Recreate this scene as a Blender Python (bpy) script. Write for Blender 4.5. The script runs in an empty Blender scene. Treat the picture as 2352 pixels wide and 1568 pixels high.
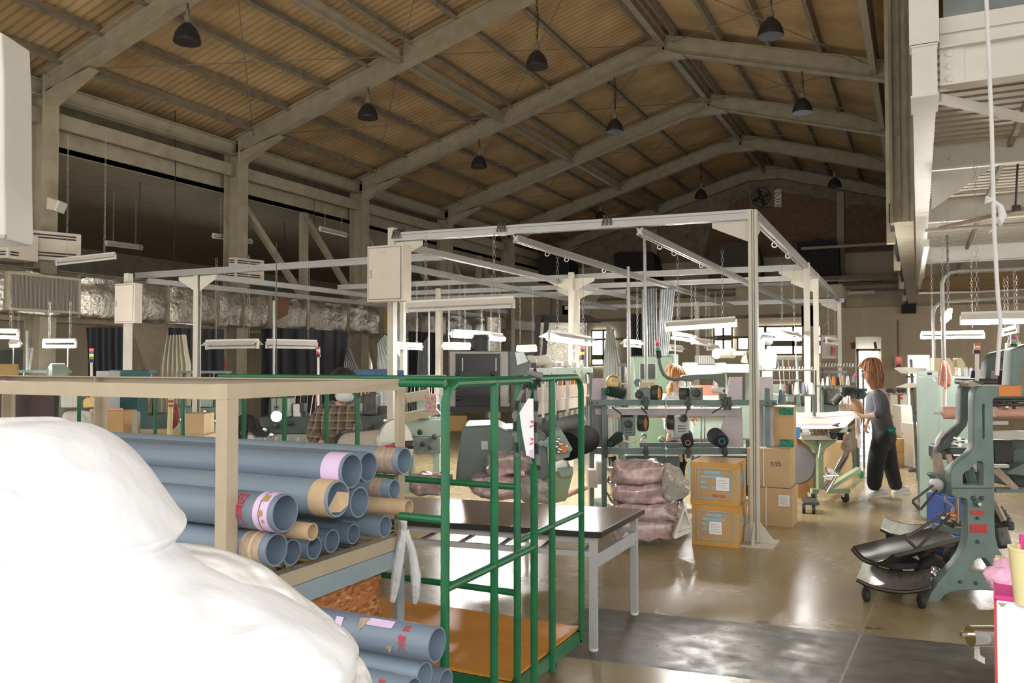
import bpy, bmesh, math, random
from mathutils import Vector, Matrix, noise
C = bpy.context.scene.collection
PI = math.pi
rnd = random.Random(7)

# ------------------------------------------------------------------ camera
YAW = math.radians(26.17); PITCH = math.atan(51/1900.0); FPX = 1900.0; HC = 1.6
cam = bpy.data.cameras.new('camera'); cam_o = bpy.data.objects.new('camera', cam); C.objects.link(cam_o)
cam.sensor_width = 36.0; cam.lens = 36.0*FPX/2352.0; cam.clip_start = 0.05; cam.clip_end = 300
cam_o.location = (0, 0, HC); cam_o.rotation_euler = (PI/2+PITCH, 0, YAW)
bpy.context.scene.camera = cam_o
# ------------------------------------------------------------------ world, exposure, lights
sc = bpy.context.scene
sc.view_settings.view_transform = 'Standard'; sc.view_settings.look = 'None'
sc.view_settings.gamma = 1.0; sc.view_settings.use_curve_mapping = False
sc.view_settings.exposure = 0.0
wd = bpy.data.worlds.new('daylight'); sc.world = wd; wd.use_nodes = True
bg = wd.node_tree.nodes['Background']; bg.inputs[0].default_value = (1.0, .95, .86, 1); bg.inputs[1].default_value = 1.75
def area(name, loc, rot, sx, sy, power, col):
    l = bpy.data.lights.new(name, 'AREA'); l.shape = 'RECTANGLE'; l.size = sx; l.size_y = sy; l.energy = power; l.color = col
    o = bpy.data.objects.new(name, l); C.objects.link(o); o.location = loc; o.rotation_euler = rot; return o
# the photographer's flash, just above the lens
area('camera_flash', (0.02, 0.02, 1.78), (PI/2+PITCH, 0, YAW), .10, .06, 32.0, (.92, .95, 1.0))
TUBE_STRENGTH = 280.0

# ------------------------------------------------------------------ where things stand
SN, CS = math.sin(YAW), math.cos(YAW); SP, CP = math.sin(PITCH), math.cos(PITCH)
VM = Matrix.Rotation(YAW, 4, 'Z')                       # viewing-aligned frame: x right, y away, z up
def q(px, py, D):
    a, b = (px-1176)/FPX, (784-py)/FPX
    y, z = CP-b*SP, SP+b*CP
    t = D/y
    return Vector((a*t, D, HC+z*t))
def w(px, py, D): return VM @ q(px, py, D)
def ray(px, py): return (w(px, py, 1.0)-Vector((0, 0, HC)))
def fl(px, py, z=0.0):
    d = ray(px, py); t = (z-HC)/d.z
    return Vector((0, 0, HC))+d*t
def aY(px, py, Y):
    d = ray(px, py); return Vector((0, 0, HC))+d*(Y/d.y)
def S(n, D): return n*D/FPX                             # length in metres of n pixels at depth D

# ------------------------------------------------------------------ materials
MATS = {}
def mat(name, col, rough=.5, metal=0.0, var=.12, scale=6.0, bump=0.0, bscale=40.0, emit=None, spec=.5, trans=0.0, coat=0.0, stretch=(1,1,1), detail=4.0, rvar=0.0, alpha=1.0):
    m = bpy.data.materials.new(name); m.use_nodes = True; MATS[name] = m
    nt = m.node_tree; b = nt.nodes['Principled BSDF']
    b.inputs['Roughness'].default_value = rough; b.inputs['Metallic'].default_value = metal
    b.inputs['Specular IOR Level'].default_value = spec; b.inputs['Coat Weight'].default_value = coat
    b.inputs['Transmission Weight'].default_value = trans; b.inputs['Alpha'].default_value = alpha
    c = tuple(col)+(1,)
    if var > 0 or bump > 0 or rvar > 0:
        tc = nt.nodes.new('ShaderNodeTexCoord'); mp = nt.nodes.new('ShaderNodeMapping')
        mp.inputs['Scale'].default_value = stretch
        nt.links.new(tc.outputs['Object'], mp.inputs[0])
        nz = nt.nodes.new('ShaderNodeTexNoise'); nz.inputs['Scale'].default_value = scale; nz.inputs['Detail'].default_value = detail
        nt.links.new(mp.outputs[0], nz.inputs[0])
        cr = nt.nodes.new('ShaderNodeValToRGB')
        cr.color_ramp.elements[0].position = .3; cr.color_ramp.elements[1].position = .7
        cr.color_ramp.elements[0].color = tuple(x*(1-var) for x in col)+(1,)
        cr.color_ramp.elements[1].color = tuple(min(1, x*(1+var)) for x in col)+(1,)
        nt.links.new(nz.outputs[0], cr.inputs[0]); nt.links.new(cr.outputs[0], b.inputs['Base Color'])
        if rvar > 0:
            mr = nt.nodes.new('ShaderNodeMapRange'); mr.inputs[1].default_value = .3; mr.inputs[2].default_value = .7
            mr.inputs[3].default_value = max(.02, rough-rvar); mr.inputs[4].default_value = min(1, rough+rvar)
            nt.links.new(nz.outputs[0], mr.inputs[0]); nt.links.new(mr.outputs[0], b.inputs['Roughness'])
        if bump > 0:
            n2 = nt.nodes.new('ShaderNodeTexNoise'); n2.inputs['Scale'].default_value = bscale; n2.inputs['Detail'].default_value = 3
            nt.links.new(mp.outputs[0], n2.inputs[0])
            bp = nt.nodes.new('ShaderNodeBump'); bp.inputs['Strength'].default_value = bump; bp.inputs['Distance'].default_value = .02
            nt.links.new(n2.outputs[0], bp.inputs['Height']); nt.links.new(bp.outputs[0], b.inputs['Normal'])
    else:
        b.inputs['Base Color'].default_value = c
    if emit:
        b.inputs['Emission Color'].default_value = tuple(emit[:3])+(1,); b.inputs['Emission Strength'].default_value = emit[3]
    return m
def stripes(name, cols, period, axis='X', rough=.8, frac=.5, bump=0.0):
    """bands of two colours along one object axis (rope wraps, yarn, slats)"""
    m = mat(name, cols[0], rough, var=0); nt = m.node_tree; b = nt.nodes['Principled BSDF']
    tc = nt.nodes.new('ShaderNodeTexCoord'); wv = nt.nodes.new('ShaderNodeTexWave'); wv.bands_direction = axis
    wv.inputs['Scale'].default_value = .314/period; wv.inputs['Distortion'].default_value = .6; wv.inputs['Detail'].default_value = 1
    nt.links.new(tc.outputs['Object'], wv.inputs[0])
    cr = nt.nodes.new('ShaderNodeValToRGB'); e = cr.color_ramp.elements
    e[0].position = max(0, frac-.15); e[1].position = min(1, frac+.15); e[0].color = tuple(cols[0])+(1,); e[1].color = tuple(cols[1])+(1,)
    nt.links.new(wv.outputs['Fac'], cr.inputs[0]); nt.links.new(cr.outputs[0], b.inputs['Base Color'])
    if bump:
        bp = nt.nodes.new('ShaderNodeBump'); bp.inputs['Strength'].default_value = bump; bp.inputs['Distance'].default_value = .01
        nt.links.new(wv.outputs['Fac'], bp.inputs['Height']); nt.links.new(bp.outputs[0], b.inputs['Normal'])
    return m

# ------------------------------------------------------------------ mesh builder
def tag(o, label=None, cat=None, group=None, kind=None):
    if label: o['label'] = label
    if cat: o['category'] = cat
    if group: o['group'] = group
    if kind: o['kind'] = kind
    return o
def thing(name, label, cat, loc, group=None, rotz=0.0):
    o = bpy.data.objects.new(name, None); C.objects.link(o); o.empty_display_size = .1
    o.location = loc; o.rotation_euler = (0, 0, rotz)
    return tag(o, label, cat, group)
def wloc(o):
    v = Vector(o.location); p = o.parent
    while p: v = v+Vector(p.location); p = p.parent
    return v
def basis(d):
    d = Vector(d).normalized(); a = Vector((0, 0, 1)) if abs(d.z) < .95 else Vector((1, 0, 0))
    x = a.cross(d).normalized(); return x, d.cross(x), d
class MB:
    def __init__(s, M=None): s.v = []; s.f = []; s.mi = []; s.M = M; s.cur = 0
    def _a(s, pts):
        n = len(s.v)
        s.v += [tuple(s.M @ Vector(p)) if s.M is not None else tuple(p) for p in pts]
        return n
    def _f(s, fs):
        for f in fs: s.f.append(f); s.mi.append(s.cur)
    def hexa(s, p):          # 8 points: bottom ring 0-3, top ring 4-7
        n = s._a(p); s._f([tuple(n+i for i in t) for t in ((3,2,1,0),(4,5,6,7),(0,1,5,4),(1,2,6,5),(2,3,7,6),(3,0,4,7))]); return s
    def box(s, x0, x1, y0, y1, z0, z1):
        return s.hexa([(x0,y0,z0),(x1,y0,z0),(x1,y1,z0),(x0,y1,z0),(x0,y0,z1),(x1,y0,z1),(x1,y1,z1),(x0,y1,z1)])
    def cbox(s, c, size, R=None):
        c = Vector(c); h = Vector(size)*.5; R = R or Matrix.Identity(3)
        if isinstance(R, (int, float)): R = Matrix.Rotation(R, 3, 'Z')
        return s.hexa([c+R @ Vector((i*h.x, j*h.y, k*h.z)) for k in (-1, 1) for i, j in ((-1,-1),(1,-1),(1,1),(-1,1))])
    def pbox(s, x0, y0, x1, y1, D, dep):   # front face covers these photo pixels at depth D (viewing-aligned frame)
        a, b = q(x0, y1, D), q(x1, y0, D)
        return s.box(a.x, b.x, D, D+dep, a.z, b.z)
    def bar(s, p0, p1, wd, ht, up=(0,0,1)):
        p0, p1 = Vector(p0), Vector(p1); d = (p1-p0).normalized(); u = Vector(up)
        if abs(d.dot(u)) > .97: u = Vector((0, 1, 0))
        x = d.cross(u).normalized(); z = x.cross(d)
        a, b = x*wd*.5, z*ht*.5
        return s.hexa([p0-a-b, p0+a-b, p1+a-b, p1-a-b, p0-a+b, p0+a+b, p1+a+b, p1-a+b])
    def ibeam(s, p0, p1, wd, ht, tf=.016, tw=.01, up=(0,0,1)):
        p0, p1 = Vector(p0), Vector(p1); d = (p1-p0).normalized(); u = Vector(up)
        x = d.cross(u).normalized(); z = x.cross(d); o = z*(ht*.5-tf*.5)
        s.bar(p0+o, p1+o, wd, tf, up); s.bar(p0-o, p1-o, wd, tf, up); return s.bar(p0, p1, tw, ht-2*tf, up)
    def ring(s, c, x, y, r, seg): return [Vector(c)+x*(r*math.cos(2*PI*i/seg))+y*(r*math.sin(2*PI*i/seg)) for i in range(seg)]
    def tube(s, pts, r, seg=8, closed=False, caps=True):
        pts = [Vector(p) for p in pts]; n = len(pts); rs = r if isinstance(r, (list, tuple)) else [r]*n
        base = []; x = None
        for i, p in enumerate(pts):
            a = pts[i-1] if (i > 0 or closed) else p; b = pts[(i+1) % n] if (i < n-1 or closed) else p
            d = (b-a).normalized() if (b-a).length > 1e-9 else Vector((0,0,1))
            if x is None: x, y, _ = basis(d)
            else:
                x = (x-d*x.dot(d)); x = x.normalized() if x.length > 1e-6 else basis(d)[0]; y = d.cross(x)
            base.append(s._a(s.ring(p, x, y, rs[i], seg)))
        m = n if closed else n-1
        for i in range(m):
            A, B = base[i], base[(i+1) % n]
            s._f([(A+k, A+(k+1) % seg, B+(k+1) % seg, B+k) for k in range(seg)])
        if caps and not closed:
            s._f([tuple(base[0]+k for k in reversed(range(seg))), tuple(base[-1]+k for k in range(seg))])
        return s
    def lathe(s, prof, p0, d, seg=16, closed=False):
        x, y, d = basis(d); p0 = Vector(p0); b = [s._a(s.ring(p0+d*t, x, y, max(r, 1e-4), seg)) for r, t in prof]
        n = len(b)
        for i in range(n if closed else n-1):
            A, B = b[i], b[(i+1) % n]; s._f([(A+k, A+(k+1) % seg, B+(k+1) % seg, B+k) for k in range(seg)])
        if not closed:
            s._f([tuple(b[0]+k for k in reversed(range(seg))), tuple(b[-1]+k for k in range(seg))])
        return s
    def pipe(s, p0, p1, ro, ri, seg=24):
        p0, p1 = Vector(p0), Vector(p1); L = (p1-p0).length
        return s.lathe([(ri, 0), (ro, 0), (ro, L), (ri, L)], p0, p1-p0, seg, closed=True)
    def prism(s, pts, d):
        d = Vector(d); pts = [Vector(p) for p in pts]; n = len(pts); A = s._a(pts); B = s._a([p+d for p in pts])
        s._f([tuple(A+i for i in reversed(range(n))), tuple(B+i for i in range(n))])
        s._f([(A+i, A+(i+1) % n, B+(i+1) % n, B+i) for i in range(n)]); return s
    def pprism(s, pix, D, dep): return s.prism([q(a, b, D) for a, b in pix], (0, dep, 0))
    def ball(s, c, r, seg=12, rings=8):
        r = Vector(r) if not isinstance(r, (int, float)) else Vector((r, r, r)); c = Vector(c); b = []
        for i in range(rings+1):
            t = PI*i/rings; z = math.cos(t); k = max(math.sin(t), .001)
            b.append(s._a([c+Vector((r.x*k*math.cos(2*PI*j/seg), r.y*k*math.sin(2*PI*j/seg), r.z*z)) for j in range(seg)]))
        for i in range(rings):
            A, B = b[i], b[i+1]; s._f([(A+k, B+k, B+(k+1) % seg, A+(k+1) % seg) for k in range(seg)])
        return s
    def grid(s, fn, nu, nv, closed_u=False):
        b = s._a([fn(i/(nu if closed_u else nu-1), j/(nv-1)) for j in range(nv) for i in range(nu)])
        for j in range(nv-1):
            for i in range(nu if closed_u else nu-1):
                i2 = (i+1) % nu; s._f([(b+j*nu+i, b+j*nu+i2, b+(j+1)*nu+i2, b+(j+1)*nu+i)])
        return s
    def puff(s, outline, ctr, front, back, rings=14, amp=.0, freq=6.0, seed=0, pw=1.0, sub=4, fold=0.0, ffreq=3.0):
        """closed soft volume whose outline (viewing-aligned frame, x/z with its own depth) bulges front and back"""
        o = []; n0 = len(outline)
        for i in range(n0):                         # smooth the outline
            p0, p1, p2, p3 = (Vector(outline[(i+k) % n0]) for k in (-1, 0, 1, 2))
            for k in range(sub):
                t = k/sub
                o.append(.5*((2*p1)+(p2-p0)*t+(2*p0-5*p1+4*p2-p3)*t*t+(3*p1-p0-3*p2+p3)*t**3))
        n = len(o); ctr = Vector(ctr); b = []
        for j in range(2*rings+1):
            ph = PI*j/(2*rings); k = max(math.sin(ph), .004)**pw; cz = math.cos(ph); row = []
            for p in o:
                v = ctr.lerp(p, k); v = Vector((v.x, v.y, v.z)); v.y += -front*cz if cz > 0 else -back*cz
                if amp:
                    nn = noise.fractal(Vector((v.x*freq+seed, v.y*freq, v.z*freq)), 1.0, 2.0, 3)
                    v = v+Vector((nn*.5, -nn, nn*.5))*amp
                if fold:
                    a = noise.noise(Vector((v.x*ffreq+v.z*ffreq*.8+seed, v.z*ffreq*.45-v.x*ffreq*.35, v.y*ffreq)))+.5*noise.noise(Vector((v.x*ffreq*2.3+seed, v.z*ffreq*1.6, 7)))
                    v = v+Vector((0, -1, .35))*(fold*((1-min(1, abs(a)*2.4))**2)*min(1, max(0, cz)*3))
                row.append(v)
            b.append(s._a(row))
        for j in range(2*rings):
            A, B = b[j], b[j+1]; s._f([(A+k, A+(k+1) % n, B+(k+1) % n, B+k) for k in range(n)])
        return s
    def chain(s, p0, p1, r=.004, link=.05):
        p0, p1 = Vector(p0), Vector(p1); L = (p1-p0).length; n = max(2, int(L/link)); d = (p1-p0)/n
        x, y, _ = basis(d)
        for i in range(n):
            a = x if i % 2 else y; c = p0+d*(i+.5); h = d*.6; g = a*(link*.28)
            s.tube([c-h+g*.4, c-h*.6+g, c+h*.6+g, c+h-g*.0, c+h*.6-g, c-h*.6-g], r, 4, closed=True)
        return s
    def build(s, name, mats, parent=None, label=None, cat=None, group=None, kind=None, smooth=35.0, bevel=0.0, org=None):
        V = [Vector(p) for p in s.v]
        if parent is not None: o3 = wloc(parent)
        elif org is not None: o3 = Vector(org)
        else:
            lo = Vector((min(p.x for p in V), min(p.y for p in V), min(p.z for p in V))); hi = Vector((max(p.x for p in V), max(p.y for p in V), 0))
            o3 = Vector(((lo.x+hi.x)/2, (lo.y+hi.y)/2, lo.z))
        me = bpy.data.meshes.new(name); me.from_pydata([tuple(p-o3) for p in V], [], s.f)
        if not isinstance(mats, (list, tuple)): mats = [mats]
        for m in mats: me.materials.append(m)
        me.polygons.foreach_set('material_index', [min(i, len(mats)-1) for i in s.mi])
        bm = bmesh.new(); bm.from_mesh(me); bmesh.ops.recalc_face_normals(bm, faces=bm.faces); bm.to_mesh(me); bm.free()
        if smooth:
            me.polygons.foreach_set('use_smooth', [True]*len(me.polygons))
            me.set_sharp_from_angle(angle=math.radians(smooth))
        o = bpy.data.objects.new(name, me); C.objects.link(o)
        if parent is not None: o.parent = parent
        else: o.location = o3
        if bevel:
            md = o.modifiers.new('bevel', 'BEVEL'); md.width = bevel; md.segments = 2; md.limit_method = 'ANGLE'; md.angle_limit = math.radians(40)
        return tag(o, label, cat, group, kind)
def dup(root, loc, rotz=None, label=None, group=None, scale=None):
    r = root.copy(); C.objects.link(r); r.location = loc
    if rotz is not None: r.rotation_euler = (0, 0, rotz)
    if label: r['label'] = label
    if group: r['group'] = group
    if scale: r.scale = (scale,)*3
    for ch in list(root.children):
        c = ch.copy(); C.objects.link(c); c.parent = r
        for g in list(ch.children):
            d = g.copy(); C.objects.link(d); d.parent = c
    return r
def struct(mb, name, m, **k): return mb.build(name, m, kind='structure', **k)
def words3d(txt, size, p, xdir, updir, m, name, parent, ext=.0006):
    """lettering as a thin mesh lying on a surface"""
    cu = bpy.data.curves.new('lettering', 'FONT'); cu.body = txt; cu.size = size; cu.extrude = ext; cu.align_x = 'CENTER'; cu.align_y = 'CENTER'
    o = bpy.data.objects.new('tmp', cu); C.objects.link(o)
    dg = bpy.context.evaluated_depsgraph_get(); me = bpy.data.meshes.new_from_object(o.evaluated_get(dg))
    x = Vector(xdir).normalized(); z = x.cross(Vector(updir)).normalized(); y = z.cross(x)
    R = Matrix((x, y, z)).transposed(); o3 = wloc(parent)
    for v in me.vertices: v.co = R @ v.co + Vector(p)-o3
    bpy.data.objects.remove(o); me.materials.clear(); me.materials.append(m)
    r = bpy.data.objects.new(name, me); C.objects.link(r); r.parent = parent; return r
def casting(outer, holes, D, dep, m, name, parent, bev=.008):
    """plate casting with holes, outline in photo pixels at depth D, standing in the viewing-aligned frame"""
    cu = bpy.data.curves.new('casting', 'CURVE'); cu.dimensions = '2D'; cu.fill_mode = 'BOTH'; cu.extrude = dep/2; cu.bevel_depth = bev; cu.bevel_resolution = 1
    for lp in [outer]+holes:
        sp = cu.splines.new('POLY'); sp.points.add(len(lp)-1); sp.use_cyclic_u = True
        for pt, (a, b) in zip(sp.points, lp):
            v = q(a, b, D); pt.co = (v.x, v.z, 0, 1)
    o = bpy.data.objects.new('tmp', cu); C.objects.link(o); dg = bpy.context.evaluated_depsgraph_get()
    me = bpy.data.meshes.new_from_object(o.evaluated_get(dg)); bpy.data.objects.remove(o)
    o3 = wloc(parent)
    for v in me.vertices: v.co = VM @ Vector((v.co.x, D+dep/2-v.co.z, v.co.y))-o3
    me.materials.clear(); me.materials.append(m); me.flip_normals()
    me.polygons.foreach_set('use_smooth', [True]*len(me.polygons)); me.set_sharp_from_angle(angle=.6)
    r = bpy.data.objects.new(name, me); C.objects.link(r); r.parent = parent; return r
# ------------------------------------------------------------------ the materials of this hall
def floor_material():
    m = mat('polished_floor', (.30, .235, .135), .22, var=0); nt = m.node_tree; b = nt.nodes['Principled BSDF']; N = nt.nodes.new; L = nt.links.new
    geo = N('ShaderNodeNewGeometry'); sep = N('ShaderNodeSeparateXYZ'); L(geo.outputs['Position'], sep.inputs[0])
    def math_(op, a, bb=None):
        n = N('ShaderNodeMath'); n.operation = op
        for i, v in enumerate((a, bb)):
            if v is None: continue
            if isinstance(v, (int, float)): n.inputs[i].default_value = v
            else: L(v, n.inputs[i])
        return n.outputs[0]
    def ns(scale, det=5, rough=.6, st=(1, 1, 1)):
        mp = N('ShaderNodeMapping'); mp.inputs['Scale'].default_value = st; L(geo.outputs['Position'], mp.inputs[0])
        n = N('ShaderNodeTexNoise'); n.inputs['Scale'].default_value = scale; n.inputs['Detail'].default_value = det; n.inputs['Roughness'].default_value = rough
        L(mp.outputs[0], n.inputs[0]); return n.outputs[0]
    def mixc(f, a, bb):
        n = N('ShaderNodeMix'); n.data_type = 'RGBA'
        L(f, n.inputs[0])
        for i, v in ((6, a), (7, bb)):
            if isinstance(v, tuple): n.inputs[i].default_value = v+(1,)
            else: L(v, n.inputs[i])
        return n.outputs[2]
    def ramp(v, lo, hi):
        n = N('ShaderNodeMapRange'); L(v, n.inputs[0]); n.inputs[1].default_value = lo; n.inputs[2].default_value = hi; return n.outputs[0]
    big = ns(.55, 4); fine = ns(9, 6)
    base = mixc(ramp(big, .3, .7), (.265, .205, .11), (.345, .272, .155))
    base = mixc(math_('MULTIPLY', ramp(fine, .45, .8), .35), base, (.22, .17, .095))
    # dark walkway strip painted across the floor, worn through in blotches
    v = math_('SUBTRACT', sep.outputs[1], math_('MULTIPLY', sep.outputs[0], .124))
    wob = math_('MULTIPLY', math_('SUBTRACT', fine, .5), .03)
    v = math_('ADD', v, wob)
    msk = math_('MULTIPLY', math_('GREATER_THAN', v, 4.44), math_('LESS_THAN', v, 5.388))
    msk = math_('MULTIPLY', msk, math_('GREATER_THAN', math_('ADD', sep.outputs[0], math_('MULTIPLY', math_('SUBTRACT', ns(4, 5), .5), .5)), -1.95))
    wear = ramp(ns(3.2, 9, .72), .60, .68)
    edge = ramp(math_('ABSOLUTE', math_('SUBTRACT', v, 4.9)), .25, .62)
    wear = math_('MULTIPLY', wear, math_('ADD', .25, edge))
    strip = mixc(ramp(ns(6, 6, st=(.5, 2, 1)), .35, .65), (.052, .045, .037), (.10, .088, .072))
    strip = mixc(wear, strip, (.30, .27, .21))
    col = mixc(msk, base, strip)
    # small tyre scuffs and dark drips
    spots = math_('MULTIPLY', ramp(ns(2.6, 3, .5, (1, 2.2, 1)), .70, .73), ramp(ns(14, 4), .4, .5))
    col = mixc(math_('MULTIPLY', spots, .75), col, (.05, .045, .035))
    # construction joint
    j = math_('SUBTRACT', sep.outputs[0], math_('ADD', -.345, math_('MULTIPLY', math_('SUBTRACT', sep.outputs[1], 5.0), .055)))
    col = mixc(math_('MULTIPLY', math_('LESS_THAN', math_('ABSOLUTE', j), .006), .7), col, (.35, .32, .26))
    L(col, b.inputs['Base Color'])
    r = N('ShaderNodeMapRange'); L(fine, r.inputs[0]); r.inputs[1].default_value = .35; r.inputs[2].default_value = .7; r.inputs[3].default_value = .20; r.inputs[4].default_value = .28
    rg = math_('ADD', r.outputs[0], math_('MULTIPLY', math_('SUBTRACT', ns(1.3, 4), .45), .25))
    L(math_('ADD', rg, math_('MULTIPLY', msk, math_('SUBTRACT', math_('MULTIPLY', fine, .5), .10))), b.inputs['Roughness'])
    bp = N('ShaderNodeBump'); bp.inputs['Strength'].default_value = .05; bp.inputs['Distance'].default_value = .012
    L(ns(2.2, 2, .4), bp.inputs['Height']); L(bp.outputs[0], b.inputs['Normal'])
    b.inputs['Specular IOR Level'].default_value = .5
    return m
m_floor = floor_material()
m_roof = mat('roof_board', (.49, .345, .185), .9, var=.22, scale=1.2, detail=8)
m_steel = mat('beige_steel', (.40, .355, .265), .6, var=.14, scale=3.5, detail=8)
m_steel_d = mat('dusty_steel', (.25, .215, .16), .75, var=.25, scale=5, detail=8)
m_wall = stripes('wall_panel', ((.66, .57, .42), (.62, .53, .39)), .9, 'X', .75, .1)
m_wally = stripes('wall_panel_side', ((.42, .36, .27), (.39, .335, .25)), .9, 'Y', .75, .1)
m_wall_l = stripes('aisle_panel', ((.56, .48, .36), (.52, .45, .34)), .9, 'Y', .75, .1)
m_wall_c = mat('tan_painted_column', (.55, .47, .35), .6, var=.1)
m_brown = mat('brown_gable_board', (.21, .13, .085), .85, var=.15)
m_dark = mat('dull_black', (.035, .033, .034), .9, var=.2)  # plain near-black for sheeted units, hood and dark trim
m_curt = stripes('dark_curtain', ((.05, .052, .06), (.035, .037, .044)), .18, 'Y', .9, .5, .3)
m_curtx = stripes('dark_curtain_x', ((.05, .052, .06), (.035, .037, .044)), .18, 'X', .9, .5, .3)
m_gray = mat('galvanised_steel', (.40, .40, .385), .42, .55, var=.10, scale=14)
m_alu = mat('aluminium_extrusion', (.36, .36, .35), .38, .5, var=.05)
m_post = mat('cream_painted_post', (.58, .55, .47), .42, var=.05)
m_beigebox = mat('beige_enamel', (.66, .59, .51), .4, var=.03)
m_black = mat('black_plastic', (.02, .02, .021), .45, var=.1)
m_rubber = mat('black_rubber', (.025, .025, .026), .7, var=.15)
m_shade = mat('lamp_shade_enamel', (.03, .029, .03), .45, var=.3, scale=20)
m_reflect = mat('polished_reflector', (.85, .85, .83), .4, .15, var=.05)
m_foil = mat('foil_insulation', (.50, .465, .40), .34, .8, var=.2, scale=5, bump=.8, bscale=13, rvar=.1)
m_grille = stripes('duct_grille_metal', ((.34, .31, .25), (.05, .047, .04)), .022, 'Y', .6, .45)
m_tube_on = mat('lit_fluorescent_tube', (1, 1, 1), .4, var=0, emit=(1, .97, .92, TUBE_STRENGTH))
m_tube_off = mat('unlit_fluorescent_tube', (.80, .80, .78), .25, var=0)
m_fixture = mat('white_lamp_batten', (.74, .71, .66), .4, var=.04)
m_day = mat('daylight_pane', (.9, .95, 1), .3, var=0, emit=(.93, .97, 1, 14.0))
m_beigerack = mat('beige_rack_paint', (.47, .395, .29), .42, var=.05, scale=10)
m_bluerack = mat('pale_blue_rack_paint', (.30, .38, .43), .42, var=.05, scale=10)
m_pvc = mat('blue_grey_pvc', (.18, .235, .31), .38, var=.07, scale=5, stretch=(.3, 2, 2), bump=.05, bscale=50)
m_pvc2 = mat('blue_pvc_pale', (.225, .30, .375), .40, var=.08, scale=5, stretch=(.3, 2, 2), bump=.05, bscale=50)
m_kraft = mat('kraft_paper', (.60, .44, .27), .8, var=.06, scale=20)
m_tape = mat('brown_packing_tape', (.42, .32, .25), .4, var=.22, scale=26, stretch=(3, 1, 1))
m_lilac = mat('lilac_label_paper', (.72, .55, .80), .7, var=.03)
m_red = mat('red_ink', (.62, .03, .05), .6, var=0)
m_redp = mat('red_plate', (.48, .05, .05), .5, var=.08)
m_white = mat('white_paper', (.86, .86, .90), .7, var=.02)
m_sheet = mat('white_cotton_cloth', (.77, .775, .80), .9, var=.03, scale=3, bump=.35, bscale=9)
m_sheet2 = mat('off_white_cotton_cloth', (.70, .69, .67), .9, var=.06, scale=3, bump=.25, bscale=14)
m_rib = stripes('ribbed_knit', ((.50, .44, .42), (.38, .33, .32)), .012, 'X', .95, .5, .4)
m_cartgreen = mat('green_cart_paint', (.008, .135, .052), .32, var=.16, scale=12)
m_orange = mat('orange_ply_deck', (.62, .27, .035), .3, var=.10, scale=3, stretch=(1, 4, 1))
m_tabletop = mat('brown_laminate', (.20, .118, .078), .22, var=.10, scale=8, stretch=(1, 8, 1))
m_tablegrey = mat('grey_table_frame', (.44, .45, .47), .4, var=.06)
m_carton = mat('brown_carton', (.55, .35, .165), .65, var=.05, scale=7)
m_carton2 = mat('tan_carton', (.58, .42, .24), .7, var=.05, scale=7)
m_cartontape = mat('clear_tape_over_carton', (.62, .34, .09), .2, var=.05)
m_blueink = mat('pale_blue_print', (.33, .50, .56), .7, var=.05)
m_ink = mat('dark_ink', (.10, .09, .09), .7, var=0)
m_pinkbag = mat('pink_goods_in_clear_film', (.46, .33, .325), .2, var=.42, scale=9, bump=.55, bscale=9, coat=1.0, detail=9, stretch=(1.6, 1, .8))  # pale streaks in the colour stand in for glints on the film
m_film = mat('clear_film', (.80, .77, .72), .12, var=.1, trans=.75, bump=.6, bscale=18)
m_mgreen = mat('grey_green_machine_enamel', (.125, .165, .153), .45, var=.08, scale=8)
m_mgreen2 = mat('pale_green_machine_enamel', (.26, .33, .275), .45, var=.06, scale=6)
m_mgreen3 = mat('leaf_green_enamel', (.26, .33, .20), .45, var=.06, scale=6)
m_cast = mat('blue_green_cast_iron', (.15, .215, .21), .48, var=.16, scale=7, detail=8)
m_castd = mat('dark_green_cast_iron', (.06, .085, .08), .5, var=.2, scale=9)
m_iron = mat('oily_dark_iron', (.075, .072, .068), .45, .4, var=.3, scale=14)
m_panel = mat('smoked_panel', (.024, .023, .025), .3, var=.2, scale=3, spec=.25)
m_chrome = mat('bright_steel', (.75, .75, .75), .16, 1.0, var=.04)
m_yarn = stripes('pale_yarn_winding', ((.60, .54, .46), (.49, .44, .37)), .012, 'X', .9, .5, .3)
m_cone_white = mat('white_yarn', (.82, .80, .76), .95, var=.05, bump=.3, bscale=90)
m_cone_black = mat('black_yarn', (.025, .025, .028), .95, var=.2, bump=.4, bscale=90)
m_cone_green = mat('dark_green_yarn', (.015, .035, .032), .95, var=.2, bump=.4, bscale=90)
m_cone_navy = mat('navy_yarn', (.022, .024, .045), .95, var=.2, bump=.4, bscale=90)
m_cone_orange = mat('orange_yarn', (.72, .25, .06), .95, var=.1, bump=.3, bscale=90)
m_cone_slate = mat('slate_blue_yarn', (.24, .28, .38), .95, var=.1, bump=.3, bscale=90)
m_cone_grey = mat('grey_yarn', (.30, .30, .31), .95, var=.1, bump=.3, bscale=90)
m_cone_teal = mat('teal_yarn', (.12, .20, .22), .95, var=.1, bump=.3, bscale=90)
m_pinkyarn = mat('pink_yarn', (.72, .38, .31), .95, var=.18, scale=30, bump=.5, bscale=60)
m_pinkroll = mat('salmon_fabric', (.80, .46, .36), .8, var=.08, scale=20)
m_amber = mat('amber_disc', (.66, .26, .04), .3, var=.1)
m_tealcap = mat('teal_plastic', (.05, .27, .22), .4, var=.05)
m_skin = mat('skin', (.62, .40, .29), .55, var=.04, scale=12)
m_hair_b = mat('auburn_hair', (.23, .09, .032), .5, var=.75, scale=22, stretch=(5, 5, .6), bump=.6, bscale=50)
m_hair_k = mat('dark_hair', (.035, .028, .025), .5, var=.3, scale=24, stretch=(6, 6, .8), bump=.5, bscale=50)
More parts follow.
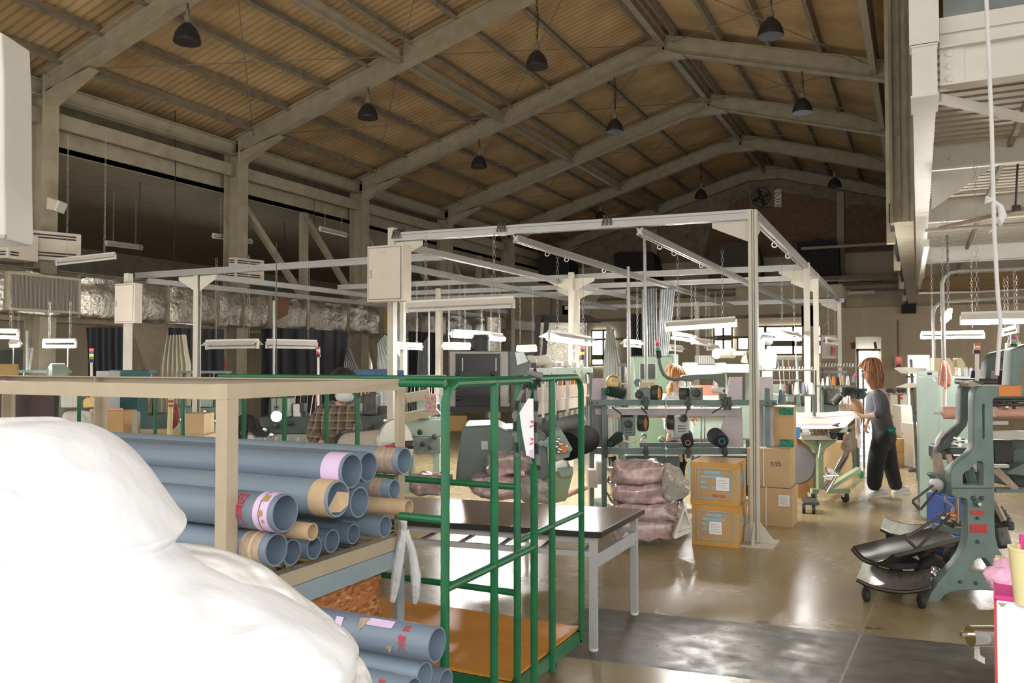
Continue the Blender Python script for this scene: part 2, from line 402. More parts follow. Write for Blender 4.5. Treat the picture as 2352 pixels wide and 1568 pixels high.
m_hair_o = mat('copper_hair', (.56, .26, .10), .5, var=.35, scale=24, stretch=(6, 6, .8), bump=.5, bscale=50)
m_sweat = mat('charcoal_sweatshirt', (.055, .057, .066), .9, var=.15, scale=8, bump=.4, bscale=14)
m_trous = mat('black_trousers', (.016, .017, .022), .85, var=.2, scale=6, bump=.4, bscale=10)
m_sneak = mat('grey_white_sneaker', (.56, .55, .54), .7, var=.08)
m_maskb = mat('black_mask', (.02, .02, .022), .8, var=.1)
m_maskw = mat('white_mask', (.74, .77, .82), .8, var=.04)
m_tee = mat('white_work_shirt', (.80, .80, .79), .85, var=.05, bump=.3, bscale=12)
m_navy = mat('navy_cap', (.03, .033, .045), .85, var=.12)
m_greenbag = mat('glossy_green_plastic', (.01, .20, .12), .25, var=.35, scale=16, bump=.8, bscale=26)
m_creeper = mat('dark_brown_vinyl', (.022, .013, .010), .3, var=.2, scale=5)
m_creeper2 = mat('scuffed_aluminium_tray', (.60, .57, .54), .24, .7, var=.25, scale=7, stretch=(6, .7, 1))
m_blue = mat('blue_plastic', (.06, .14, .55), .4, var=.1)
m_bluel = mat('bright_blue_plastic', (.10, .32, .80), .35, var=.05)
m_orangep = mat('orange_plastic', (.85, .20, .03), .35, var=.05)
m_yellowp = mat('cream_yellow_plastic', (.74, .66, .36), .4, var=.04)
m_mag = mat('magenta_pad', (.62, .04, .24), .5, var=.1)
m_pinkcloth = mat('pink_cloth', (.86, .48, .66), .85, var=.12, scale=12, bump=.3, bscale=20)
m_wood = mat('pale_wood', (.62, .47, .28), .6, var=.12, scale=4, stretch=(1, 8, 1))
m_ochre = mat('ochre_board', (.42, .28, .10), .7, var=.08)
m_yellow = mat('yellow_enamel', (.78, .58, .22), .4, var=.05)
m_maroon = mat('maroon_board', (.06, .035, .036), .6, var=.1)
m_redlamp = mat('red_signal_lens', (.8, .02, .02), .3, var=0, emit=(1, .04, .04, 3.0))
m_redlens = mat('red_lens_unlit', (.6, .04, .04), .3, var=0)
m_orlamp = mat('orange_signal_lens', (.9, .25, .02), .3, var=0, emit=(1, .25, .05, 2.0))
m_orlens = mat('orange_lens_unlit', (.75, .25, .05), .3, var=0)
m_bluelens = mat('blue_lens', (.05, .15, .45), .3, var=0)
m_greenlens = mat('green_lens', (.03, .38, .20), .3, var=0)
m_mezz = mat('white_painted_steel', (.72, .70, .66), .45, var=.05, scale=4)
m_daydoor = mat('bright_doorway', (.9, .95, 1), .3, var=0, emit=(.96, .98, 1, 3.5))
m_glass = mat('dim_window_glass', (.22, .25, .26), .1, var=.1)
m_strap = mat('white_webbing', (.72, .73, .74), .7, var=.05)
m_bag_silver = mat('translucent_plastic_strip', (.72, .74, .77), .25, var=.15, bump=.5, bscale=30)
m_osb = None
def osb():
    m = mat('strand_board', (.52, .22, .08), .7, var=0); nt = m.node_tree; b = nt.nodes['Principled BSDF']; N = nt.nodes.new; L = nt.links.new
    tc = N('ShaderNodeTexCoord')
    mp = N('ShaderNodeMapping'); mp.inputs['Scale'].default_value = (150, 50, 130); mp.inputs['Rotation'].default_value = (.6, .3, .2); L(tc.outputs['Object'], mp.inputs[0])
    n0 = N('ShaderNodeTexNoise'); n0.inputs['Scale'].default_value = 5; L(tc.outputs['Object'], n0.inputs[0])
    mx = N('ShaderNodeMix'); mx.data_type = 'VECTOR'; mx.inputs[0].default_value = .35; L(mp.outputs[0], mx.inputs[4]); L(n0.outputs[1], mx.inputs[5])
    vo = N('ShaderNodeTexVoronoi'); vo.inputs['Scale'].default_value = 1.0; L(mx.outputs[1], vo.inputs[0])
    cr = N('ShaderNodeValToRGB'); e = cr.color_ramp.elements
    e[0].color = (.33, .10, .03, 1); e[1].color = (.68, .38, .17, 1); e.new(.5).color = (.52, .20, .065, 1); e.new(.8).color = (.55, .24, .09, 1)
    sp = N('ShaderNodeSeparateColor'); L(vo.outputs['Color'], sp.inputs[0]); L(sp.outputs[0], cr.inputs[0]); L(cr.outputs[0], b.inputs['Base Color'])
    return m
m_osb = osb()
def plaid():
    m = mat('brown_plaid_flannel', (.2, .14, .1), .9, var=0); nt = m.node_tree; b = nt.nodes['Principled BSDF']; N = nt.nodes.new; L = nt.links.new
    tc = N('ShaderNodeTexCoord'); out = None
    for ax, p, ph, lo, hi in (('X', .06, 0, .45, .6), ('Z', .06, 0, .45, .6), ('X', .06, 2.2, .90, .97), ('Z', .06, 2.2, .90, .97)):
        wv = N('ShaderNodeTexWave'); wv.bands_direction = ax; wv.inputs['Scale'].default_value = .314/p; wv.inputs['Phase Offset'].default_value = ph
        L(tc.outputs['Object'], wv.inputs[0]); r = N('ShaderNodeMapRange'); r.inputs[1].default_value = lo; r.inputs[2].default_value = hi; L(wv.outputs['Fac'], r.inputs[0])
        mx = N('ShaderNodeMix'); mx.data_type = 'RGBA'
        f = N('ShaderNodeMath'); f.operation = 'MULTIPLY'; f.inputs[1].default_value = .55; L(r.outputs[0], f.inputs[0]); L(f.outputs[0], mx.inputs[0])
        if out is None: mx.inputs[6].default_value = (.05, .036, .032, 1)
        else: L(out, mx.inputs[6])
        mx.inputs[7].default_value = (.20, .135, .09, 1) if lo < .5 else (.42, .36, .29, 1)
        out = mx.outputs[2]
    L(out, b.inputs['Base Color']); return m
m_plaid = plaid()
# ------------------------------------------------------------------ the hall
XL, XR, XRG = -13.5, -.3, -5.1                 # column row, partition, ridge
FY = [9.14+4.5*k for k in range(-2, 6)]        # steel frames; the last one stands at the gable
GY = FY[-1]+.15
EAVE, SLOPE = 6.16, .2918
def zroof(x, off=0.0): return EAVE+(x-XL)*SLOPE+off if x <= XRG else EAVE+(2*XRG-x-XL)*SLOPE+off
struct(MB().box(-25, 14, -6, GY+.6, -.2, 0), 'floor', m_floor, smooth=0)
# roof boards: corrugated sheets on both slopes
def roof_sheet(mb, x0, x1, y0, y1, off, per=.16, th=.024, zf=zroof):
    n = int((y1-y0)/per*2)
    def fn(u, v):
        y = y0+(y1-y0)*u; i = round(u*n); x = x0+(x1-x0)*v
        return (x, y, zf(x)+off+(th if i % 2 else 0))
    mb.grid(fn, n+1, 2)
r = MB(); roof_sheet(r, XL-.9, XRG, -1, GY+.4, .62); roof_sheet(r, XRG, 6.2, -1, GY+.4, .62)
struct(r, 'ceiling', m_roof, smooth=0)
# frames
for k, y in enumerate(FY):
    zt = EAVE+.35
    struct(MB().ibeam((XL, y, 0), (XL, y, zt), .30, .42, .02, .014, up=(1, 0, 0)), 'steel_column', m_steel, smooth=0)
    struct(MB().ibeam((XL-.1, y, zroof(XL)+.2), (XRG, y, zroof(XRG)+.2), .2, .40, .02, .014).hexa([(XL+.15,y-.1,EAVE-.18),(XL+.17,y-.1,EAVE-.18),(XL+.17,y+.1,EAVE-.18),(XL+.15,y+.1,EAVE-.18),(XL+.15,y-.1,EAVE+.1),(XL+1.3,y-.1,EAVE+.32),(XL+1.3,y+.1,EAVE+.32),(XL+.15,y+.1,EAVE+.1)]), 'roof_beam', m_steel, smooth=0)
    xe = 2.2 if k != 7 else 6
    struct(MB().ibeam((XRG, y, zroof(XRG)+.2), (xe, y, zroof(xe)+.2), .2, .40, .02, .014), 'roof_beam', m_steel, smooth=0)
    if k >= 2:                                  # bolted splice plates at the ridge
        struct(MB().hexa([(XRG-.5,y-.1,zroof(XRG-.5)-.03),(XRG+.5,y-.1,zroof(XRG+.5)-.03),(XRG+.5,y+.1,zroof(XRG+.5)-.03),(XRG-.5,y+.1,zroof(XRG-.5)-.03),(XRG-.06,y-.1,zroof(XRG)+.05),(XRG+.06,y-.1,zroof(XRG)+.05),(XRG+.06,y+.1,zroof(XRG)+.05),(XRG-.06,y+.1,zroof(XRG)+.05)]), 'roof_beam_haunch', m_steel, smooth=0)
# purlins: pressed channels lying on the frames
for i in range(8):
    x = XL+.45+i*1.03
    if i == 7: x = XRG-.28
    z = zroof(x)+.40
    struct(MB().bar((x, -1, z+.08), (x, GY, z+.08), .065, .15, up=(-SLOPE, 0, 1)).bar((x+.03, -1, z+.015), (x+.03, GY, z+.015), .09, .02, up=(-SLOPE, 0, 1)), 'roof_beam_purlin', m_steel_d, smooth=0)
for i in range(8):
    x = XRG+.28+i*1.03; z = zroof(x)+.40
    struct(MB().bar((x, -1, z+.08), (x, GY, z+.08), .065, .15, up=(SLOPE, 0, 1)).bar((x-.03, -1, z+.015), (x-.03, GY, z+.015), .09, .02, up=(SLOPE, 0, 1)), 'roof_beam_purlin', m_steel_d, smooth=0)
# heavier ties between the frames: ridge, mid slope and eaves
struct(MB().ibeam((XRG, -1, zroof(XRG)+.28), (XRG, GY, zroof(XRG)+.28), .14, .26), 'roof_beam_ridge', m_steel, smooth=0)
xm = XL+4.35
struct(MB().ibeam((xm, -1, zroof(xm)+.24), (xm, GY, zroof(xm)+.24), .12, .22), 'roof_beam_tie', m_steel, smooth=0)
xm2 = XRG+4.35
struct(MB().ibeam((xm2, -1, zroof(xm2)+.20), (xm2, GY, zroof(xm2)+.20), .12, .22), 'roof_beam_tie', m_steel, smooth=0)
struct(MB().ibeam((XL, -1, EAVE+.16), (XL, GY, EAVE+.16), .22, .28), 'roof_beam_eaves', m_steel, smooth=0)
struct(MB().box(XL-.12, XL-.02, -1, GY, 5.74, 6.0), 'wall_left_lintel', m_steel, smooth=0)
struct(MB().box(XL-.5, XL-.35, -1, GY, 5.40, 5.80), 'wall_left_fascia', m_steel, smooth=0)
struct(MB().ibeam((XL, -1, 3.05), (XL, GY, 3.05), .2, .34), 'wall_left_beam', m_steel, smooth=0)
# thin bracing rods crossing under the roof
for a in range(2, 7):
    y0, y1 = FY[a], FY[a+1]
    for xa, xb in ((XL+.5, xm), (xm, XRG-.2), (XRG+.2, xm2)):
        for p, s_ in (((xa, y0), (xb, y1)), ((xb, y0), (xa, y1))):
            struct(MB().tube([(p[0], p[1], zroof(p[0])+.28), (s_[0], s_[1], zroof(s_[0])+.28)], .011, 6), 'roof_brace_beam', m_steel_d)
# diagonal bracing between the columns of the left row
def brace(y0, y1, lo=3.25, hi=5.3):
    ym = (y0+y1)/2
    struct(MB().box(XL-.07, XL+.07, ym-.09, ym+.09, lo, hi), 'wall_brace_post_beam', m_steel, smooth=0)
    for a, b in ((y0+.2, ym-.1), (ym+.1, y1-.2)):
        struct(MB().bar((XL, a, hi-.15), (XL, b, lo+.05), .12, .13), 'wall_brace_beam', m_steel, smooth=0)
brace(FY[3], FY[4]); brace(FY[4], FY[5]); brace(FY[5], FY[6])
# side aisle beyond the columns
AX = -17.6
struct(MB().box(AX-.2, AX, -2, GY, 0, 3.1), 'wall_left', m_wall_l, smooth=0)
struct(MB().box(-24.6, XL-.35, -2, GY, 5.38, 5.5), 'ceiling_aisle', m_steel, smooth=0)
struct(MB().box(XL-.95, XL-.8, -1, GY, 5.5, 7.2), 'wall_left_upper', m_steel_d, smooth=0)
for k, y in enumerate(FY[1:], 1):
    c = MB().box(-16.2, -15.9, y-.14, y+.14, 0, 3.0)
    if k >= 2: c.prism([(-16.04, y-.75, 2.45), (-16.04, y+.75, 2.45), (-16.04, y+.18, 1.15), (-16.04, y-.18, 1.15)], (.16, 0, 0))
    struct(c, 'wall_aisle_column', m_wall_c, smooth=0)
struct(MB().box(-16.25, -15.85, -2, GY, 2.45, 3.0), 'wall_aisle_beam', m_wall_c, smooth=0)
struct(MB().box(-24.8, -24.6, -2, GY, 0, 5.5), 'wall_left_outer', m_steel, smooth=0)
# gable wall
g = MB().box(-25, 14, GY, GY+.2, 0, 5.55)
struct(g, 'wall_gable', m_wall, smooth=0)
struct(MB().prism([(XL-1, GY+.02, 5.55), (7, GY+.02, 5.55), (7, GY+.02, 6.2), (XRG, GY+.02, 9.75), (XL-1, GY+.02, 7.1)], (0, .15, 0)), 'wall_gable_top', m_steel_d, smooth=0)
def gboard(pts): struct(MB().prism([(a, GY-.04, b) for a, b in pts], (0, .05, 0)), 'wall_gable_board', m_brown, smooth=0)
gboard([(-7.4, 5.62), (-2.62, 5.62), (-2.62, 7.45), (-3.6, 7.75), (-5.1, 8.1), (-6.2, 7.75), (-6.8, 7.2), (-7.2, 6.5)])
gboard([(-2.3, 5.62), (-.33, 5.62), (-.33, 6.9), (-1.4, 7.2), (-2.1, 7.3), (-2.3, 7.1)])
for z, h in ((4.15, .1), (3.3, .12), (2.55, .08)):
    struct(MB().box(-13, 10, GY-.1, GY, z, z+h), 'trim_%d' % int(z*10), m_steel_d, smooth=0)
for x in (-9.3, -2.45):
    struct(MB().box(x-.12, x+.12, GY-.2, GY, 0, 7.75 if x > -6 else 6.9), 'wall_gable_column', m_steel, smooth=0)
# partition above the annexe on the right, and the annexe
struct(MB().box(XR, -.04, 13.0, GY, 3.62, 7.6), 'wall_partition', m_steel, smooth=0)
struct(MB().box(-.34, -.30, 12.9, 13.1, 3.6, 7.4).box(-.24, -.20, 12.94, 13.0, 3.62, 7.4).box(-.13, -.10, 12.94, 13.0, 3.62, 7.4), 'trim_1', m_steel_d, smooth=0)
for y in (14.0, 18.14, 22.64, 27.14, 31.5):
    struct(MB().box(-.42, -.30, y-.1, y+.1, 3.45, 7.3), 'wall_partition_column', m_steel, smooth=0)
struct(MB().box(-.36, -.31, 13.0, GY, 3.62, 3.9).box(-.5, -.05, GY-.9, GY-.7, 3.3, 3.6), 'trim_2', m_dark, smooth=0)
# ------------------------------------------------------------------ high-bay lamps hanging from the frames (unlit)
def highbay(px, py, Y, ztop, label, dia=.41):
    p = aY(px, py, Y)
    t = thing('pendant_lamp', label, 'lamp', p, 'dark domed lamps hung from the roof frames')
    R = dia/2
    MB().lathe([(R, 0), (R*1.02, .012), (R*.98, .05), (R*.9, .12), (R*.72, .20), (R*.5, .255), (R*.28, .28), (R*.28, .30)], p, (0, 0, 1), 28).build('lamp_shade', m_shade, t)
    MB().lathe([(R*.965, .004), (R*.93, .05), (R*.84, .12), (R*.66, .19), (R*.4, .24), (R*.1, .25)], p, (0, 0, 1), 28).build('reflector', m_reflect, t)
    MB().lathe([(.055, .29), (.055, .40), (.04, .42), (.03, .47)], p, (0, 0, 1), 14).tube([p+Vector((0, 0, .44)), p+Vector((0, .0, .52))], .02, 8).build('socket', m_steel_d, t)
    z = ztop-p.z
    MB().chain(p+Vector((0, 0, .48)), p+Vector((0, 0, z)), .005, .06).tube([p+Vector((.015, 0, .48)), p+Vector((.03, .01, z*.7)), p+Vector((.0, 0, z))], .008, 5).build('chain', m_shade, t)
    MB().ball(p+Vector((0, 0, .12)), Vector((.05, .05, .09)), 10, 6).build('bulb', m_tube_off, t)
def zr(px, py, Y): return zroof(aY(px, py, Y).x)+.02
for a in ((430, 98, FY[2], 'dark domed lamp hanging from the roof frame by the first column, topmost at far left'),
          (845, 272, FY[3], 'dark domed lamp over the space behind the second column'),
          (1233, 155, FY[3], 'dark domed lamp high in the middle, just below the top edge of the picture'),
          (1770, 84, FY[3], 'dark domed lamp on the falling roof slope, highest one near the white steelwork'),
          (1100, 385, FY[4], 'dark domed lamp hung low above the grey switch box post'),
          (1412, 303, FY[4], 'dark domed lamp halfway up the roof behind the ridge joint'),
          (1843, 259, FY[4], 'dark domed lamp below the ridge, second along the falling roof slope'),
          (1610, 455, FY[6], 'small far dark lamp hanging before the gable, beside the wall fan'),
          (1917, 430, FY[6], 'small far dark lamp hanging before the gable near the partition'),
          (1380, 505, FY[6], 'small far dark lamp peeping over the aluminium beam')):
    highbay(a[0], a[1], a[2], zr(a[0], a[1], a[2]), a[3])
highbay(174, 530, 17.0, 5.38, 'faint dark lamp hanging under the low ceiling of the side aisle')
# ------------------------------------------------------------------ fluorescent battens on chains
def batten(p0, p1, lit, label, ztop=0, tubes=1, wide=.13, group=None, cords=0, hood=True):
    p0, p1 = Vector(p0), Vector(p1); d = (p1-p0); L = d.length; d.normalize(); x = d.cross(Vector((0, 0, 1))).normalized(); u = x.cross(d)
    t = thing('fluorescent_lamp', label, 'lamp', (p0+p1)/2, group or ('lit tube lamps over the machines' if lit else 'unlit tube lamps over the machines'))
    b = MB().bar(p0+u*.05, p1+u*.05, .045, .05)
    if hood:
        b.hexa([p0+x*(-wide/2)+u*.005, p0+x*(-wide/2+.004)+u*.0, p1+x*(-wide/2+.004), p1+x*(-wide/2)+u*.005, p0-x*.025+u*.055, p0-x*.02+u*.05, p1-x*.02+u*.05, p1-x*.025+u*.055])
        b.hexa([p0+x*(wide/2)+u*.005, p0+x*(wide/2-.004)+u*.0, p1+x*(wide/2-.004), p1+x*(wide/2)+u*.005, p0+x*.025+u*.055, p0+x*.02+u*.05, p1+x*.02+u*.05, p1+x*.025+u*.055])
    b.build('lamp_housing', m_fixture, t)
    for s_ in (p0, p1): MB().bar(s_-d*.012, s_+d*.012, .03, .09).build('tube_holder', m_fixture, t)
    for k in range(tubes):
        o = x*((k-(tubes-1)/2)*.06)
        MB().tube([p0+d*.02+o-u*.024, p1-d*.02+o-u*.024], .018, 8).build('lamp_tube', m_tube_on if lit else m_tube_off, t)
    if ztop == 0 or ztop is None: ztop = 5.35 if p0.z > 3 else (2.38 if p0.x < -9 and p0.z < 2.3 and False else 2.92)
    if ztop:
        for f in (.18, .82):
            s_ = p0.lerp(p1, f)+u*.07; MB().chain(s_, (s_.x, s_.y, ztop), .0022, .045).build('chain', m_gray, t)
    if cords:
        c = MB(); s_ = p1 if cords > 0 else p0
        e_ = s_-d*(.1 if cords > 0 else -.1); c.tube([e_, e_+Vector((.0, 0, -.3)), e_+Vector((.01, 0, -abs(cords)))], .005, 5).ball(e_+Vector((.01, 0, -abs(cords))), .015, 6, 4)
        c.build('pull_cord', m_fixture, t)
    return t
BZ = 2.9
batten(w(935, 708, 8.2), w(1180, 697, 8.0), False, 'long unlit tube lamp hanging beside the grey switch box', BZ, 1, .16)
batten(w(1530, 752, 9.6), w(1690, 741, 9.4), True, 'lit tube lamp shining above the woman with copper hair', BZ, 2, .2, cords=-.5)
batten(w(1262, 773, 9.2), w(1354, 786, 10.6), True, 'lit tube lamp slanting over the long quilting machine with cream frame', BZ, 2, .26, cords=.55)
batten(w(1547, 772, 12.5), w(1597, 780, 13.8), True, 'short lit lamp behind the bright one, over the pale green cabinet', BZ, 2, .24, hood=False)
batten(w(1040, 768, 12.0), w(1120, 772, 12.8), True, 'lit lamp behind the smoked panel machine, upper of two', BZ, 2, .15)
batten(w(1020, 796, 13.0), w(1078, 797, 13.6), True, 'lit lamp behind the smoked panel machine, lower of two', None, 1, .11)
batten(w(1122, 773, 12.0), w(1152, 777, 12.4), True, 'stubby lit lamp just past the motor on the smoked panel machine', BZ, 3, .16)
batten(w(1187, 803, 14), w(1232, 801, 14), True, 'lit lamp low over the cream yarn roller', None, 1, .11)
batten(w(1312, 802, 15.5), w(1326, 803, 15.5), True, 'tiny lit lamp beside the red signal tower', None, 1, .2)
batten(w(1788, 768, 10.5), w(1832, 776, 11.3), True, 'lit tube lamp in front of the big bright window', BZ, 2, .24, cords=.55)
batten(w(1898, 783, 14.5), w(1922, 787, 15.2), False, 'small unlit lamp near the extinguisher sign past the posts', BZ, 1, .2)
batten(w(1590, 784, 13.5), w(1629, 790, 14.0), False, 'unlit slim lamp just below the short lit lamp', BZ, 1, .16)
batten(w(1435, 790, 12.5), w(1470, 792, 12.8), False, 'unlit lamp hanging before the dark curtain by the thin steel poles', BZ, 1, .2)
batten(w(1540, 800, 15), w(1566, 803, 15.2), False, 'tiny unlit lamp low behind the plastic drapes', None, 1, .16)
batten(w(1625, 799, 15), w(1648, 801, 15.2), False, 'tiny unlit lamp above the warp reels', None, 1, .16)
batten(w(475, 794, 10.2), w(592, 792, 9.9), False, 'unlit tube lamp hanging in front of the second column', BZ, 1, .2)
batten(w(612, 792, 10.2), w(728, 794, 10.4), False, 'unlit tube lamp hanging before the dark curtain by the signal pole', BZ, 1, .16)
batten(w(905, 795, 13.2), w(968, 798, 13.4), False, 'thin unlit double lamp past the switch box post', BZ, 1, .2)
batten(w(100, 791, 10.6), w(174, 791, 10.6), True, 'lit tube lamp under the foil duct by the first column', 2.4, 1, .14, cords=.55, hood=False)
batten(w(-60, 768, 9.6), w(42, 770, 9.6), True, 'lit tube lamp cut by the picture edge, upper of two', 2.4, 2, .14, hood=False)
batten(w(24, 791, 12.5), w(46, 790, 12.5), True, 'short lit lamp below the edge lamp, cords hanging', 2.4, 1, .14, cords=.5)
batten(w(2208, 735, 7.6), w(2420, 731, 7.2), True, 'long lit tube lamp over the blue-green cast machine', 3.5, 1, .14)
batten(w(2116, 772, 13.0), w(2260, 770, 12.6), True, 'brilliant lit lamp before the panel wall of the annexe', 3.5, 3, .14, hood=False)
batten(w(2303, 766, 13.0), w(2338, 757, 11.5), False, 'small unlit slanting lamp above the signal tower of the annexe', None, 1, .06, hood=False)
batten(w(2164, 741, 11.0), w(2183, 723, 9.0), False, 'small unlit lamp end-on hanging by the bent conduit', 3.5, 1, .05, hood=False)
batten(w(2312, 799, 12.4), w(2344, 796, 12.4), True, 'short lit lamp behind the annexe signal tower', None, 1, .2, hood=False)
batten(w(130, 604, 13.5), w(265, 589, 13.5), False, 'dusty unlit strip light above the foil duct', None, 1, .12)
batten(w(245, 560, 17.5), w(325, 570, 19.0), False, 'dim unlit lamp under the aisle ceiling beyond the first column', None, 1, .12)
batten(w(490, 543, 18), w(578, 556, 19.5), False, 'dim unlit lamp under the aisle ceiling crossing the second column', None, 1, .12)
batten(w(735, 527, 19), w(795, 541, 20.5), False, 'dim unlit lamp seen through the diagonal braces', None, 1, .12)
# ------------------------------------------------------------------ foil duct along the left columns
dx0, dx1, dz0, dz1 = -13.12, -12.68, 2.40, 3.05
dd = thing('air_duct', 'foil wrapped air duct running along the left columns', 'duct', (-12.9, 18, 2.4))
def duct_seg(y0, y1, nm='duct_section'):
    m = MB(); n = max(6, int((y1-y0)/.12))
    per = [(dx0, dz0), (dx1, dz0), (dx1, dz1), (dx0, dz1)]
    def fn(u, v):
        y = y0+(y1-y0)*v; k = u*4; i = int(k) % 4; t = k-int(k); a, b = per[i], per[(i+1) % 4]
        x, z = a[0]+(b[0]-a[0])*t, a[1]+(b[1]-a[1])*t
        wv = noise.fractal(Vector((y*2.2, x*3+z*4.5, i*7)), 1, 2, 3)*.03; e = .035*math.exp(-((y-y0)/.06)**2)+.035*math.exp(-((y1-y)/.06)**2)
        s = wv-e+.025*math.sin(t*PI); cx, cz = (dx0+dx1)/2, (dz0+dz1)/2
        return (x+(1 if x > cx else -1)*s, y, z+(1 if z > cz else -1)*s)
    m.grid(fn, 40, n, closed_u=True); m.build(nm, m_foil, dd, smooth=60)
ys = [6.4, 7.7, 9.25, 10.2, 11.1, 12.35, 13.05, 13.85, 15.1, 16.6, 18.0, 18.4, 19.9, 21.4, 23.0, 24.5]
for a, b in zip(ys, ys[1:]): duct_seg(a, b)
for y in ys: MB().box(dx0-.035, dx1+.035, y-.02, y+.02, dz0-.035, dz1+.035).build('duct_joint', m_steel_d, dd, smooth=0)
MB().box(dx1-.05, dx1+.07, 8.0, 9.25, dz0+.03, dz1-.02).build('grille_frame', m_steel, dd, smooth=0)
MB().box(dx1+.05, dx1+.085, 8.05, 9.2, dz0+.07, dz1-.06).build('air_grille', m_grille, dd, smooth=0)
MB().box(dx1-.02, dx1+.06, 18.05, 18.35, dz0, dz1+.05).build('patch', m_ochre, dd, smooth=0)
MB().hexa([(dx1+.02,14.0,2.55),(dx1+.06,14.0,2.55),(dx1+.06,14.35,2.7),(dx1+.02,14.35,2.7),(dx1+.02,13.9,3.1),(dx1+.06,13.9,3.1),(dx1+.06,14.35,3.08),(dx1+.02,14.35,3.08)]).build('torn_patch', mat('rust_brown_wrap', (.20, .10, .05), .8), dd, smooth=0)
# foil ducts rising further back
d2 = MB(M=None)
for (x0, x1, y0, y1, D) in ((1113, 1150, 728, 800, 24), (1232, 1350, 728, 845, 18)):
    a, b = q(x0, y1, D), q(x1, y0, D); n = 20
    a.z = .02
    def fn(u, v, a=a, b=b, D=D):
        t = u*2*PI; return VM @ Vector(((a.x+b.x)/2+math.copysign(abs(math.cos(t))**.4, math.cos(t))*(b.x-a.x)/2, D+.4+math.copysign(abs(math.sin(t))**.4, math.sin(t))*.4, a.z+(b.z-a.z)*v+.03*noise.noise(Vector((u*18, v*9, D)))))
    m = MB(); m.grid(fn, 32, 18, closed_u=True)
    m.build('foil_riser', m_foil, None, 'foil wrapped duct riser, %s' % ('short one behind the smoked panel machine' if D > 20 else 'wide one behind the lit slanting lamp'), 'duct', 'foil duct risers', smooth=60, kind='thing')
MB(VM).prism([q(1235, 722, 17), q(1350, 722, 17), q(1385, 738, 17), q(1235, 738, 17)], (0, .5, 0)).pprism([(1230, 722), (1243, 722), (1236, 850), (1228, 850)], 16.8, .1).pprism([(1250, 735), (1262, 735), (1252, 850), (1243, 850)], 16.8, .1).build('duct_hood', m_dark, None, 'dark sheet hood with two dark struts over the wide foil riser', 'hood', smooth=0)

# ------------------------------------------------------------------ air heaters on the columns
def heater(x0, y0, x1, y1, xs, D, label):
    a, b = q(x0, y1, D), q(xs, y0, D); c = q(x1, y1, D)
    t = thing('unit_heater', label, 'air heater', VM @ Vector((a.x, D, a.z)), 'air heaters on the columns')
    wd_ = (c.x-a.x)
    # the box is turned: narrow bright face to the camera side, louvred flank to the hall
    m = MB(VM).prism([(a.x, D, a.z), (b.x, D-.02, a.z), (c.x, D+.5, a.z), (a.x+.1, D+.52, a.z)], (0, 0, b.z-a.z)); m.build('casing', m_beigebox, t, bevel=.01)
    for k, (f0, f1) in enumerate(((.12, .17), (.22, .27), (.74, .79), (.84, .89))):
        z0, z1 = a.z+(b.z-a.z)*f0, a.z+(b.z-a.z)*f1
        MB(VM).hexa([(b.x+.03, D-.025+.03, z0), (c.x-.06, D+.46-.035, z0), (c.x-.06, D+.48, z0), (b.x+.03, D+.06, z0), (b.x+.03, D-.025+.03, z1), (c.x-.06, D+.46-.035, z1), (c.x-.06, D+.48, z1), (b.x+.03, D+.06, z1)]).build('louvre', m_black, t, smooth=0)
        MB(VM).box(a.x+.03, b.x-.03, D-.022, D+.01, z0, z1).build('vent_slot', m_black, t, smooth=0)
    cc = Vector(((a.x+c.x)/2, D+.3, (a.z+b.z)/2)); MB().bar(VM @ cc, Vector((-13.3, 9.14 if D < 14 else 13.64, (a.z+b.z)/2)), .06, .06).build('wall_bracket', m_steel_d, t, smooth=0)
    return t
heater(49, 527, 150, 594, 70, 13.55, 'beige louvred air heater on the first column')
heater(-40, 531, 46, 593, 20, 12.9, 'beige louvred air heater at the picture edge, partly cut off')
heater(524, 591, 590, 640, 542, 16.8, 'beige louvred air heater on the second column')
t = thing('hanging_cabinet', 'white sheet metal cabinet hanging at the picture edge above the heaters', 'cabinet', w(-20, 560, 4.2))
MB(VM).prism([q(-90, 60, 4.2), q(4, 74, 4.2), q(9, 180, 4.2), q(10, 400, 4.2), q(13, 535, 4.2), q(8, 550, 4.2), q(-90, 552, 4.2)], (0, .25, 0)).build('cabinet_shell', m_mezz, t, bevel=.008)
MB(VM).pbox(-90, 538, 11, 546, 4.19, .02).build('cabinet_rim', m_gray, t)
t = thing('floodlight', 'white floodlight bracketed to the first column', 'floodlight', w(118, 470, 13.6))
MB(VM).prism([q(107, 452, 13.6), q(136, 461, 13.6), q(127, 483, 13.6), q(106, 480, 13.6)], (0, .2, 0)).build('lamp_body', m_beigebox, t, bevel=.01)
MB(VM).prism([q(133, 459, 13.55), q(137, 462, 13.55), q(128, 485, 13.55), q(124, 482, 13.55)], (0, .25, 0)).build('lamp_rim', m_fixture, t)

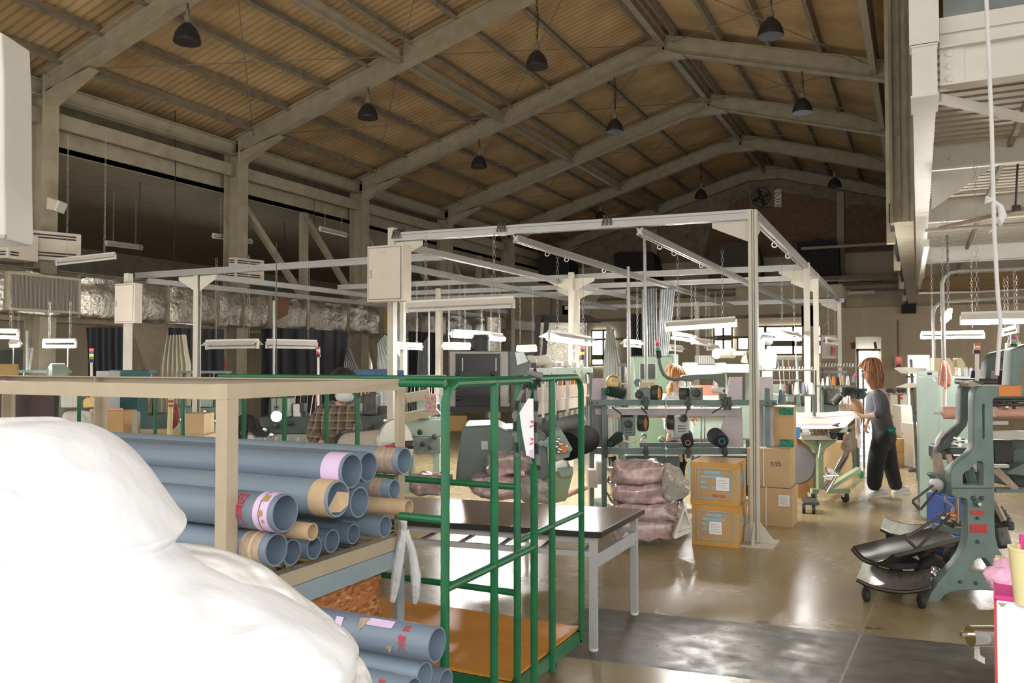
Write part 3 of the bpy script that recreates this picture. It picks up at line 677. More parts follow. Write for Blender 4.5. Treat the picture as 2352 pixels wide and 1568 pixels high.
# ------------------------------------------------------------------ aluminium lamp frames standing on posts
FZ = 2.94
def ex(m, p0, p1, s=.06, h=None): # slotted extrusion
    h = h or s; p0, p1 = Vector(p0), Vector(p1); d = (p1-p0).normalized(); up = Vector((0, 0, 1)) if abs(d.z) < .9 else Vector((0, 1, 0))
    x = d.cross(up).normalized(); u = x.cross(d)
    for i in (-1, 1):
        for j in (-1, 1): m.bar(p0+x*i*s*.34+u*j*h*.36, p1+x*i*s*.34+u*j*h*.36, s*.32, h*.28, up)
    m.bar(p0, p1, s*.72, h*.72, up); return m
fr = thing('lamp_frame', 'tall aluminium frame carrying hanging lamps, post on white foot plate near the cartons', 'frame', (-1.323, 7.605, 0))
P1 = Vector((-1.323, 7.605, 0)); P2 = Vector((-5.0, 7.30, 0))
beamdir = (P2-P1).normalized()
def framebeam(a, b, s=.07, h=.09, nm='beam'): return ex(MB(), a, b, s, h).build(nm, m_alu, fr, smooth=0)
up_ = lambda v, z: Vector((v.x, v.y, z))
framebeam(up_(P1, FZ), up_(P2, FZ))
RB = [Vector((-1.36, 11.9, 0)), Vector((-1.40, 13.4, 0)), Vector((-1.48, 18.6, 0))]
framebeam(up_(P1, FZ-.0)+Vector((0, .05, 0)), up_(RB[2], FZ))
for tt, yy in ((.28, 18.4), (.62, 18.2), (.97, 17.9)):
    a = P1.lerp(P2, tt); framebeam(up_(a, FZ-.09), Vector((a.x-.02, yy, FZ-.09)), .06, .07, 'long_beam')
for y, xe in ((11.9, -9.0), (13.4, -9.0), (18.5, -7.5)): framebeam(Vector((-1.38, y, FZ-.02)), Vector((xe, y-.4, FZ-.02)), .06, .08, 'cross_beam')
def fpost(v, nm='post', foot=True, z1=FZ+.04, s=.075):
    MB().box(v.x-s*.5, v.x+s*.5, v.y-s*.5, v.y+s*.5, 0.02, z1).build(nm, m_post, fr, smooth=0)
    if v is P1:
        for o in (-.004, .014): MB().box(v.x+o-.003, v.x+o+.003, v.y-s*.5-.002, v.y-s*.5, .03, z1).build('cable_slot', m_iron, fr, smooth=0)
    if foot:
        f = MB(); c = v
        for d in (Vector((1, 0, 0)), Vector((-1, 0, 0)), Vector((0, 1, 0)), Vector((0, -1, 0))):
            n = Vector((d.y, -d.x, 0))*.005
            f.prism([c+d*s*.5+Vector((0, 0, .012))-n, c+d*.17+Vector((0, 0, .012))-n, c+d*.16+Vector((0, 0, .045))-n, c+d*s*.5+Vector((0, 0, .20))-n], n*2)
        f.box(c.x-.18, c.x+.18, c.y-.18, c.y+.18, 0, .014).build('foot_plate', m_post, fr, smooth=0)
fpost(P1); fpost(P2, z1=FZ+.1)
for v in RB: fpost(v, foot=False)
for v in (Vector((-4.7, 11.6, 0)), Vector((-5.2, 13.1, 0)), Vector((-7.6, 11.4, 0)), Vector((-7.9, 13.0, 0)), Vector((-4.4, 18.3, 0))): fpost(v, foot=False, s=.07)
def gus(v, d, y=0.0):
    d = Vector(d); n = Vector((d.y, -d.x, 0))*.004
    MB().prism([up_(v, FZ-.05)-n, up_(v+d*.36, FZ-.05)-n, up_(v+d*.36, FZ-.10)-n, up_(v, FZ-.26)-n], n*2).build('gusset', m_post, fr, smooth=0)
gus(P1, beamdir); gus(P2, -beamdir); gus(P1, (0, 1, 0)); gus(P2, (0, 1, 0)); gus(RB[0], beamdir); gus(RB[1], beamdir); gus(RB[2], beamdir)
for v in (Vector((-4.7, 11.6, 0)), Vector((-5.2, 13.1, 0))): gus(v, beamdir); gus(v, -beamdir)
# ring bolts under the long beams and hoses tied over the front one
for tt in (.28, .62):
    a = P1.lerp(P2, tt)
    for y in (8.2, 8.75, 10.0):
        c = Vector((a.x, y, FZ-.15)); MB().lathe([(.02, -.004), (.028, -.004), (.028, .004), (.02, .004)], c, (0, 1, 0), 12, closed=True).tube([c+Vector((0, 0, .025)), c+Vector((0, 0, .05))], .006, 6).build('ring_bolt', m_chrome, fr)
for y in (9.0, 10.0):
    c = Vector((-1.345, y, FZ-.09)); MB().lathe([(.022, -.004), (.032, -.004), (.032, .004), (.022, .004)], c, (0, 1, 0), 12, closed=True).tube([c+Vector((0, 0, .025)), c+Vector((0, 0, .06))], .006, 6).build('ring_bolt', m_chrome, fr)
for tt in (.655, .36, .98):
    a = up_(P1.lerp(P2, tt), FZ); m = MB()
    for k in range(3):
        o = beamdir*(.04*k-.03); m.tube([a+o+Vector((.0, -.05, -.02)), a+o+Vector((.01*k, -.05, .06)), a+o*1.6+Vector((.02, 0, .085)), a+o+Vector((.05*k, .06, .05)), a+o+Vector((.1, .08, -.05))], .009, 6)
    m.build('cable_loop', m_iron, fr)
m = MB(VM).pbox(1729, 1106, 1741, 1143, 7.42, .05); m.build('power_socket', m_beigebox, fr, bevel=.004)
m = MB(VM)
for y in (1115, 1129):
    for x in (1732.5, 1736.5): m.pbox(x, y, x+1.4, y+5, 7.412, .02)
m.build('socket_slot', m_black, fr, smooth=0)
# second frame on the left
f2 = thing('lamp_frame', 'aluminium lamp frame further left with a post before the foil duct', 'frame', (-9.5, 8.85, 0))
def fb2(a, b, s=.06, h=.08): ex(MB(), a, b, s, h).build('beam', m_alu, f2, smooth=0)
Q1 = Vector((-9.5, 8.85, 0)); Q2 = w(292, 900, 12.28); Q2.z = 0
fb2(Vector((-10.7, 8.78, FZ)), Vector((-5.3, 8.85, FZ)), .07, .09)
fb2(Vector((-9.2, 8.85, FZ-.08)), Vector((-9.0, 18, FZ-.08))); fb2(Vector((-10.5, 8.8, FZ-.08)), Vector((-10.2, 19, FZ-.08))); fb2(Vector((-6.0, 8.85, FZ-.08)), Vector((-6.2, 18, FZ-.08)))
fb2(Vector((-10.6, 14.2, FZ-.02)), Vector((-4.8, 14.5, FZ-.02)))
for v, zt in ((Q1, FZ+.04), (Vector((-8.7, 14.4, 0)), FZ)):
    MB().box(v.x-.04, v.x+.04, v.y-.04, v.y+.04, .0, zt).build('post', m_post, f2, smooth=0)
    n = Vector((0, .004, 0))
    for s_ in (1, -1): MB().prism([up_(v, FZ-.05)-n, up_(v, FZ-.05)+Vector((s_*.38, 0, 0))-n, up_(v, FZ-.1)+Vector((s_*.38, 0, 0))-n, up_(v, FZ-.3)-n], n*2).build('gusset', m_post, f2, smooth=0)
MB().box(Q1.x+.04, Q1.x+.046, Q1.y-.02, Q1.y+.02, .02, FZ).build('cable_slot', m_iron, f2, smooth=0)
v = Q2; MB().box(v.x-.045, v.x+.045, v.y-.045, v.y+.045, 0, FZ).build('post', m_post, f2, smooth=0)
# two wall boxes on posts
def swbox(px0, py0, px1, py1, D, dep, label, wd_):
    p = w((px0+px1)/2, py1, D); h = S(py1-py0, D)
    t = thing('distribution_box', label, 'switch box', p, 'switch boxes on the lamp frames')
    x0, x1, y0 = p.x-wd_/2, p.x+wd_/2, p.y
    MB().box(x0, x1, y0, y0+dep, p.z, p.z+h).build('box_body', m_beigebox, t, bevel=.006)
    MB().box(x0+.025, x1-.025, y0-.008, y0+.004, p.z+.025, p.z+h-.025).build('door_panel', m_beigebox, t, bevel=.004)
    m = MB().box(x0+.02, x1-.02, y0-.002, y0, p.z+.02, p.z+h-.02).build('door_seam', m_iron, t, smooth=0)
    MB().box(x0+.04, x0+.06, y0-.016, y0-.004, p.z+h*.42, p.z+h*.57).build('latch', m_gray, t, bevel=.003)
    return t, (x0, x1, y0, p.z, h)
sb, (a0, a1, b0, z_, h_) = swbox(835, 562, 932, 692, 8.42, .16, 'beige switch box on the post at the end of the long aluminium beam', .44)
m = MB().box((a0+a1)/2-.035, (a0+a1)/2-.01, b0-.011, b0-.006, z_+h_*.86, z_+h_*.875).box((a0+a1)/2, (a0+a1)/2+.02, b0-.011, b0-.006, z_+h_*.86, z_+h_*.875).build('lettering', m_tablegrey, sb, smooth=0)
swbox(252, 650, 318, 742, 12.1, .14, 'beige switch box on the post before the foil duct', .42)
# thin steel poles and lifting chains in the middle
for (x, y0, y1, D, lab) in ((1480, 530, 905, 8.6, 'bright thin steel pole hanging from the aluminium frame over the orange disc'), (1443, 612, 930, 8.7, 'thin steel pole left of the hanging bright one, over the spool machine')):
    MB().tube([w(x, y0, D), w(x+(2 if x > 1470 else -1)+3, y1, D)], .017, 10).build('steel_pole', m_gray, None, lab, 'pole', 'steel poles of the spool machine')
for (x, D) in ((629, 9.4), (985, 13)):
    MB().tube([w(x, 690, D), w(x, 895, D)], .012, 8).build('steel_pole', m_gray, None, 'thin steel conduit pole %s' % ('between the unlit lamps before the dark curtain' if x < 700 else 'left of the smoked panel machine'), 'pole', 'thin steel conduit poles')
for i, (x, y, x2, y2, Y, lab) in enumerate(((318, 283, 322, 600, 12.0, 'dusty rope hanging from the eaves, nearer the first column'), (402, 226, 400, 620, 12.0, 'dusty rope hanging from the roof beside the aisle opening'), (642, 372, 655, 560, 17.0, 'dusty rope hanging in front of the diagonal braces'), (718, 336, 722, 520, 16.5, 'dusty rope hanging from a purlin past the second column'))):
    a, b = aY(x, y, Y), aY(x2, y2, Y); MB().tube([a, a.lerp(b, .4)+Vector((.02, 0, 0)), b], .009, 6).build('rope', m_shade, None, lab, 'rope', 'dusty ropes under the roof')
# ------------------------------------------------------------------ beige and pale blue tube rack
rx1, ry0, ry1, rz = -2.10, 2.09, 3.17, 1.53; rx0 = -4.95
rk = thing('tube_rack', 'beige angle-iron rack with pale blue lower frame holding grey pipes', 'rack', (-3.2, 2.6, 0))
def angle(p0, p1, f1, f2, nm, m=None, t=.006):  # L section: two flanges
    p0, p1, f1, f2 = map(Vector, (p0, p1, f1, f2)); d = p1-p0; a = f1.normalized()*t; b = f2.normalized()*t
    mb = MB().prism([p0, p0+f1, p0+f1+b, p0+a+b, p0+f2+a, p0+f2], d)
    return mb.build(nm, m or m_beigerack, rk, smooth=0)
A = .052
for x, fx in ((rx1, -1), (-4.13, 1), (rx0, 1)):
    for y, fy in ((ry0, 1), (ry1, -1)):
        if x == -4.13 and y == ry0: continue
        angle((x, y, .78), (x, y, rz), (fx*A, 0, 0), (0, fy*A, 0), 'post')
        angle((x, y, 0), (x, y, .78), (fx*A, 0, 0), (0, fy*A, 0), 'lower_post', m_bluerack)
for y, fy in ((ry0-.0015, 1), (ry1+.0015, -1)):
    angle((rx0, y, rz), (rx1, y, rz), (0, fy*A, 0), (0, 0, -A), 'top_rail'); angle((rx0, y, .80), (rx1, y, .80), (0, fy*A, 0), (0, 0, -A), 'shelf_rail')
    angle((rx0, y, .745), (rx1, y, .745), (0, fy*A, 0), (0, 0, -.07), 'lower_rail', m_bluerack)
for x, fx in ((rx1+.0015, -1), (rx0-.0015, 1)):
    angle((x, ry0, rz+.0015), (x, ry1, rz+.0015), (fx*A, 0, 0), (0, 0, -A), 'top_rail')
    angle((x, ry0, .83), (x, ry1, .83), (fx*A, 0, 0), (0, 0, -A-.005), 'shelf_rail'); angle((x, ry0, .77), (x, ry1, .77), (fx*A, 0, 0), (0, 0, -.075), 'lower_rail', m_bluerack)
for y in (2.4, 2.8): MB().box(rx0, rx1-.02, y, y+.04, .795, .805).build('shelf_slat', m_beigerack, rk, smooth=0)
MB().box(rx1-.10, rx1-.085, ry0+.06, ry1-.06, .08, .69).build('side_board', m_osb, rk, smooth=0)
tag(rk.children[-1], 'orange-brown strand board')
t = MB().box(-5.2, -4.63, ry1+.06, ry1+.09, .9, 1.50).build('backing_board', m_maroon, rk, smooth=0)
# ------------------------------------------------------------------ pipes on the rack
def tube_roll(px, py, Y, dia, length, label, m=None, tape=None, x0=None, wall=.006, name='cloth_tube', group='grey-blue pipes on the rack', tilt=0.0):
    p = aY(px, py, Y); e = Vector((p.x-length, p.y+tilt, p.z)); m = m or m_pvc
    t = thing(name, label, 'tube', e, group)
    MB().pipe(e, p, dia/2, dia/2-wall, 36).build('pipe_wall', m, t, smooth=50)
    if tape:
        kind, a, b, mm = tape
        d = (e-p).normalized(); MB().pipe(p+d*a, p+d*b, dia/2+.0022, dia/2+.0002, 36).build(kind, mm, t, smooth=50)
    return t, p
def mark(t, p, dia, txt, dx, ang, size, m=m_red, nm='ink_mark'):
    # hand lettering on the curved wall, facing outward at the given angle (0 = towards the camera side)
    n = Vector((0, -math.cos(ang), math.sin(ang))); up = Vector((0, math.sin(ang), math.cos(ang)))
    return words3d(txt, size, p+Vector((dx, 0, 0))+n*(dia/2+.0012), (1, 0, 0), up, m, nm, t)
D_ = .128
T, p = tube_roll(635, 1262, 2.20, .112, 2.6, 'grey-blue pipe low on the shelf by the corner post, brown tape band', tape=('tape_band', .03, .115, m_tape))
MB().lathe([(.0585, 0), (.0605, .002), (.0605, .010), (.0585, .012)], p+Vector((-.075, 0, 0)), (1, 0, 0), 30, closed=True).build('tape_seam', m_kraft, T)
T, p = tube_roll(655, 1178, 2.20, .130, 2.6, 'grey-blue pipe with lilac paper ring and red marks beside the corner post', tape=('label_ring', .022, .085, m_lilac))
mark(T, p, .13, '囚', -.150, .72, .045); mark(T, p, .13, '無', -.152, .12, .045); mark(T, p, .13, '八', -.145, -.42, .045)
MB().pipe(p+Vector((-.06, 0, 0)), p+Vector((-.056, 0, 0)), .0675, .067, 36).build('ink_ring', m_ink, T)
for dx, an, s_ in ((-.045, .9, .03), (-.05, .1, .022), (-.04, -.3, .012)):
    n = Vector((0, -math.cos(an), math.sin(an))); u = Vector((0, math.sin(an), math.cos(an))); c = p+Vector((dx, 0, 0))+n*.0685
    MB().prism([c+Vector((-s_*.5, 0, 0))-u*s_*.5, c+Vector((s_*.5, 0, 0))-u*s_*.4, c+Vector((s_*.4, 0, 0))+u*s_*.5, c+Vector((-s_*.4, 0, 0))+u*s_*.4], n*.001).build('paper_scrap', m_ochre, T, smooth=0)
T, p = tube_roll(777, 1145, 2.44, .132, 2.7, 'grey-blue pipe with kraft paper ring and a torn paper flap in its mouth', m_pvc2, tape=('kraft_ring', .012, .085, m_kraft))
MB().prism([p+Vector((-.008, .02, -.052)), p+Vector((.004, .05, -.03)), p+Vector((.004, .052, .015)), p+Vector((-.03, .03, .02)), p+Vector((-.05, -.01, -.055))], (.002, .001, 0)).build('paper_flap', m_kraft, T, smooth=0)
T, p = tube_roll(808, 1081, 2.53, .130, 2.7, 'grey-blue pipe topmost of the front pile with a wide lilac paper ring', tape=('label_ring', .012, .095, m_lilac))
MB().tube([p+Vector((-.19, -.058, -.028)), p+Vector((-.10, -.060, -.030)), p+Vector((-.03, -.062, -.027))], .0018, 5).build('pen_line', m_ink, T)
tube_roll(846, 1072, 2.74, .122, 2.7, 'plain grey-blue pipe lying just behind the topmost one')
T, p = tube_roll(929, 1058, 3.02, .116, 3.0, 'grey-blue pipe at the back of the rack, its end wound with smeared brown tape', m_pvc2, tape=('tape_wrap', .025, .12, m_tape))
MB().prism([p+Vector((-.09, -.02, .0585)), p+Vector((-.03, -.02, .0585)), p+Vector((-.045, .0, .0605)), p+Vector((-.10, .0, .0605))], (0, 0, .001)).build('red_label', m_red, T, smooth=0)
tube_roll(826, 1153, 2.68, .122, 2.8, 'plain grey-blue pipe behind the kraft-ringed one', m_pvc2)
tube_roll(906, 1124, 2.96, .088, 2.9, 'slimmer grey-blue pipe with brown tape rings before the end post', m_pvc2, tape=('tape_band', .045, .10, m_tape))
tube_roll(939, 1166, 2.86, .066, 1.0, 'slim kraft cardboard tube sticking out past the end post', m_kraft, wall=.004, name='cardboard_tube', group='cardboard tubes on the rack')
tube_roll(718, 1221, 2.30, .060, 1.0, 'slim kraft cardboard tube tucked under the lilac-ringed pipe', m_kraft, wall=.004, name='cardboard_tube', group='cardboard tubes on the rack')
tube_roll(671, 1268, 2.36, .096, 2.6, 'grey-blue pipe on the shelf half hidden by the brown-taped one')
tube_roll(722, 1258, 2.52, .088, 2.6, 'dull grey-blue pipe third along the shelf')
tube_roll(763, 1242, 2.64, .092, 2.6, 'grey-blue pipe on the shelf with its mouth showing fourth along')
tube_roll(812, 1226, 2.77, .084, 2.6, 'grey-blue pipe on the shelf fifth along, mouth in shade')
tube_roll(885, 1209, 2.91, .094, 2.8, 'grey-blue pipe with a broken edge at the back end of the shelf', m_pvc2)
tube_roll(590, 1318, 2.27, .09, 2.5, 'grey-blue pipe sunk behind the shelf rail under the brown-taped one')
T, p = tube_roll(1004, 1480, 2.31, .112, 2.2, 'grey-blue pipe of the floor stack, lilac slips and red marks by its end', group='grey-blue pipes stacked beside the rack')
mark(T, p, .112, '図', -.095, .95, .026); mark(T, p, .112, '無', -.10, .25, .034); mark(T, p, .112, '八', -.10, -.2, .03)
for dx, an, a, b in ((-.20, 1.05, .10, .03), (-.36, .55, .03, .05)):
    n = Vector((0, -math.cos(an), math.sin(an))); u = Vector((0, math.sin(an), math.cos(an))); c = p+Vector((dx, 0, 0))+n*.0565
    MB().prism([c+Vector((-a/2, 0, 0))-u*b*.5, c+Vector((a/2, 0, 0))-u*b*.5, c+Vector((a/2, 0, 0))+u*b*.5, c+Vector((-a/2, 0, 0))+u*b*.5], n*.001).build('lilac_slip', m_lilac, T, smooth=0)
for dx, an, s_ in ((-.27, .8, .05), (-.15, -.35, .03)):
    n = Vector((0, -math.cos(an), math.sin(an))); u = Vector((0, math.sin(an), math.cos(an))); c = p+Vector((dx, 0, 0))+n*.0565
    MB().prism([c-u*s_*.5, c+Vector((s_*.3, 0, 0))-u*s_*.1, c+Vector((s_*.5, 0, 0))+u*s_*.5, c+Vector((-s_*.3, 0, 0))+u*s_*.4], n*.001).build('paper_scrap', m_tape, T, smooth=0)
T, p = tube_roll(975, 1555, 2.33, .100, 2.2, 'grey-blue pipe under the red-marked one in the floor stack', m_pvc2, group='grey-blue pipes stacked beside the rack')
T, p = tube_roll(948, 1592, 2.21, .098, 2.2, 'grey-blue pipe with faint red marks at the bottom edge of the picture', group='grey-blue pipes stacked beside the rack')
mark(T, p, .10, '無', -.09, .6, .03)
tube_roll(1024, 1568, 2.42, .092, 2.2, 'grey-blue pipe rearmost in the floor stack next to the green cart', group='grey-blue pipes stacked beside the rack')
# plastic strip tied to the rack end
m = MB(); c = Vector((rx1+.02, 3.12, .985))
def strip(pts, wd_, m):
    for a, b in zip(pts, pts[1:]): m.bar(a, b, wd_, .008, (1, .3, 0))
m.tube([c, c+Vector((.01, -.01, -.07)), c+Vector((.015, -.01, -.15))], [.008, .02, .016], 8)
m.tube([c+Vector((.015, -.01, -.13)), c+Vector((.0, -.025, -.25)), c+Vector((-.015, -.03, -.36)), c+Vector((-.03, -.03, -.44))], [.016, .024, .022, .014], 8)
m.tube([c+Vector((.015, .0, -.13)), c+Vector((.04, .02, -.22)), c+Vector((.06, .02, -.33)), c+Vector((.062, .02, -.42)), c+Vector((.055, .02, -.45))], [.016, .018, .024, .018, .01], 8)
m.build('plastic_strip', m_bag_silver, None, 'knotted translucent plastic strip hanging from the rack end', 'strip')

# ------------------------------------------------------------------ white cloth heap at the front
def soft(name, outl, D, front, back, mtl, label, amp=.03, freq=4, seed=0, cc=None, cat='cloth', group='bundled cotton cloth heap', pw=.75, fo=.045, ff=4.0):
    o = [q(a, b, d if len(o_) > 2 else D) for o_ in outl for a, b, d in [(o_[0], o_[1], o_[2] if len(o_) > 2 else D)]]
    c = q(cc[0], cc[1], D) if cc else sum(o, Vector())/len(o)
    ob = MB(VM).puff(o, c, front, back, rings=40, amp=amp, freq=freq, seed=seed, pw=pw, sub=10, fold=fo, ffreq=ff).build(name, mtl, None, label, cat, group, smooth=80)
    return ob
soft('cloth_bale', [(-160, 1010), (-40, 968), (50, 956), (80, 968), (140, 974), (200, 1008), (262, 1075), (322, 1158), (372, 1225), (387, 1240), (372, 1262), (348, 1284), (250, 1300), (120, 1330), (-40, 1350), (-180, 1340)], 1.55, .26, .30, m_sheet, 'big white folded cloth slumped over the top of the heap', .02, 3.2, 3, (90, 1180))
soft('cloth_bale', [(-150, 1300), (40, 1240), (200, 1225), (300, 1255), (350, 1286), (420, 1312), (500, 1345), (600, 1392), (690, 1448), (750, 1490), (790, 1515), (808, 1545), (800, 1600), (700, 1800), (400, 1900), (60, 1900), (30, 1568), (20, 1450), (-100, 1440)], 1.50, .28, .32, m_sheet, 'broad white cloth sack sloping down under the folded one', .02, 3, 11, (380, 1560))
soft('cloth_bale', [(340, 1300), (372, 1266), (388, 1256), (420, 1266), (500, 1293), (600, 1343), (700, 1410), (770, 1464), (796, 1492), (770, 1520), (640, 1470), (500, 1400), (400, 1345)], 1.66, .12, .16, m_sheet2, 'greyish crumpled cloth between the white sack and the pipes', .03, 7, 5)
soft('cloth_bale', [(660, 1440), (720, 1430), (780, 1470), (812, 1520), (806, 1560), (838, 1580), (850, 1650), (700, 1700), (640, 1550)], 1.62, .10, .14, m_sheet2, 'gathered neck of the white sack in soft pleats beside the lower pipes', .02, 9, 8)
soft('cloth_bale', [(-120, 1440), (10, 1452), (36, 1490), (60, 1568), (80, 1700), (-120, 1800)], 1.36, .08, .16, m_rib, 'ribbed greyish pink knit roll under the white sack', .01, 6, 9)
soft('cloth_bale', [(-100, 1120), (0, 1128), (45, 1118), (78, 1140), (70, 1170), (30, 1190), (-60, 1200)], 1.34, .06, .09, m_sheet, 'rolled edge of white cloth lying in the crease of the heap', .015, 9, 14)
# the low trolley carrying the heap
t = thing('cloth_trolley', 'low beige trolley deck under the white cloth heap', 'trolley', VM @ Vector((-.75, 1.65, 0)))
MB(VM).box(-1.7, -.25, 1.25, 2.0, .30, .36).build('deck', m_beigerack, t, smooth=0)
for x in (-1.5, -.45):
    for y in (1.4, 1.85): MB(VM).lathe([(.06, -.02), (.06, .02)], (x, y, .06), (1, 0, 0), 16).box(x-.03, x+.03, y-.03, y+.03, .06, .30).build('caster', m_rubber, t)
MB(VM).box(-1.6, -.30, 1.3, 1.9, .36, .62).build('carton_base', m_carton, t, smooth=0)

# ------------------------------------------------------------------ green roll carts
def cart(x, y0, y1, L, dz, label, name='roll_cart', right=(0, .5, 1), ends=(True, False), zt=1.53):
    R = .0165
    t = thing(name, label, 'cart', (x-L/2, (y0+y1)/2, 0), 'green tube roll carts')
    P = lambda yy, z, xx=x: Vector((xx, yy, z))
    ys = [y0+(y1-y0)*f for f in right]
    # side hoop with rounded corners
    rr = .07
    hoop = [P(y0, dz-.06), P(y0, zt-rr), P(y0+rr*.3, zt-rr*.3), P(y0+rr, zt), P(y1-rr, zt), P(y1-rr*.3, zt-rr*.3), P(y1, zt-rr), P(y1, dz-.06)]
    MB().tube(hoop, R, 10).build('side_hoop', m_cartgreen, t)
    for y in ys[1:-1]: MB().tube([P(y, dz-.1), P(y, zt)], R, 10).build('upright', m_cartgreen, t)
    MB().tube([P(y0, .81), P(y1, .81)], R*.9, 10).build('side_rail', m_cartgreen, t)
    if ends[0]:
        for z in (zt, 1.05, .58): MB().tube([P(y0, z), P(y0, z, x-L)], R*.9, 10).build('end_rail', m_cartgreen, t)
        if L > 1: MB().tube([P(y0, dz, x-L), P(y0, zt, x-L)], R, 10).build('end_post', m_cartgreen, t)
    if ends[1]:
        for z in (zt-.02,): MB().tube([P(y1, z), P(y1, z, x-L)], R*.9, 10).build('end_rail', m_cartgreen, t)
    MB().box(x-L, x-.02, y0-.02, y1+.02, dz-.012, dz).build('deck', m_orange, t, smooth=0)
    m = MB()
    for a, b in (((x-.02, y0), (x-.02, y1)), ((x-L, y0), (x-L, y1)), ((x-L, y0), (x, y0)), ((x-L, y1), (x, y1))): m.bar(Vector(a+(dz-.045,)), Vector(b+(dz-.045,)), .04, .06)
    m.build('deck_frame', m_cartgreen, t, smooth=0)
    for xx in (x-.12, x-L+.12) if L > 1 else (x-.2,):
        for yy in (y0+.1, y1-.1):
            c = MB().lathe([(.05, -.016), (.055, -.01), (.055, .01), (.05, .016)], (xx, yy, .055), (1, .3, 0), 18).box(xx-.03, xx-.022, yy-.03, yy+.03, .05, dz-.07).box(xx+.022, xx+.03, yy-.03, yy+.03, .05, dz-.07).box(xx-.045, xx+.045, yy-.045, yy+.045, dz-.085, dz-.07).build('caster', m_rubber, t)
    return t
cart(-1.50, 2.52, 3.27, .19, .20, 'green roll cart nearer the pipes, striped cloth strip tied to its corner')
cart(-1.615, 3.34, 4.12, 1.8, .205, 'green roll cart with bare orange deck beside the brown table', ends=(True, False))
def bars(pxs, Y, label, x0, x1, zt=1.43):
    t = thing('roll_cart', label, 'cart', ((x0+x1)/2, Y, 0), 'green tube roll carts')
    MB().tube([(x0, Y, .1), (x0, Y, zt-.06), (x0+.06, Y, zt), (x1-.06, Y, zt), (x1, Y, zt-.06), (x1, Y, .1)], .0165, 10).build('end_hoop', m_cartgreen, t)
    for px in pxs:
        x = aY(px, 1000, Y).x; MB().tube([(x, Y, .1), (x, Y, zt)], .0165, 10).build('upright', m_cartgreen, t)
    MB().box(x0, x1, Y, Y+.4, .15, .17).build('deck', m_orange, t, smooth=0)
    for xx in (x0+.1, x1-.1):
        for yy in (Y+.08, Y+.32): MB().lathe([(.055, -.02), (.055, .02)], (xx, yy, .056), (1, 0, 0), 14).box(xx-.02, xx+.02, yy-.02, yy+.02, .05, .16).build('caster', m_rubber, t)
bars((653, 750), 4.6, 'green roll cart behind the rack, uprights in front of the man in plaid', aY(560, 1000, 4.6).x, aY(821, 1000, 4.6).x)
bars((356,), 5.0, 'green roll cart far behind the rack, thick upright by the yellow machine', aY(181, 1000, 5.0).x, aY(420, 1000, 5.0).x)
# striped strip and paper tag tied on the cart corner
c = Vector((-1.50, 3.27, 1.53))
m = MB()
m.tube([c+Vector((-.03, -.02, .01)), c+Vector((.0, -.05, .03)), c+Vector((.03, .0, .02)), c+Vector((0, .03, -.01)), c+Vector((-.03, .0, -.02)), c+Vector((.0, -.03, -.015))], .014, 8)
mst = stripes('black_grey_strip', ((.03, .032, .04), (.2, .2, .21)), .09, 'Z', .8, .5)
for pts in ([(.0, -.02, 0), (-.015, -.05, -.12), (-.02, -.05, -.26), (.005, -.045, -.36)], [(.01, -.02, 0), (.035, -.05, -.1), (.03, -.06, -.22), (.05, -.06, -.38)], [(-.02, -.02, 0), (-.06, -.05, -.1), (-.07, -.05, -.2), (-.055, -.05, -.33)]):
    pts = [c+Vector(p) for p in pts]
    for a, b in zip(pts, pts[1:]): m.bar(a, b, .019, .005, (.4, 1, 0))
m.build('striped_strip', mst, None, 'black and grey striped cloth strip knotted on the cart corner', 'strip')
t = MB(VM).prism([q(1193, 948, 3.5), q(1213, 915, 3.5), q(1225, 915, 3.5), q(1227, 1050, 3.5), q(1209, 1046, 3.5), q(1199, 990, 3.5)], (0, .004, 0)).build('paper_tag', m_white, None, 'white paper tag hanging under the striped strip on the cart', 'tag', smooth=0)
for k, (y, s_) in enumerate(((965, 1.0), (1005, .8))):
    MB(VM).prism([q(1218, y, 3.497), q(1226, y+2, 3.497), q(1222, y+8, 3.497)], (0, .001, 0)).prism([q(1216, y+14, 3.497), q(1225, y+10, 3.497), q(1226, y+12, 3.497), q(1217, y+17, 3.497)], (0, .001, 0)).build('red_scribble', m_red, t, smooth=0)
MB(VM).prism([q(1216, 1035, 3.496), q(1227, 1030, 3.496), q(1227, 1053, 3.496), q(1217, 1049, 3.496)], (0, .003, 0)).build('pink_corner', m_lilac, t, smooth=0)
MB(VM).tube([q(1178, 950, 3.6), q(1186, 938, 3.6), q(1188, 955, 3.6), q(1184, 965, 3.6), q(1178, 960, 3.6)], .003, 6, closed=True).build('wire_loop', m_gray, None, 'thin wire loop hanging beside the paper tag', 'wire')

# ------------------------------------------------------------------ brown topped work table
ta = math.radians(8.5); tc, ts = math.cos(ta), math.sin(ta); t0 = Vector((-1.60, 4.36, 0))
tb = thing('work_table', 'long work table with glossy brown top and grey steel legs', 'table', t0)
TW = lambda a, b, z: t0+Vector((-a*tc-b*ts*0.0, -a*ts+b, z))
TL, TB, TZ = 2.3, .82, .665
m = MB().hexa([TW(TL,0,TZ-.03), TW(0,0,TZ-.03), TW(.0,TB,TZ-.03), TW(TL,TB,TZ-.03), TW(TL,0,TZ), TW(0,0,TZ), TW(0,TB,TZ), TW(TL,TB,TZ)]); m.build('table_top', m_tabletop, tb, bevel=.006)
MB().bar(TW(TL, .0, TZ-.016), TW(0.0, .0, TZ-.016), .012, .033).bar(TW(0, 0, TZ-.016), TW(0, TB, TZ-.016), .012, .033).build('edge_band', m_black, tb, smooth=0)
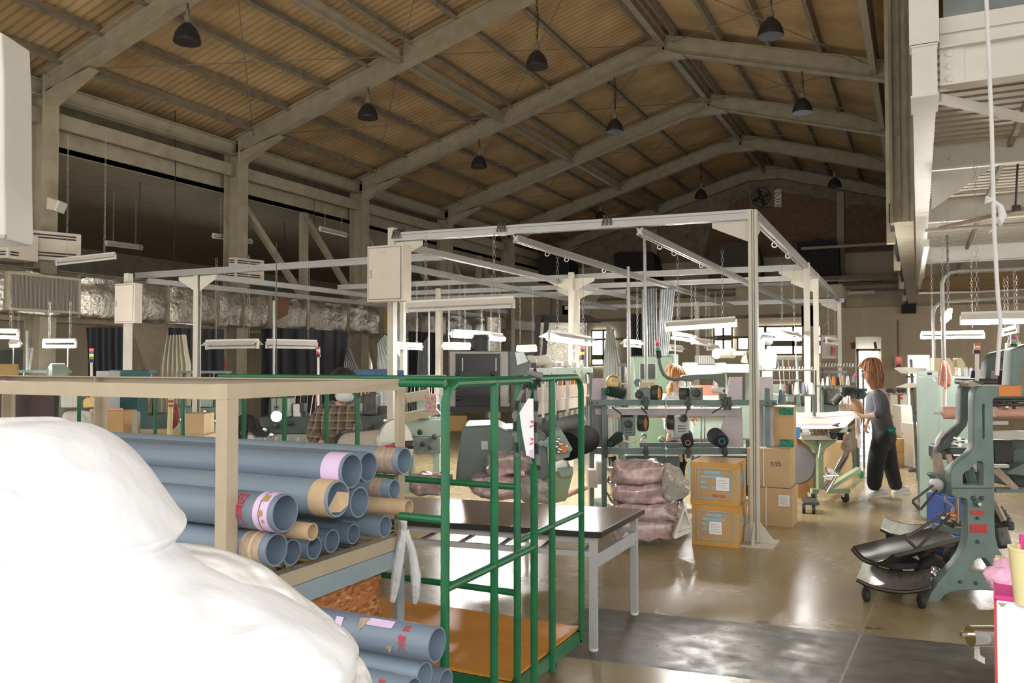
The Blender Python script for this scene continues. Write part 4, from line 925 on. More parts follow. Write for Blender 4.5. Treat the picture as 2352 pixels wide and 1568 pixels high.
for a in (.05, TL-.05):
    for b in (.04, TB-.04):
        MB().bar(TW(a, b, .012), TW(a, b, TZ-.03), .04, .04).build('leg', m_tablegrey, tb, smooth=0)
        MB().lathe([(.026, 0), (.026, .014)], TW(a, b, 0), (0, 0, 1), 12).build('foot', m_fixture, tb)
for b in (.03, TB-.04):
    MB().bar(TW(.05, b, TZ-.05), TW(TL-.05, b, TZ-.05), .02, .035).build('apron', m_tablegrey, tb, smooth=0); MB().bar(TW(.05, b, .535), TW(TL-.05, b, .535), .025, .03).build('shelf_rail', m_tablegrey, tb, smooth=0)
MB().bar(TW(.05, .03, .50), TW(.05, TB-.04, .50), .03, .06).build('side_rail', m_tablegrey, tb, smooth=0); MB().bar(TW(.05, .03, .46), TW(.05, TB-.04, .46), .02, .02).build('side_rail', m_tablegrey, tb, smooth=0)
for k in range(9):
    a = .10+k*.25; MB().bar(TW(a, .03, .545), TW(a+.12, TB-.04, .545), .022, .012).build('shelf_slat', m_tablegrey, tb, smooth=0)
MB().bar(TW(1.28, -.003, TZ-.055), TW(1.20, -.003, TZ-.055), .024, .012).build('clip', m_black, tb, smooth=0)
# ------------------------------------------------------------------ cartons, bundles
def carton(o, yaw, W_, D_, H_, z0, label, body=None, group='cartons on the floor', paper=None, band=True, prn=True, tape=m_cartontape, strap=None):
    o = Vector((o[0], o[1], z0)); R = Matrix.Rotation(yaw, 3, 'Z'); T_ = Matrix.Translation(o) @ Matrix.Rotation(yaw, 4, 'Z')
    t = thing('carton', label, 'box', o+R @ Vector((W_/2, D_/2, 0)), group)
    bl = MB(T_)                                       # slightly bulged box
    n = 6
    def side(u, v):
        k = u*4; i = int(k) % 4; f = k-int(k); c = [(0, 0), (W_, 0), (W_, D_), (0, D_)]; a, b = c[i], c[(i+1) % 4]
        x, y = a[0]+(b[0]-a[0])*f, a[1]+(b[1]-a[1])*f; s = .012*math.sin(PI*f)*math.sin(PI*v)
        nx, ny = ((0, -1), (1, 0), (0, 1), (-1, 0))[i]; return (x+nx*s, y+ny*s, H_*v)
    bl.grid(side, 4*n, n+1, closed_u=True); bl.box(.001, W_-.001, .001, D_-.001, .001, H_-.001)
    bl.build('carton_body', body or m_carton, t, smooth=30)
    if band:
        MB(T_).box(-.002, W_+.002, -.004, D_+.002, H_-.055, H_+.002).build('tape_band', tape, t, smooth=0); MB(T_).box(-.002, W_+.002, -.004, D_+.002, .0, .05).build('tape_band', tape, t, smooth=0)
        MB(T_).box(W_*.5-.04, W_*.5+.04, -.003, D_, H_, H_+.003).build('top_tape', tape, t, smooth=0)
    if prn:
        for f0, f1, z in ((.30, .66, .73), (.22, .74, .63), (.22, .36, .50), (.22, .40, .38), (.48, .56, .38)):
            MB(T_).box(W_*f0, W_*f1, -.0145, -.0105, H_*z, H_*z+.028).build('printed_line', m_blueink, t, smooth=0)
        for f in (.12, .86): MB(T_).box(W_*f-.004, W_*f+.004, -.014, -.008, H_*.16, H_*.86).build('printed_border', m_blueink, t, smooth=0)
        for z in (.16, .86): MB(T_).box(W_*.12, W_*.86, -.014, -.008, H_*z-.004, H_*z+.004).build('printed_border', m_blueink, t, smooth=0)
        MB(T_).box(W_+.008, W_+.0135, D_*.25, D_*.7, H_*.5, H_*.68).build('side_print', m_blueink, t, smooth=0)
    if paper:
        fx, fz, s = paper
        MB(T_).box(W_*fx, W_*fx+s, -.018, -.0155, H_*fz, H_*fz+s).build('paper_label', m_white, t, smooth=0)
        for k in range(4): MB(T_).box(W_*fx+.012, W_*fx+s*(.85-.1*(k % 2)), -.0185, -.0175, H_*fz+s*(.2+.18*k), H_*fz+s*(.2+.18*k)+.004).build('label_text', m_tablegrey, t, smooth=0)
    if strap:
        for f in strap: MB(T_).box(W_*f-.006, W_*f+.006, -.016, D_+.004, -.0, H_+.004).build('strap', m_strap, t, smooth=0)
    return t, T_
b0, b1 = fl(1590, 1249), fl(1697, 1254); by = .02
c1, T1 = carton(b0, by, .405, .46, .352, 0, 'brown printed carton on the floor, lower of the two by the aluminium post', paper=(.38, .30, .11))
c2, T2 = carton(b0+Vector((-.012, .0, 0)), by, .405, .46, .372, .356, 'brown printed carton stacked on top beside the aluminium post', paper=(.56, .36, .115))
words3d('901108', .035, T2 @ Vector((.25, -.0165, .085)), T2.to_3x3() @ Vector((1, 0, 0)), (0, 0, 1), m_red, 'stamped_number', c2)
e0, e1 = fl(1757, 1206), fl(1816, 1213); ey = .0
carton(e0+Vector((-.16, -.02, 0)), ey, .42, .42, .375, 0, 'tan carton with white label behind the aluminium post, lower of the pair', m_carton2, paper=(.70, .55, .11), band=False, prn=False, strap=(.42,))
c4, T4 = carton(e0+Vector((-.17, .0, 0)), ey, .41, .42, .375, .38, 'plain tan carton with scribbled ink behind the aluminium post, upper of the pair', m_carton2, band=False, prn=False, strap=(.40,))
words3d('7/25', .06, T4 @ Vector((.28, -.017, .23)), T4.to_3x3() @ Vector((1, 0, .1)), (0, 0, 1), m_ink, 'ink_scribble', c4)
c5, T5 = carton(w(1752, 1040, 8.55).xy.to_3d(), ey+.05, .30, .36, .40, .76, 'carton with shiny green tape standing on the tan pair', m_carton, band=False, prn=False)
MB(T5).box(.17, .303, -.016, .02, -.02, .07).build('green_tape', m_greenbag, c5, smooth=0); MB(T5).box(.17, .303, -.016, .02, .32, .39).build('green_tape', m_greenbag, c5, smooth=0)
def bundle(px0, py0, px1, py1, D, label, dep=.40, m=None, seed=0, amp=.02, name='film_wrapped_bundle', group='pink bundles in clear film'):
    a, b = q(px0, py1, D), q(px1, py0, D); cx, cz = (a.x+b.x)/2, (a.z+b.z)/2; hx, hz = (b.x-a.x)/2, (b.z-a.z)/2
    def fn(u, v):
        t, p = u*2*PI, (v-.5)*PI; e = .45
        pw = lambda c, e_: math.copysign(abs(c)**e_, c)
        P = Vector((hx*pw(math.cos(p), e)*pw(math.cos(t), e), dep/2*pw(math.cos(p), e)*pw(math.sin(t), e), hz*pw(math.sin(p), .6)))
        nn = noise.fractal(P*9+Vector((seed, 0, seed)), 1, 2, 3); P *= 1+nn*amp/max(.05, min(hx, hz)); return Vector((cx, D+dep/2, cz))+P
    m_ = MB(VM); m_.grid(fn, 40, 20, closed_u=True); return m_.build(name, m or m_pinkbag, None, label, 'bundle', group, smooth=80)
S4 = 'pink goods in clear film, %s of the stack beside the printed cartons'
bundle(1418, 1196, 1562, 1247, 7.2, S4 % 'bottom bundle', .42, seed=1); bundle(1412, 1158, 1566, 1200, 7.2, S4 % 'third bundle down', .42, seed=2)
bundle(1410, 1112, 1534, 1161, 7.2, S4 % 'second bundle down', .42, seed=3); bundle(1406, 1064, 1532, 1116, 7.2, S4 % 'topmost bundle', .42, seed=4)
MB(VM).puff([q(*p, 7.25) for p in ((1520, 1068), (1555, 1072), (1572, 1095), (1582, 1112), (1566, 1118), (1584, 1126), (1578, 1140), (1545, 1150), (1525, 1140))], q(1545, 1110, 7.25), .06, .08, amp=.03, freq=8, seed=4).build('plastic_film', m_film, None, 'loose clear film end sticking out of the pink stack', 'film', smooth=80)
bundle(1120, 1042, 1215, 1098, 6.7, 'pink goods in clear film heaped behind the table, upper bundle', .4, seed=6, amp=.035)
bundle(1080, 1098, 1222, 1150, 6.6, 'pink goods in clear film behind the table, lower bundle under the upper one', .4, seed=7)
bundle(940, 1095, 1030, 1142, 6.6, 'pink goods in clear film behind the table near the green cart corner', .4, seed=8)
MB(VM).puff([q(*p, 6.65) for p in ((1195, 1100), (1235, 1098), (1262, 1122), (1245, 1132), (1256, 1150), (1200, 1152))], q(1220, 1128, 6.65), .08, .1, amp=.03, freq=8, seed=4).build('plastic_film', m_film, None, 'crumpled film tail beside the lower bundle behind the table', 'film', smooth=80)
t = MB(VM); t.pprism([(1547, 1233), (1572, 1163), (1576, 1163), (1586, 1200), (1586, 1208), (1573, 1172), (1556, 1224), (1586, 1214), (1586, 1222), (1550, 1238)], 7.15, .07).pprism([(1552, 1230), (1573, 1172), (1586, 1210)], 7.20, .01)
t.build('corner_bracket', m_mezz, None, 'white triangular bracket leaning between pink bundles and cartons', 'bracket', smooth=0)

# ------------------------------------------------------------------ spool machine with two rails of spools
sm = thing('spool_machine', 'grey-green spool machine with two rails, motors and amber discs behind the cartons', 'machine', w(1575, 1150, 8.45)*1.0)
sm.location.z = 0
DM = 8.35
def P3(x, y, d=0.0): return q(x, y, DM+d)
def part(mb, nm, m, **k): return mb.build(nm, m, sm, **k)
part(MB(VM).pbox(1357, 918, 1785, 931, DM, .05), 'upper_rail', m_cast, bevel=.004); part(MB(VM).pbox(1354, 1029, 1792, 1043, DM, .05), 'lower_rail', m_cast, bevel=.004)
part(MB(VM).pbox(1470, 1017, 1660, 1027, DM+.5, .05), 'rear_rail', m_cast, smooth=0)
for x in (1359, 1371, 1763, 1776):
    for y in (925, 1036): part(MB(VM).lathe([(.012, -.006), (.012, .006)], P3(x, y), (0, 1, 0), 10), 'rail_bolt', m_iron)
for x0, x1 in ((1381, 1392), (1752, 1764)):
    part(MB(VM).box(P3(x0, 0).x, P3(x1, 0).x, DM+.05, DM+.12, .05, P3(0, 919).z+.12), 'leg', m_cast, smooth=0)
    part(MB(VM).box(P3(x0, 0).x-.02, P3(x1, 0).x+.02, DM-.15, DM+.7, .08, .14), 'foot_beam', m_cast, smooth=0)
part(MB(VM).prism([P3(1742, 1150, -.1), P3(1752, 1150, -.1), P3(1790, 1205, -.1), P3(1800, 1212, -.1), P3(1800, 1216, -.1), P3(1745, 1206, -.1)], (0, .06, 0)), 'leg_brace', m_cast, smooth=0)
part(MB(VM).prism([P3(1392, 1130, .05), P3(1396, 1130, .05), P3(1416, 1165, .05), P3(1408, 1165, .05)], (0, .05, 0)), 'leg_brace', m_cast, smooth=0)
for x in (1383, 1795):
    part(MB(VM).lathe([(.03, -.015), (.035, -.01), (.035, .01), (.03, .015)], (P3(x, 0).x, DM-.12 if x > 1500 else DM+.1, .037), (1, .3, 0), 16), 'caster', m_chrome if x > 1500 else m_rubber)
part(MB(VM).tube([P3(1529, 912, -.03), P3(1529, 1052, -.03)], .006, 6), 'guide_rod', m_gray)
for y in (916, 932, 1030, 1045): part(MB(VM).lathe([(.006, -.012), (.013, -.012), (.013, .012), (.006, .012)], P3(1530, y, -.05), (0, 1, 0), 12), 'guide_roller', m_fixture)
# translucent guide sheets
m_sheetp = mat('grey_lilac_plastic_sheet', (.46, .42, .44), .35, var=.10, scale=8)
part(MB(VM).hexa([P3(1368, 952, .1), P3(1700, 955, .1), P3(1690, 960, .3), P3(1400, 960, .3), P3(1366, 938, .1), P3(1702, 938, .1), P3(1702, 935, .32), P3(1366, 936, .32)]), 'guide_sheet', m_sheetp, smooth=0)
m_sheetd = mat('dark_lilac_plastic_sheet', (.18, .165, .175), .3, var=.15, scale=8)
part(MB(VM).prism([P3(1359, 932, .12), P3(1397, 934, .12), P3(1397, 1026, .12), P3(1359, 1027, .12)], (0, .01, 0)), 'guide_sheet', m_sheetd, smooth=0)
part(MB(VM).prism([P3(1664, 958, .12), P3(1704, 934, .12), P3(1708, 1026, .12), P3(1654, 1026, .12), P3(1654, 990, .12)], (0, .01, 0)), 'guide_sheet', m_sheetp, smooth=0)
m_card = mat('lilac_grey_card', (.58, .52, .56), .6, var=.03)
part(MB(VM).prism([P3(1361, 869, .2), P3(1388, 868, .2), P3(1392, 917, .2), P3(1358, 918, .2)], (0, .01, 0)), 'card', m_card, smooth=0)
part(MB(VM).prism([P3(1675, 866, .2), P3(1705, 865, .2), P3(1705, 930, .2), P3(1667, 934, .2)], (0, .01, 0)), 'card', m_card, smooth=0)
part(MB(VM).prism([P3(1738, 866, .25), P3(1776, 865, .25), P3(1776, 918, .25), P3(1741, 925, .25)], (0, .01, 0)), 'card', m_card, smooth=0)
part(MB(VM).pprism([(1742, 926), (1778, 926), (1780, 1030), (1744, 1030)], DM+.15, .01), 'guide_sheet', m_sheetp, smooth=0)
def head(x0, y0, x1, y1, d, disc, boss, m=m_cast, slots=False, nm='motor'):
    h = part(MB(VM).pbox(x0, y0, x1, y1, DM+d, .16), nm, m, bevel=.012)
    if boss:
        c = P3(boss[0], boss[1], d); r = S(boss[2], DM)
        MB(VM).lathe([(r, .0), (r, .03), (r*.7, .034), (r*.62, .012), (.01, .012)], c, (0, -1, 0), 18).build('motor_boss', m_iron, sm)
    if disc:
        c = P3(disc[0], disc[1], d+.08); r = S(disc[2], DM); ax = Vector((1, -.55, 0))
        MB(VM).lathe([(r*.25, -.05), (r, -.045), (r*1.02, .0), (r*.98, .03), (r*.86, .035), (r*.86, .012), (r*.2, .012)], c, ax, 28).build('disc_rim', m_iron, sm)
        MB(VM).lathe([(r*.84, .013), (r*.84, .020), (r*.3, .022), (r*.3, .018)], c, ax, 28).build('amber_disc', m_amber, sm)
    if slots:
        for k in range(3): MB(VM).pbox(x0+8, y0+22+k*6, x1-8, y0+24+k*6, DM+d-.003, .01).build('motor_slot', m_iron, sm, smooth=0)
m_mot = mat('light_grey_motor', (.40, .44, .46), .4, .2, var=.05)
head(1468, 890, 1494, 930, 0, (1509, 903, 20), (1467, 905, 10)); head(1584, 889, 1615, 919, .05, (1574, 905, 17), (1599, 902, 10))
head(1429, 958, 1460, 1001, .05, (1478, 972, 19), (1443, 973, 9), slots=True); head(1549, 955, 1583, 1008, -.02, (1545, 970, 17), (1569, 960, 9), m_mot, True)
for x0, y0, x1, y1 in ((1470, 877, 1504, 887), (1587, 874, 1604, 884), (1404, 868, 1424, 878)): part(MB(VM).pbox(x0, y0, x1, y1, DM+.06, .06), 'wood_block', m_wood, bevel=.003)
c = P3(1408, 879, .25); part(MB(VM).lathe([(.015, 0), (.06, .005), (.075, .03), (.082, .03), (.082, .0), (.06, -.02)], c, (.3, -1, .2), 24), 'brass_dish', mat('brass', (.62, .46, .20), .3, .8))
# clamps under each spindle
for x in (1392, 1484, 1582, 1666, 1676):
    for y in (905, 1016):
        if (x, y) in ((1676, 1016), (1392, 905)): continue
        part(MB(VM).pbox(x-4, y+6, x+4, y+36, DM-.03, .03).pbox(x-6, y+20, x+6, y+28, DM-.04, .04), 'clamp', m_iron, smooth=0)
for a, b in (((1406, 935), (1427, 950)), ((1473, 936), (1486, 950)), ((1663, 932), (1636, 948)), ((1580, 935), (1574, 955))): part(MB(VM).tube([P3(*a, -.05), P3(*b, -.12)], .008, 6), 'thread_arm', m_iron)
part(MB(VM).pbox(1785, 926.5, 1808, 929, DM-.08, .5), 'side_shelf', m_cast, smooth=0)
# bent arm with the head of the signal light
part(MB(VM).tube([P3(1513, 820), P3(1515, 833), P3(1519, 848), P3(1525, 860), P3(1534, 868), P3(1546, 872), P3(1558, 871), P3(1572, 868)], S(4, DM), 10), 'bent_arm', m_mgreen)
part(MB(VM).prism([P3(1566, 862, -.03), P3(1660, 857, -.03), P3(1665, 857, -.03), P3(1667, 918, -.03), P3(1655, 918, -.03), P3(1650, 880, -.03), P3(1640, 871, -.03), P3(1600, 871, -.03), P3(1590, 876, -.03), P3(1566, 874, -.03)], (0, .07, 0)), 'arm_beam', m_mgreen, bevel=.006)
part(MB(VM).tube([P3(1667, 858, -.04), P3(1669, 885, -.05), P3(1673, 898, -.05)], .008, 6), 'white_cable', m_fixture)
def tower(mk, par, x, y0, y1, D, r, cols, base=.3, lean=0.0):
    n = len(cols); a, b = q(x, y1, D), q(x+lean, y0, D); d = b-a; h = d*(1-base)/n
    mk.lathe([(r*1.25, 0), (r*1.25, d.length*base*.9), (r, d.length*base)], a, d, 14).build('signal_base', m_black, par)
    for k, m in enumerate(cols): MB(VM).lathe([(r, 0), (r, h.length*.92), (r*.8, h.length)], a+d*base+h*k, d, 14).build('signal_lens', m, par)
tower(MB(VM), sm, 1514, 781, 822, DM, S(7.5, DM)*.72, (m_greenlens, m_orlens, m_bluelens, m_redlamp), .42, -5)
def spool(x0, y0, x1, y1, D, r0, r1, m, label, core=m_tealcap, group='cones on the spool machine', cat='yarn cone', name='yarn_cone'):
    a, b = (q(x0, y0, D[0]), q(x1, y1, D[1])) if isinstance(D, tuple) else (q(x0, y0, D), q(x1, y1, D))
    d = b-a; L = d.length
    t = thing(name, label, cat, VM @ a, group)
    MB(VM).lathe([(r0*.6, 0), (r0*.95, .004), (r0, .015), (r1, L-.012), (r1*.9, L-.002), (r1*.5, L)], a, d, 20).build('yarn_body', m, t, smooth=60)
    MB(VM).lathe([(r1*.46, -.004), (r1*.46, L+.008), (r1*.34, L+.008), (r1*.34, L-.01)], a, d, 14).build('cone_core', core, t)
    return t
spool(1430, 902, 1396, 898, (8.4, 8.28), .062, .05, m_cone_green, 'dark green yarn cone lying on the upper rail by the lilac card')
spool(1422, 1002, 1402, 1018, (8.45, 8.2), .055, .045, m_cone_green, 'dark green yarn cone low on the lower rail, tilted towards the pink bundles')
spool(1576, 1000, 1580, 1016, (8.55, 8.15), .066, .058, m_cone_black, 'black yarn cone facing forward on the lower rail', m_tape)
spool(1642, 1000, 1658, 1013, (8.5, 8.15), .085, .07, m_cone_navy, 'big navy yarn cone on the lower rail beside the translucent sheet')
spool(1636, 895, 1662, 897, (8.4, 8.3), .032, .036, m_cone_white, 'small white yarn cone lying on the upper rail', m_iron)
# ------------------------------------------------------------------ machine with smoked panel and long quilting frame
qm = thing('quilting_machine', 'big grey-green quilting machine with smoked panel box behind the brown table', 'machine', w(1170, 1100, 7.2)*1.0); qm.location.z = 0
def qp(mb, nm, m, **k): return mb.build(nm, m, qm, **k)
qp(MB(VM).pbox(1032, 806, 1168, 940, 7.2, .5), 'panel_box', mat('metal_panel_frame', (.30, .28, .25), .4, .3), bevel=.008)
qp(MB(VM).pbox(1046, 812, 1149, 936, 7.185, .02), 'smoked_panel', m_panel, smooth=0)
for x in (1062, 1139): qp(MB(VM).pbox(x-1, 822, x+1.5, 852, 7.175, .01), 'panel_strip', m_gray, smooth=0)
for x in (1052, 1131):
    for y in (858, 915): qp(MB(VM).lathe([(.018, -.01), (.02, .01), (.012, .02), (.003, .022)], q(x, y, 7.18), (0, -1, 0), 12), 'panel_knob', m_black)
qp(MB(VM).pbox(1045, 855, 1137, 862, 7.175, .02), 'panel_bar', m_black, smooth=0)
qp(MB(VM).pbox(1027, 934, 1170, 946, 7.12, .6), 'panel_base', m_black, smooth=0)
qp(MB(VM).lathe([(.075, 0), (.075, .11), (.08, .112), (.08, .125), (.07, .13), (.07, .15)], q(1105, 807, 7.4), (0, 0, 1), 20), 'top_motor', m_black); qp(MB(VM).pbox(1082, 776, 1096, 803, 7.35, .14), 'motor_box', m_black, bevel=.01)
qp(MB(VM).pprism([(1168, 806), (1183, 806), (1204, 808), (1216, 830), (1216, 862), (1168, 866)], 7.25, .4), 'side_box', m_mgreen, bevel=.008)
qp(MB(VM).pprism([(1183, 809), (1203, 809), (1213, 830), (1188, 838)], 7.24, .02), 'side_lid', mat('brushed_plate', (.42, .44, .42), .35, .5), smooth=0)
qp(MB(VM).pbox(1190, 864, 1213, 869, 7.3, .1), 'hinge', m_iron, smooth=0)
qp(MB(VM).pprism([(1062, 980), (1140, 978), (1180, 996), (1178, 1040), (1160, 1112), (1046, 1105), (1050, 1060)], 6.95, .8), 'chassis', m_mgreen, bevel=.02)
qp(MB(VM).pprism([(1136, 1005), (1165, 985), (1230, 985), (1255, 1000), (1262, 1095), (1240, 1110), (1160, 1110)], 7.05, .7), 'chassis_housing', m_mgreen, bevel=.02)
qp(MB(VM).pprism([(1136, 998), (1168, 995), (1170, 1006), (1136, 1010)], 7.0, .06), 'vent_plate', m_black, smooth=0); qp(MB(VM).pprism([(1150, 1018), (1172, 1012), (1172, 1032), (1152, 1034)], 7.0, .1), 'bright_plate', m_mgreen2, smooth=0)
qp(MB(VM).pprism([(1105, 1013), (1120, 1013), (1121, 1032), (1106, 1032)], 6.94, .01), 'nameplate', m_tablegrey, smooth=0)
qp(MB(VM).pprism([(1265, 1087), (1310, 1074), (1318, 1082), (1300, 1150), (1260, 1158), (1200, 1152), (1205, 1100)], 7.1, .6), 'gear_case', m_mgreen3, bevel=.012)
qp(MB(VM).pprism([(1280, 1078), (1316, 1074), (1314, 1090), (1290, 1096)], 7.05, .1), 'case_lid', m_mgreen2, smooth=0)
qp(MB(VM).pprism([(1268, 990), (1288, 985), (1312, 1025), (1308, 1050), (1275, 1060)], 7.05, .5), 'end_plate', m_mgreen2, bevel=.01)
for x, y, r in ((1243, 1017, 7), (1256, 1017, 9), (1307, 1030, 7)): qp(MB(VM).lathe([(S(r, 7), -.03), (S(r, 7), .03), (S(r, 7)*.5, .035)], q(x, y, 7.0), (0, -1, 0), 16), 'hand_knob', m_mgreen2)
for k in range(6): qp(MB(VM).ball(q(1285+rnd.uniform(-8, 8), 1008+k*6, 7.0), .02, 8, 6), 'gear_pin', m_chrome)
qp(MB(VM).lathe([(.01, -.02), (.032, -.02), (.032, .02), (.02, .03)], q(1297, 1030, 7.0), (.45, 1, .02), 28), 'roller_flange', m_orlens)
qp(MB(VM).lathe([(.125, 0.03), (.125, .55)], q(1300, 1026, 7.2), (.45, 1, .05), 24), 'fabric_roller', mat('black_felt_roll', (.016, .016, .017), .85, var=.2, spec=.2))
qp(MB(VM).lathe([(.075, 0.0), (.075, .75)], q(1262, 985, 7.4), (.45, 1, .03), 20), 'grey_roller', mat('grey_felt_roll', (.13, .13, .135), .8, var=.1))
# the long bed runs away from the camera
def bed(p0, p1, z0, z1, th, nm, m): # vertical slab between two photo points (depth given)
    a, b = q(*p0), q(*p1); d = (b-a); n = Vector((-d.y, d.x, 0)).normalized()*th
    return qp(MB(VM).hexa([Vector((a.x, a.y, z0)), Vector((b.x, b.y, z0)), Vector((b.x, b.y, z0))+n, Vector((a.x, a.y, z0))+n, Vector((a.x, a.y, z1)), Vector((b.x, b.y, z1)), Vector((b.x, b.y, z1))+n, Vector((a.x, a.y, z1))+n]), nm, m, smooth=0)
bed((1200, 850, 7.5), (1362, 850, 9.6), 1.48, 1.56, .10, 'top_beam', m_mgreen2)
bed((1222, 930, 7.5), (1352, 930, 9.4), 1.13, 1.24, .12, 'comb_box', mat('cream_comb_box', (.66, .58, .50), .6)); bed((1222, 930, 7.45), (1352, 930, 9.35), 1.25, 1.38, .06, 'comb_box_top', mat('pinkish_wood_rail', (.62, .50, .42), .6))
bed((1222, 960, 7.4), (1345, 960, 9.3), 1.02, 1.11, .1, 'needle_row', stripes('needle_bars', ((.40, .37, .34), (.10, .095, .09)), .03, 'X', .5, .5))
bed((1215, 975, 7.3), (1345, 975, 9.2), .96, 1.0, .12, 'bed_rail', m_pinkroll)
for k in range(4):
    a = q(1247+k*28, 930, 7.4+k*.42); qp(MB(VM).box(a.x-.012, a.x+.012, a.y-.03, a.y+.0, 1.12, 1.42), 'comb_post', m_fixture, smooth=0)
for k in range(11):
    x = 1230+k*9.5; d = 7.6+k*.14; m = (m_iron, m_iron, m_gray, m_fixture, m_iron, m_iron, m_cone_orange, m_iron, m_pinkyarn, m_amber, m_amber)[k]
    qp(MB(VM).tube([q(x, 912, d), q(x, 872, d)], .012 if m in (m_iron, m_gray) else .022, 8), 'heddle_rod', m)
for x in (1205, 1352): qp(MB(VM).box(q(x, 0, 7.6 if x < 1300 else 9.3).x, q(x+10, 0, 7.6 if x < 1300 else 9.3).x, 7.6 if x < 1300 else 9.3, 7.75 if x < 1300 else 9.45, 0, 1.5), 'bed_leg', m_mgreen, smooth=0)
# yarn rollers on the top beam
def roller(p0, p1, r, m, label, fl_=1.12):
    a, b = q(*p0), q(*p1); d = b-a; L = d.length
    t = thing('yarn_roller', label, 'roller', VM @ a, 'yarn rollers on the quilting machines')
    MB(VM).lathe([(r, 0), (r, L)], a, d, 22).build('yarn_winding', m, t)
    for o in (0, L): MB(VM).lathe([(r*.3, o-.01), (r*fl_, o-.01), (r*fl_, o+.01), (r*.3, o+.01)], a, d, 22).build('flange', m_fixture, t)
    MB(VM).tube([a-d.normalized()*.08, b+d.normalized()*.08], .015, 8).build('axle', m_chrome, t)
    return t
roller((1218, 830, 7.9), (1252, 828, 8.5), .055, m_yarn, 'cream yarn roller on the long beam next to the smoked panel machine')
roller((1268, 838, 8.7), (1310, 836, 9.2), .03, m_fixture, 'thin cream roller further along the long beam', 1.5)
for k, (x, y, d) in enumerate(((1226, 843, 7.8), (1262, 846, 8.3), (1300, 838, 8.8), (1318, 843, 9.0), (1335, 846, 9.2))):
    qp(MB(VM).pbox(x-5, y-10, x+6, y+8, d, .08).tube([q(x, y+4, d), q(x+6, y+12, d-.06)], .012, 6), 'roller_bracket', m_fixture if k else m_iron, bevel=.004)
# second, pale machine further along
q2 = thing('quilting_machine', 'pale quilting machine with yarn reel and row of needles behind the woman with copper hair', 'machine', w(1660, 960, 10.6)*1.0); q2.location.z = 0
def q2p(mb, nm, m, **k): return mb.build(nm, m, q2, **k)
q2p(MB(VM).pbox(1578, 832, 1668, 862, 10.3, .3), 'needle_head', m_mgreen2, bevel=.01); q2p(MB(VM).pbox(1652, 836, 1742, 856, 10.2, .3), 'cross_beam', mat('cream_green_beam', (.55, .58, .48), .4), bevel=.01)
q2p(MB(VM).pbox(1604, 816, 1642, 836, 10.25, .2), 'dark_comb', stripes('dark_comb_teeth', ((.14, .135, .12), (.05, .048, .045)), .02, 'X', .6), smooth=0)
q2p(MB(VM).pbox(1604, 838, 1640, 858, 10.27, .2), 'thread_row', stripes('thread_rows', ((.62, .58, .52), (.30, .27, .24)), .03, 'X', .8), smooth=0)
for x0, x1 in ((1580, 1590), (1715, 1727)): q2p(MB(VM).box(q(x0, 0, 10.4).x, q(x1, 0, 10.4).x, 10.4, 10.6, 0, 1.5), 'leg', m_mgreen, smooth=0)
q2p(MB(VM).pbox(1600, 885, 1652, 906, 10.2, .2), 'red_yarn_rack', mat('brick_red_yarn', (.36, .08, .05), .9), smooth=0); q2p(MB(VM).pbox(1596, 908, 1665, 918, 10.1, .4), 'bed', m_wood, smooth=0); q2p(MB(VM).pbox(1590, 925, 1730, 1010, 10.3, .4), 'lower_housing', m_mgreen2, bevel=.02)
q2p(MB(VM).pbox(1640, 868, 1672, 905, 10.4, .05), 'thread_rods', stripes('thread_rod_row', ((.36, .32, .27), (.12, .11, .1)), .03, 'X', .6), smooth=0)
roller((1646, 812, 10.2), (1681, 811, 10.4), .058, m_yarn, 'cream yarn reel on top of the pale machine under the bright lamp', 1.1)
q2p(MB(VM).pbox(1683, 806, 1712, 816, 10.2, .2), 'top_rail', m_gray, smooth=0); q2p(MB(VM).pprism([(1704, 832), (1709, 812), (1713, 806), (1718, 834)], 10.2, .05), 'lever', m_wood, smooth=0)
# large warp beam between the rack and the machines
wb = thing('yarn_spool', 'big spool of off-white yarn with round flange behind the rack end post', 'spool', w(905, 1130, 6.2)); 
a, b = q(800, 1032, 6.3), q(905, 1024, 6.05); d = b-a
MB(VM).lathe([(.125, 0), (.13, d.length)], a, d, 30).build('yarn_winding', m_yarn, wb)
MB(VM).lathe([(.03, 0), (.19, 0), (.195, .012), (.19, .024), (.03, .024)], b, d, 40).build('flange', mat('pale_flange', (.45, .43, .38), .35, .4), wb); MB(VM).lathe([(.03, -.02), (.15, -.02), (.15, 0), (.03, 0)], a, d, 36).build('flange', m_iron, wb)
MB(VM).tube([b, b+d.normalized()*.2], .03, 12).build('axle', m_iron, wb)
MB(VM).box(q(862, 0, 6.2).x, q(875, 0, 6.2).x, 6.15, 6.3, 0, q(0, 1030, 6.2).z).box(q(800, 0, 6.2).x, q(806, 0, 6.2).x, 6.15, 6.3, 0, q(0, 1030, 6.2).z).build('stand', m_mgreen, wb, smooth=0)
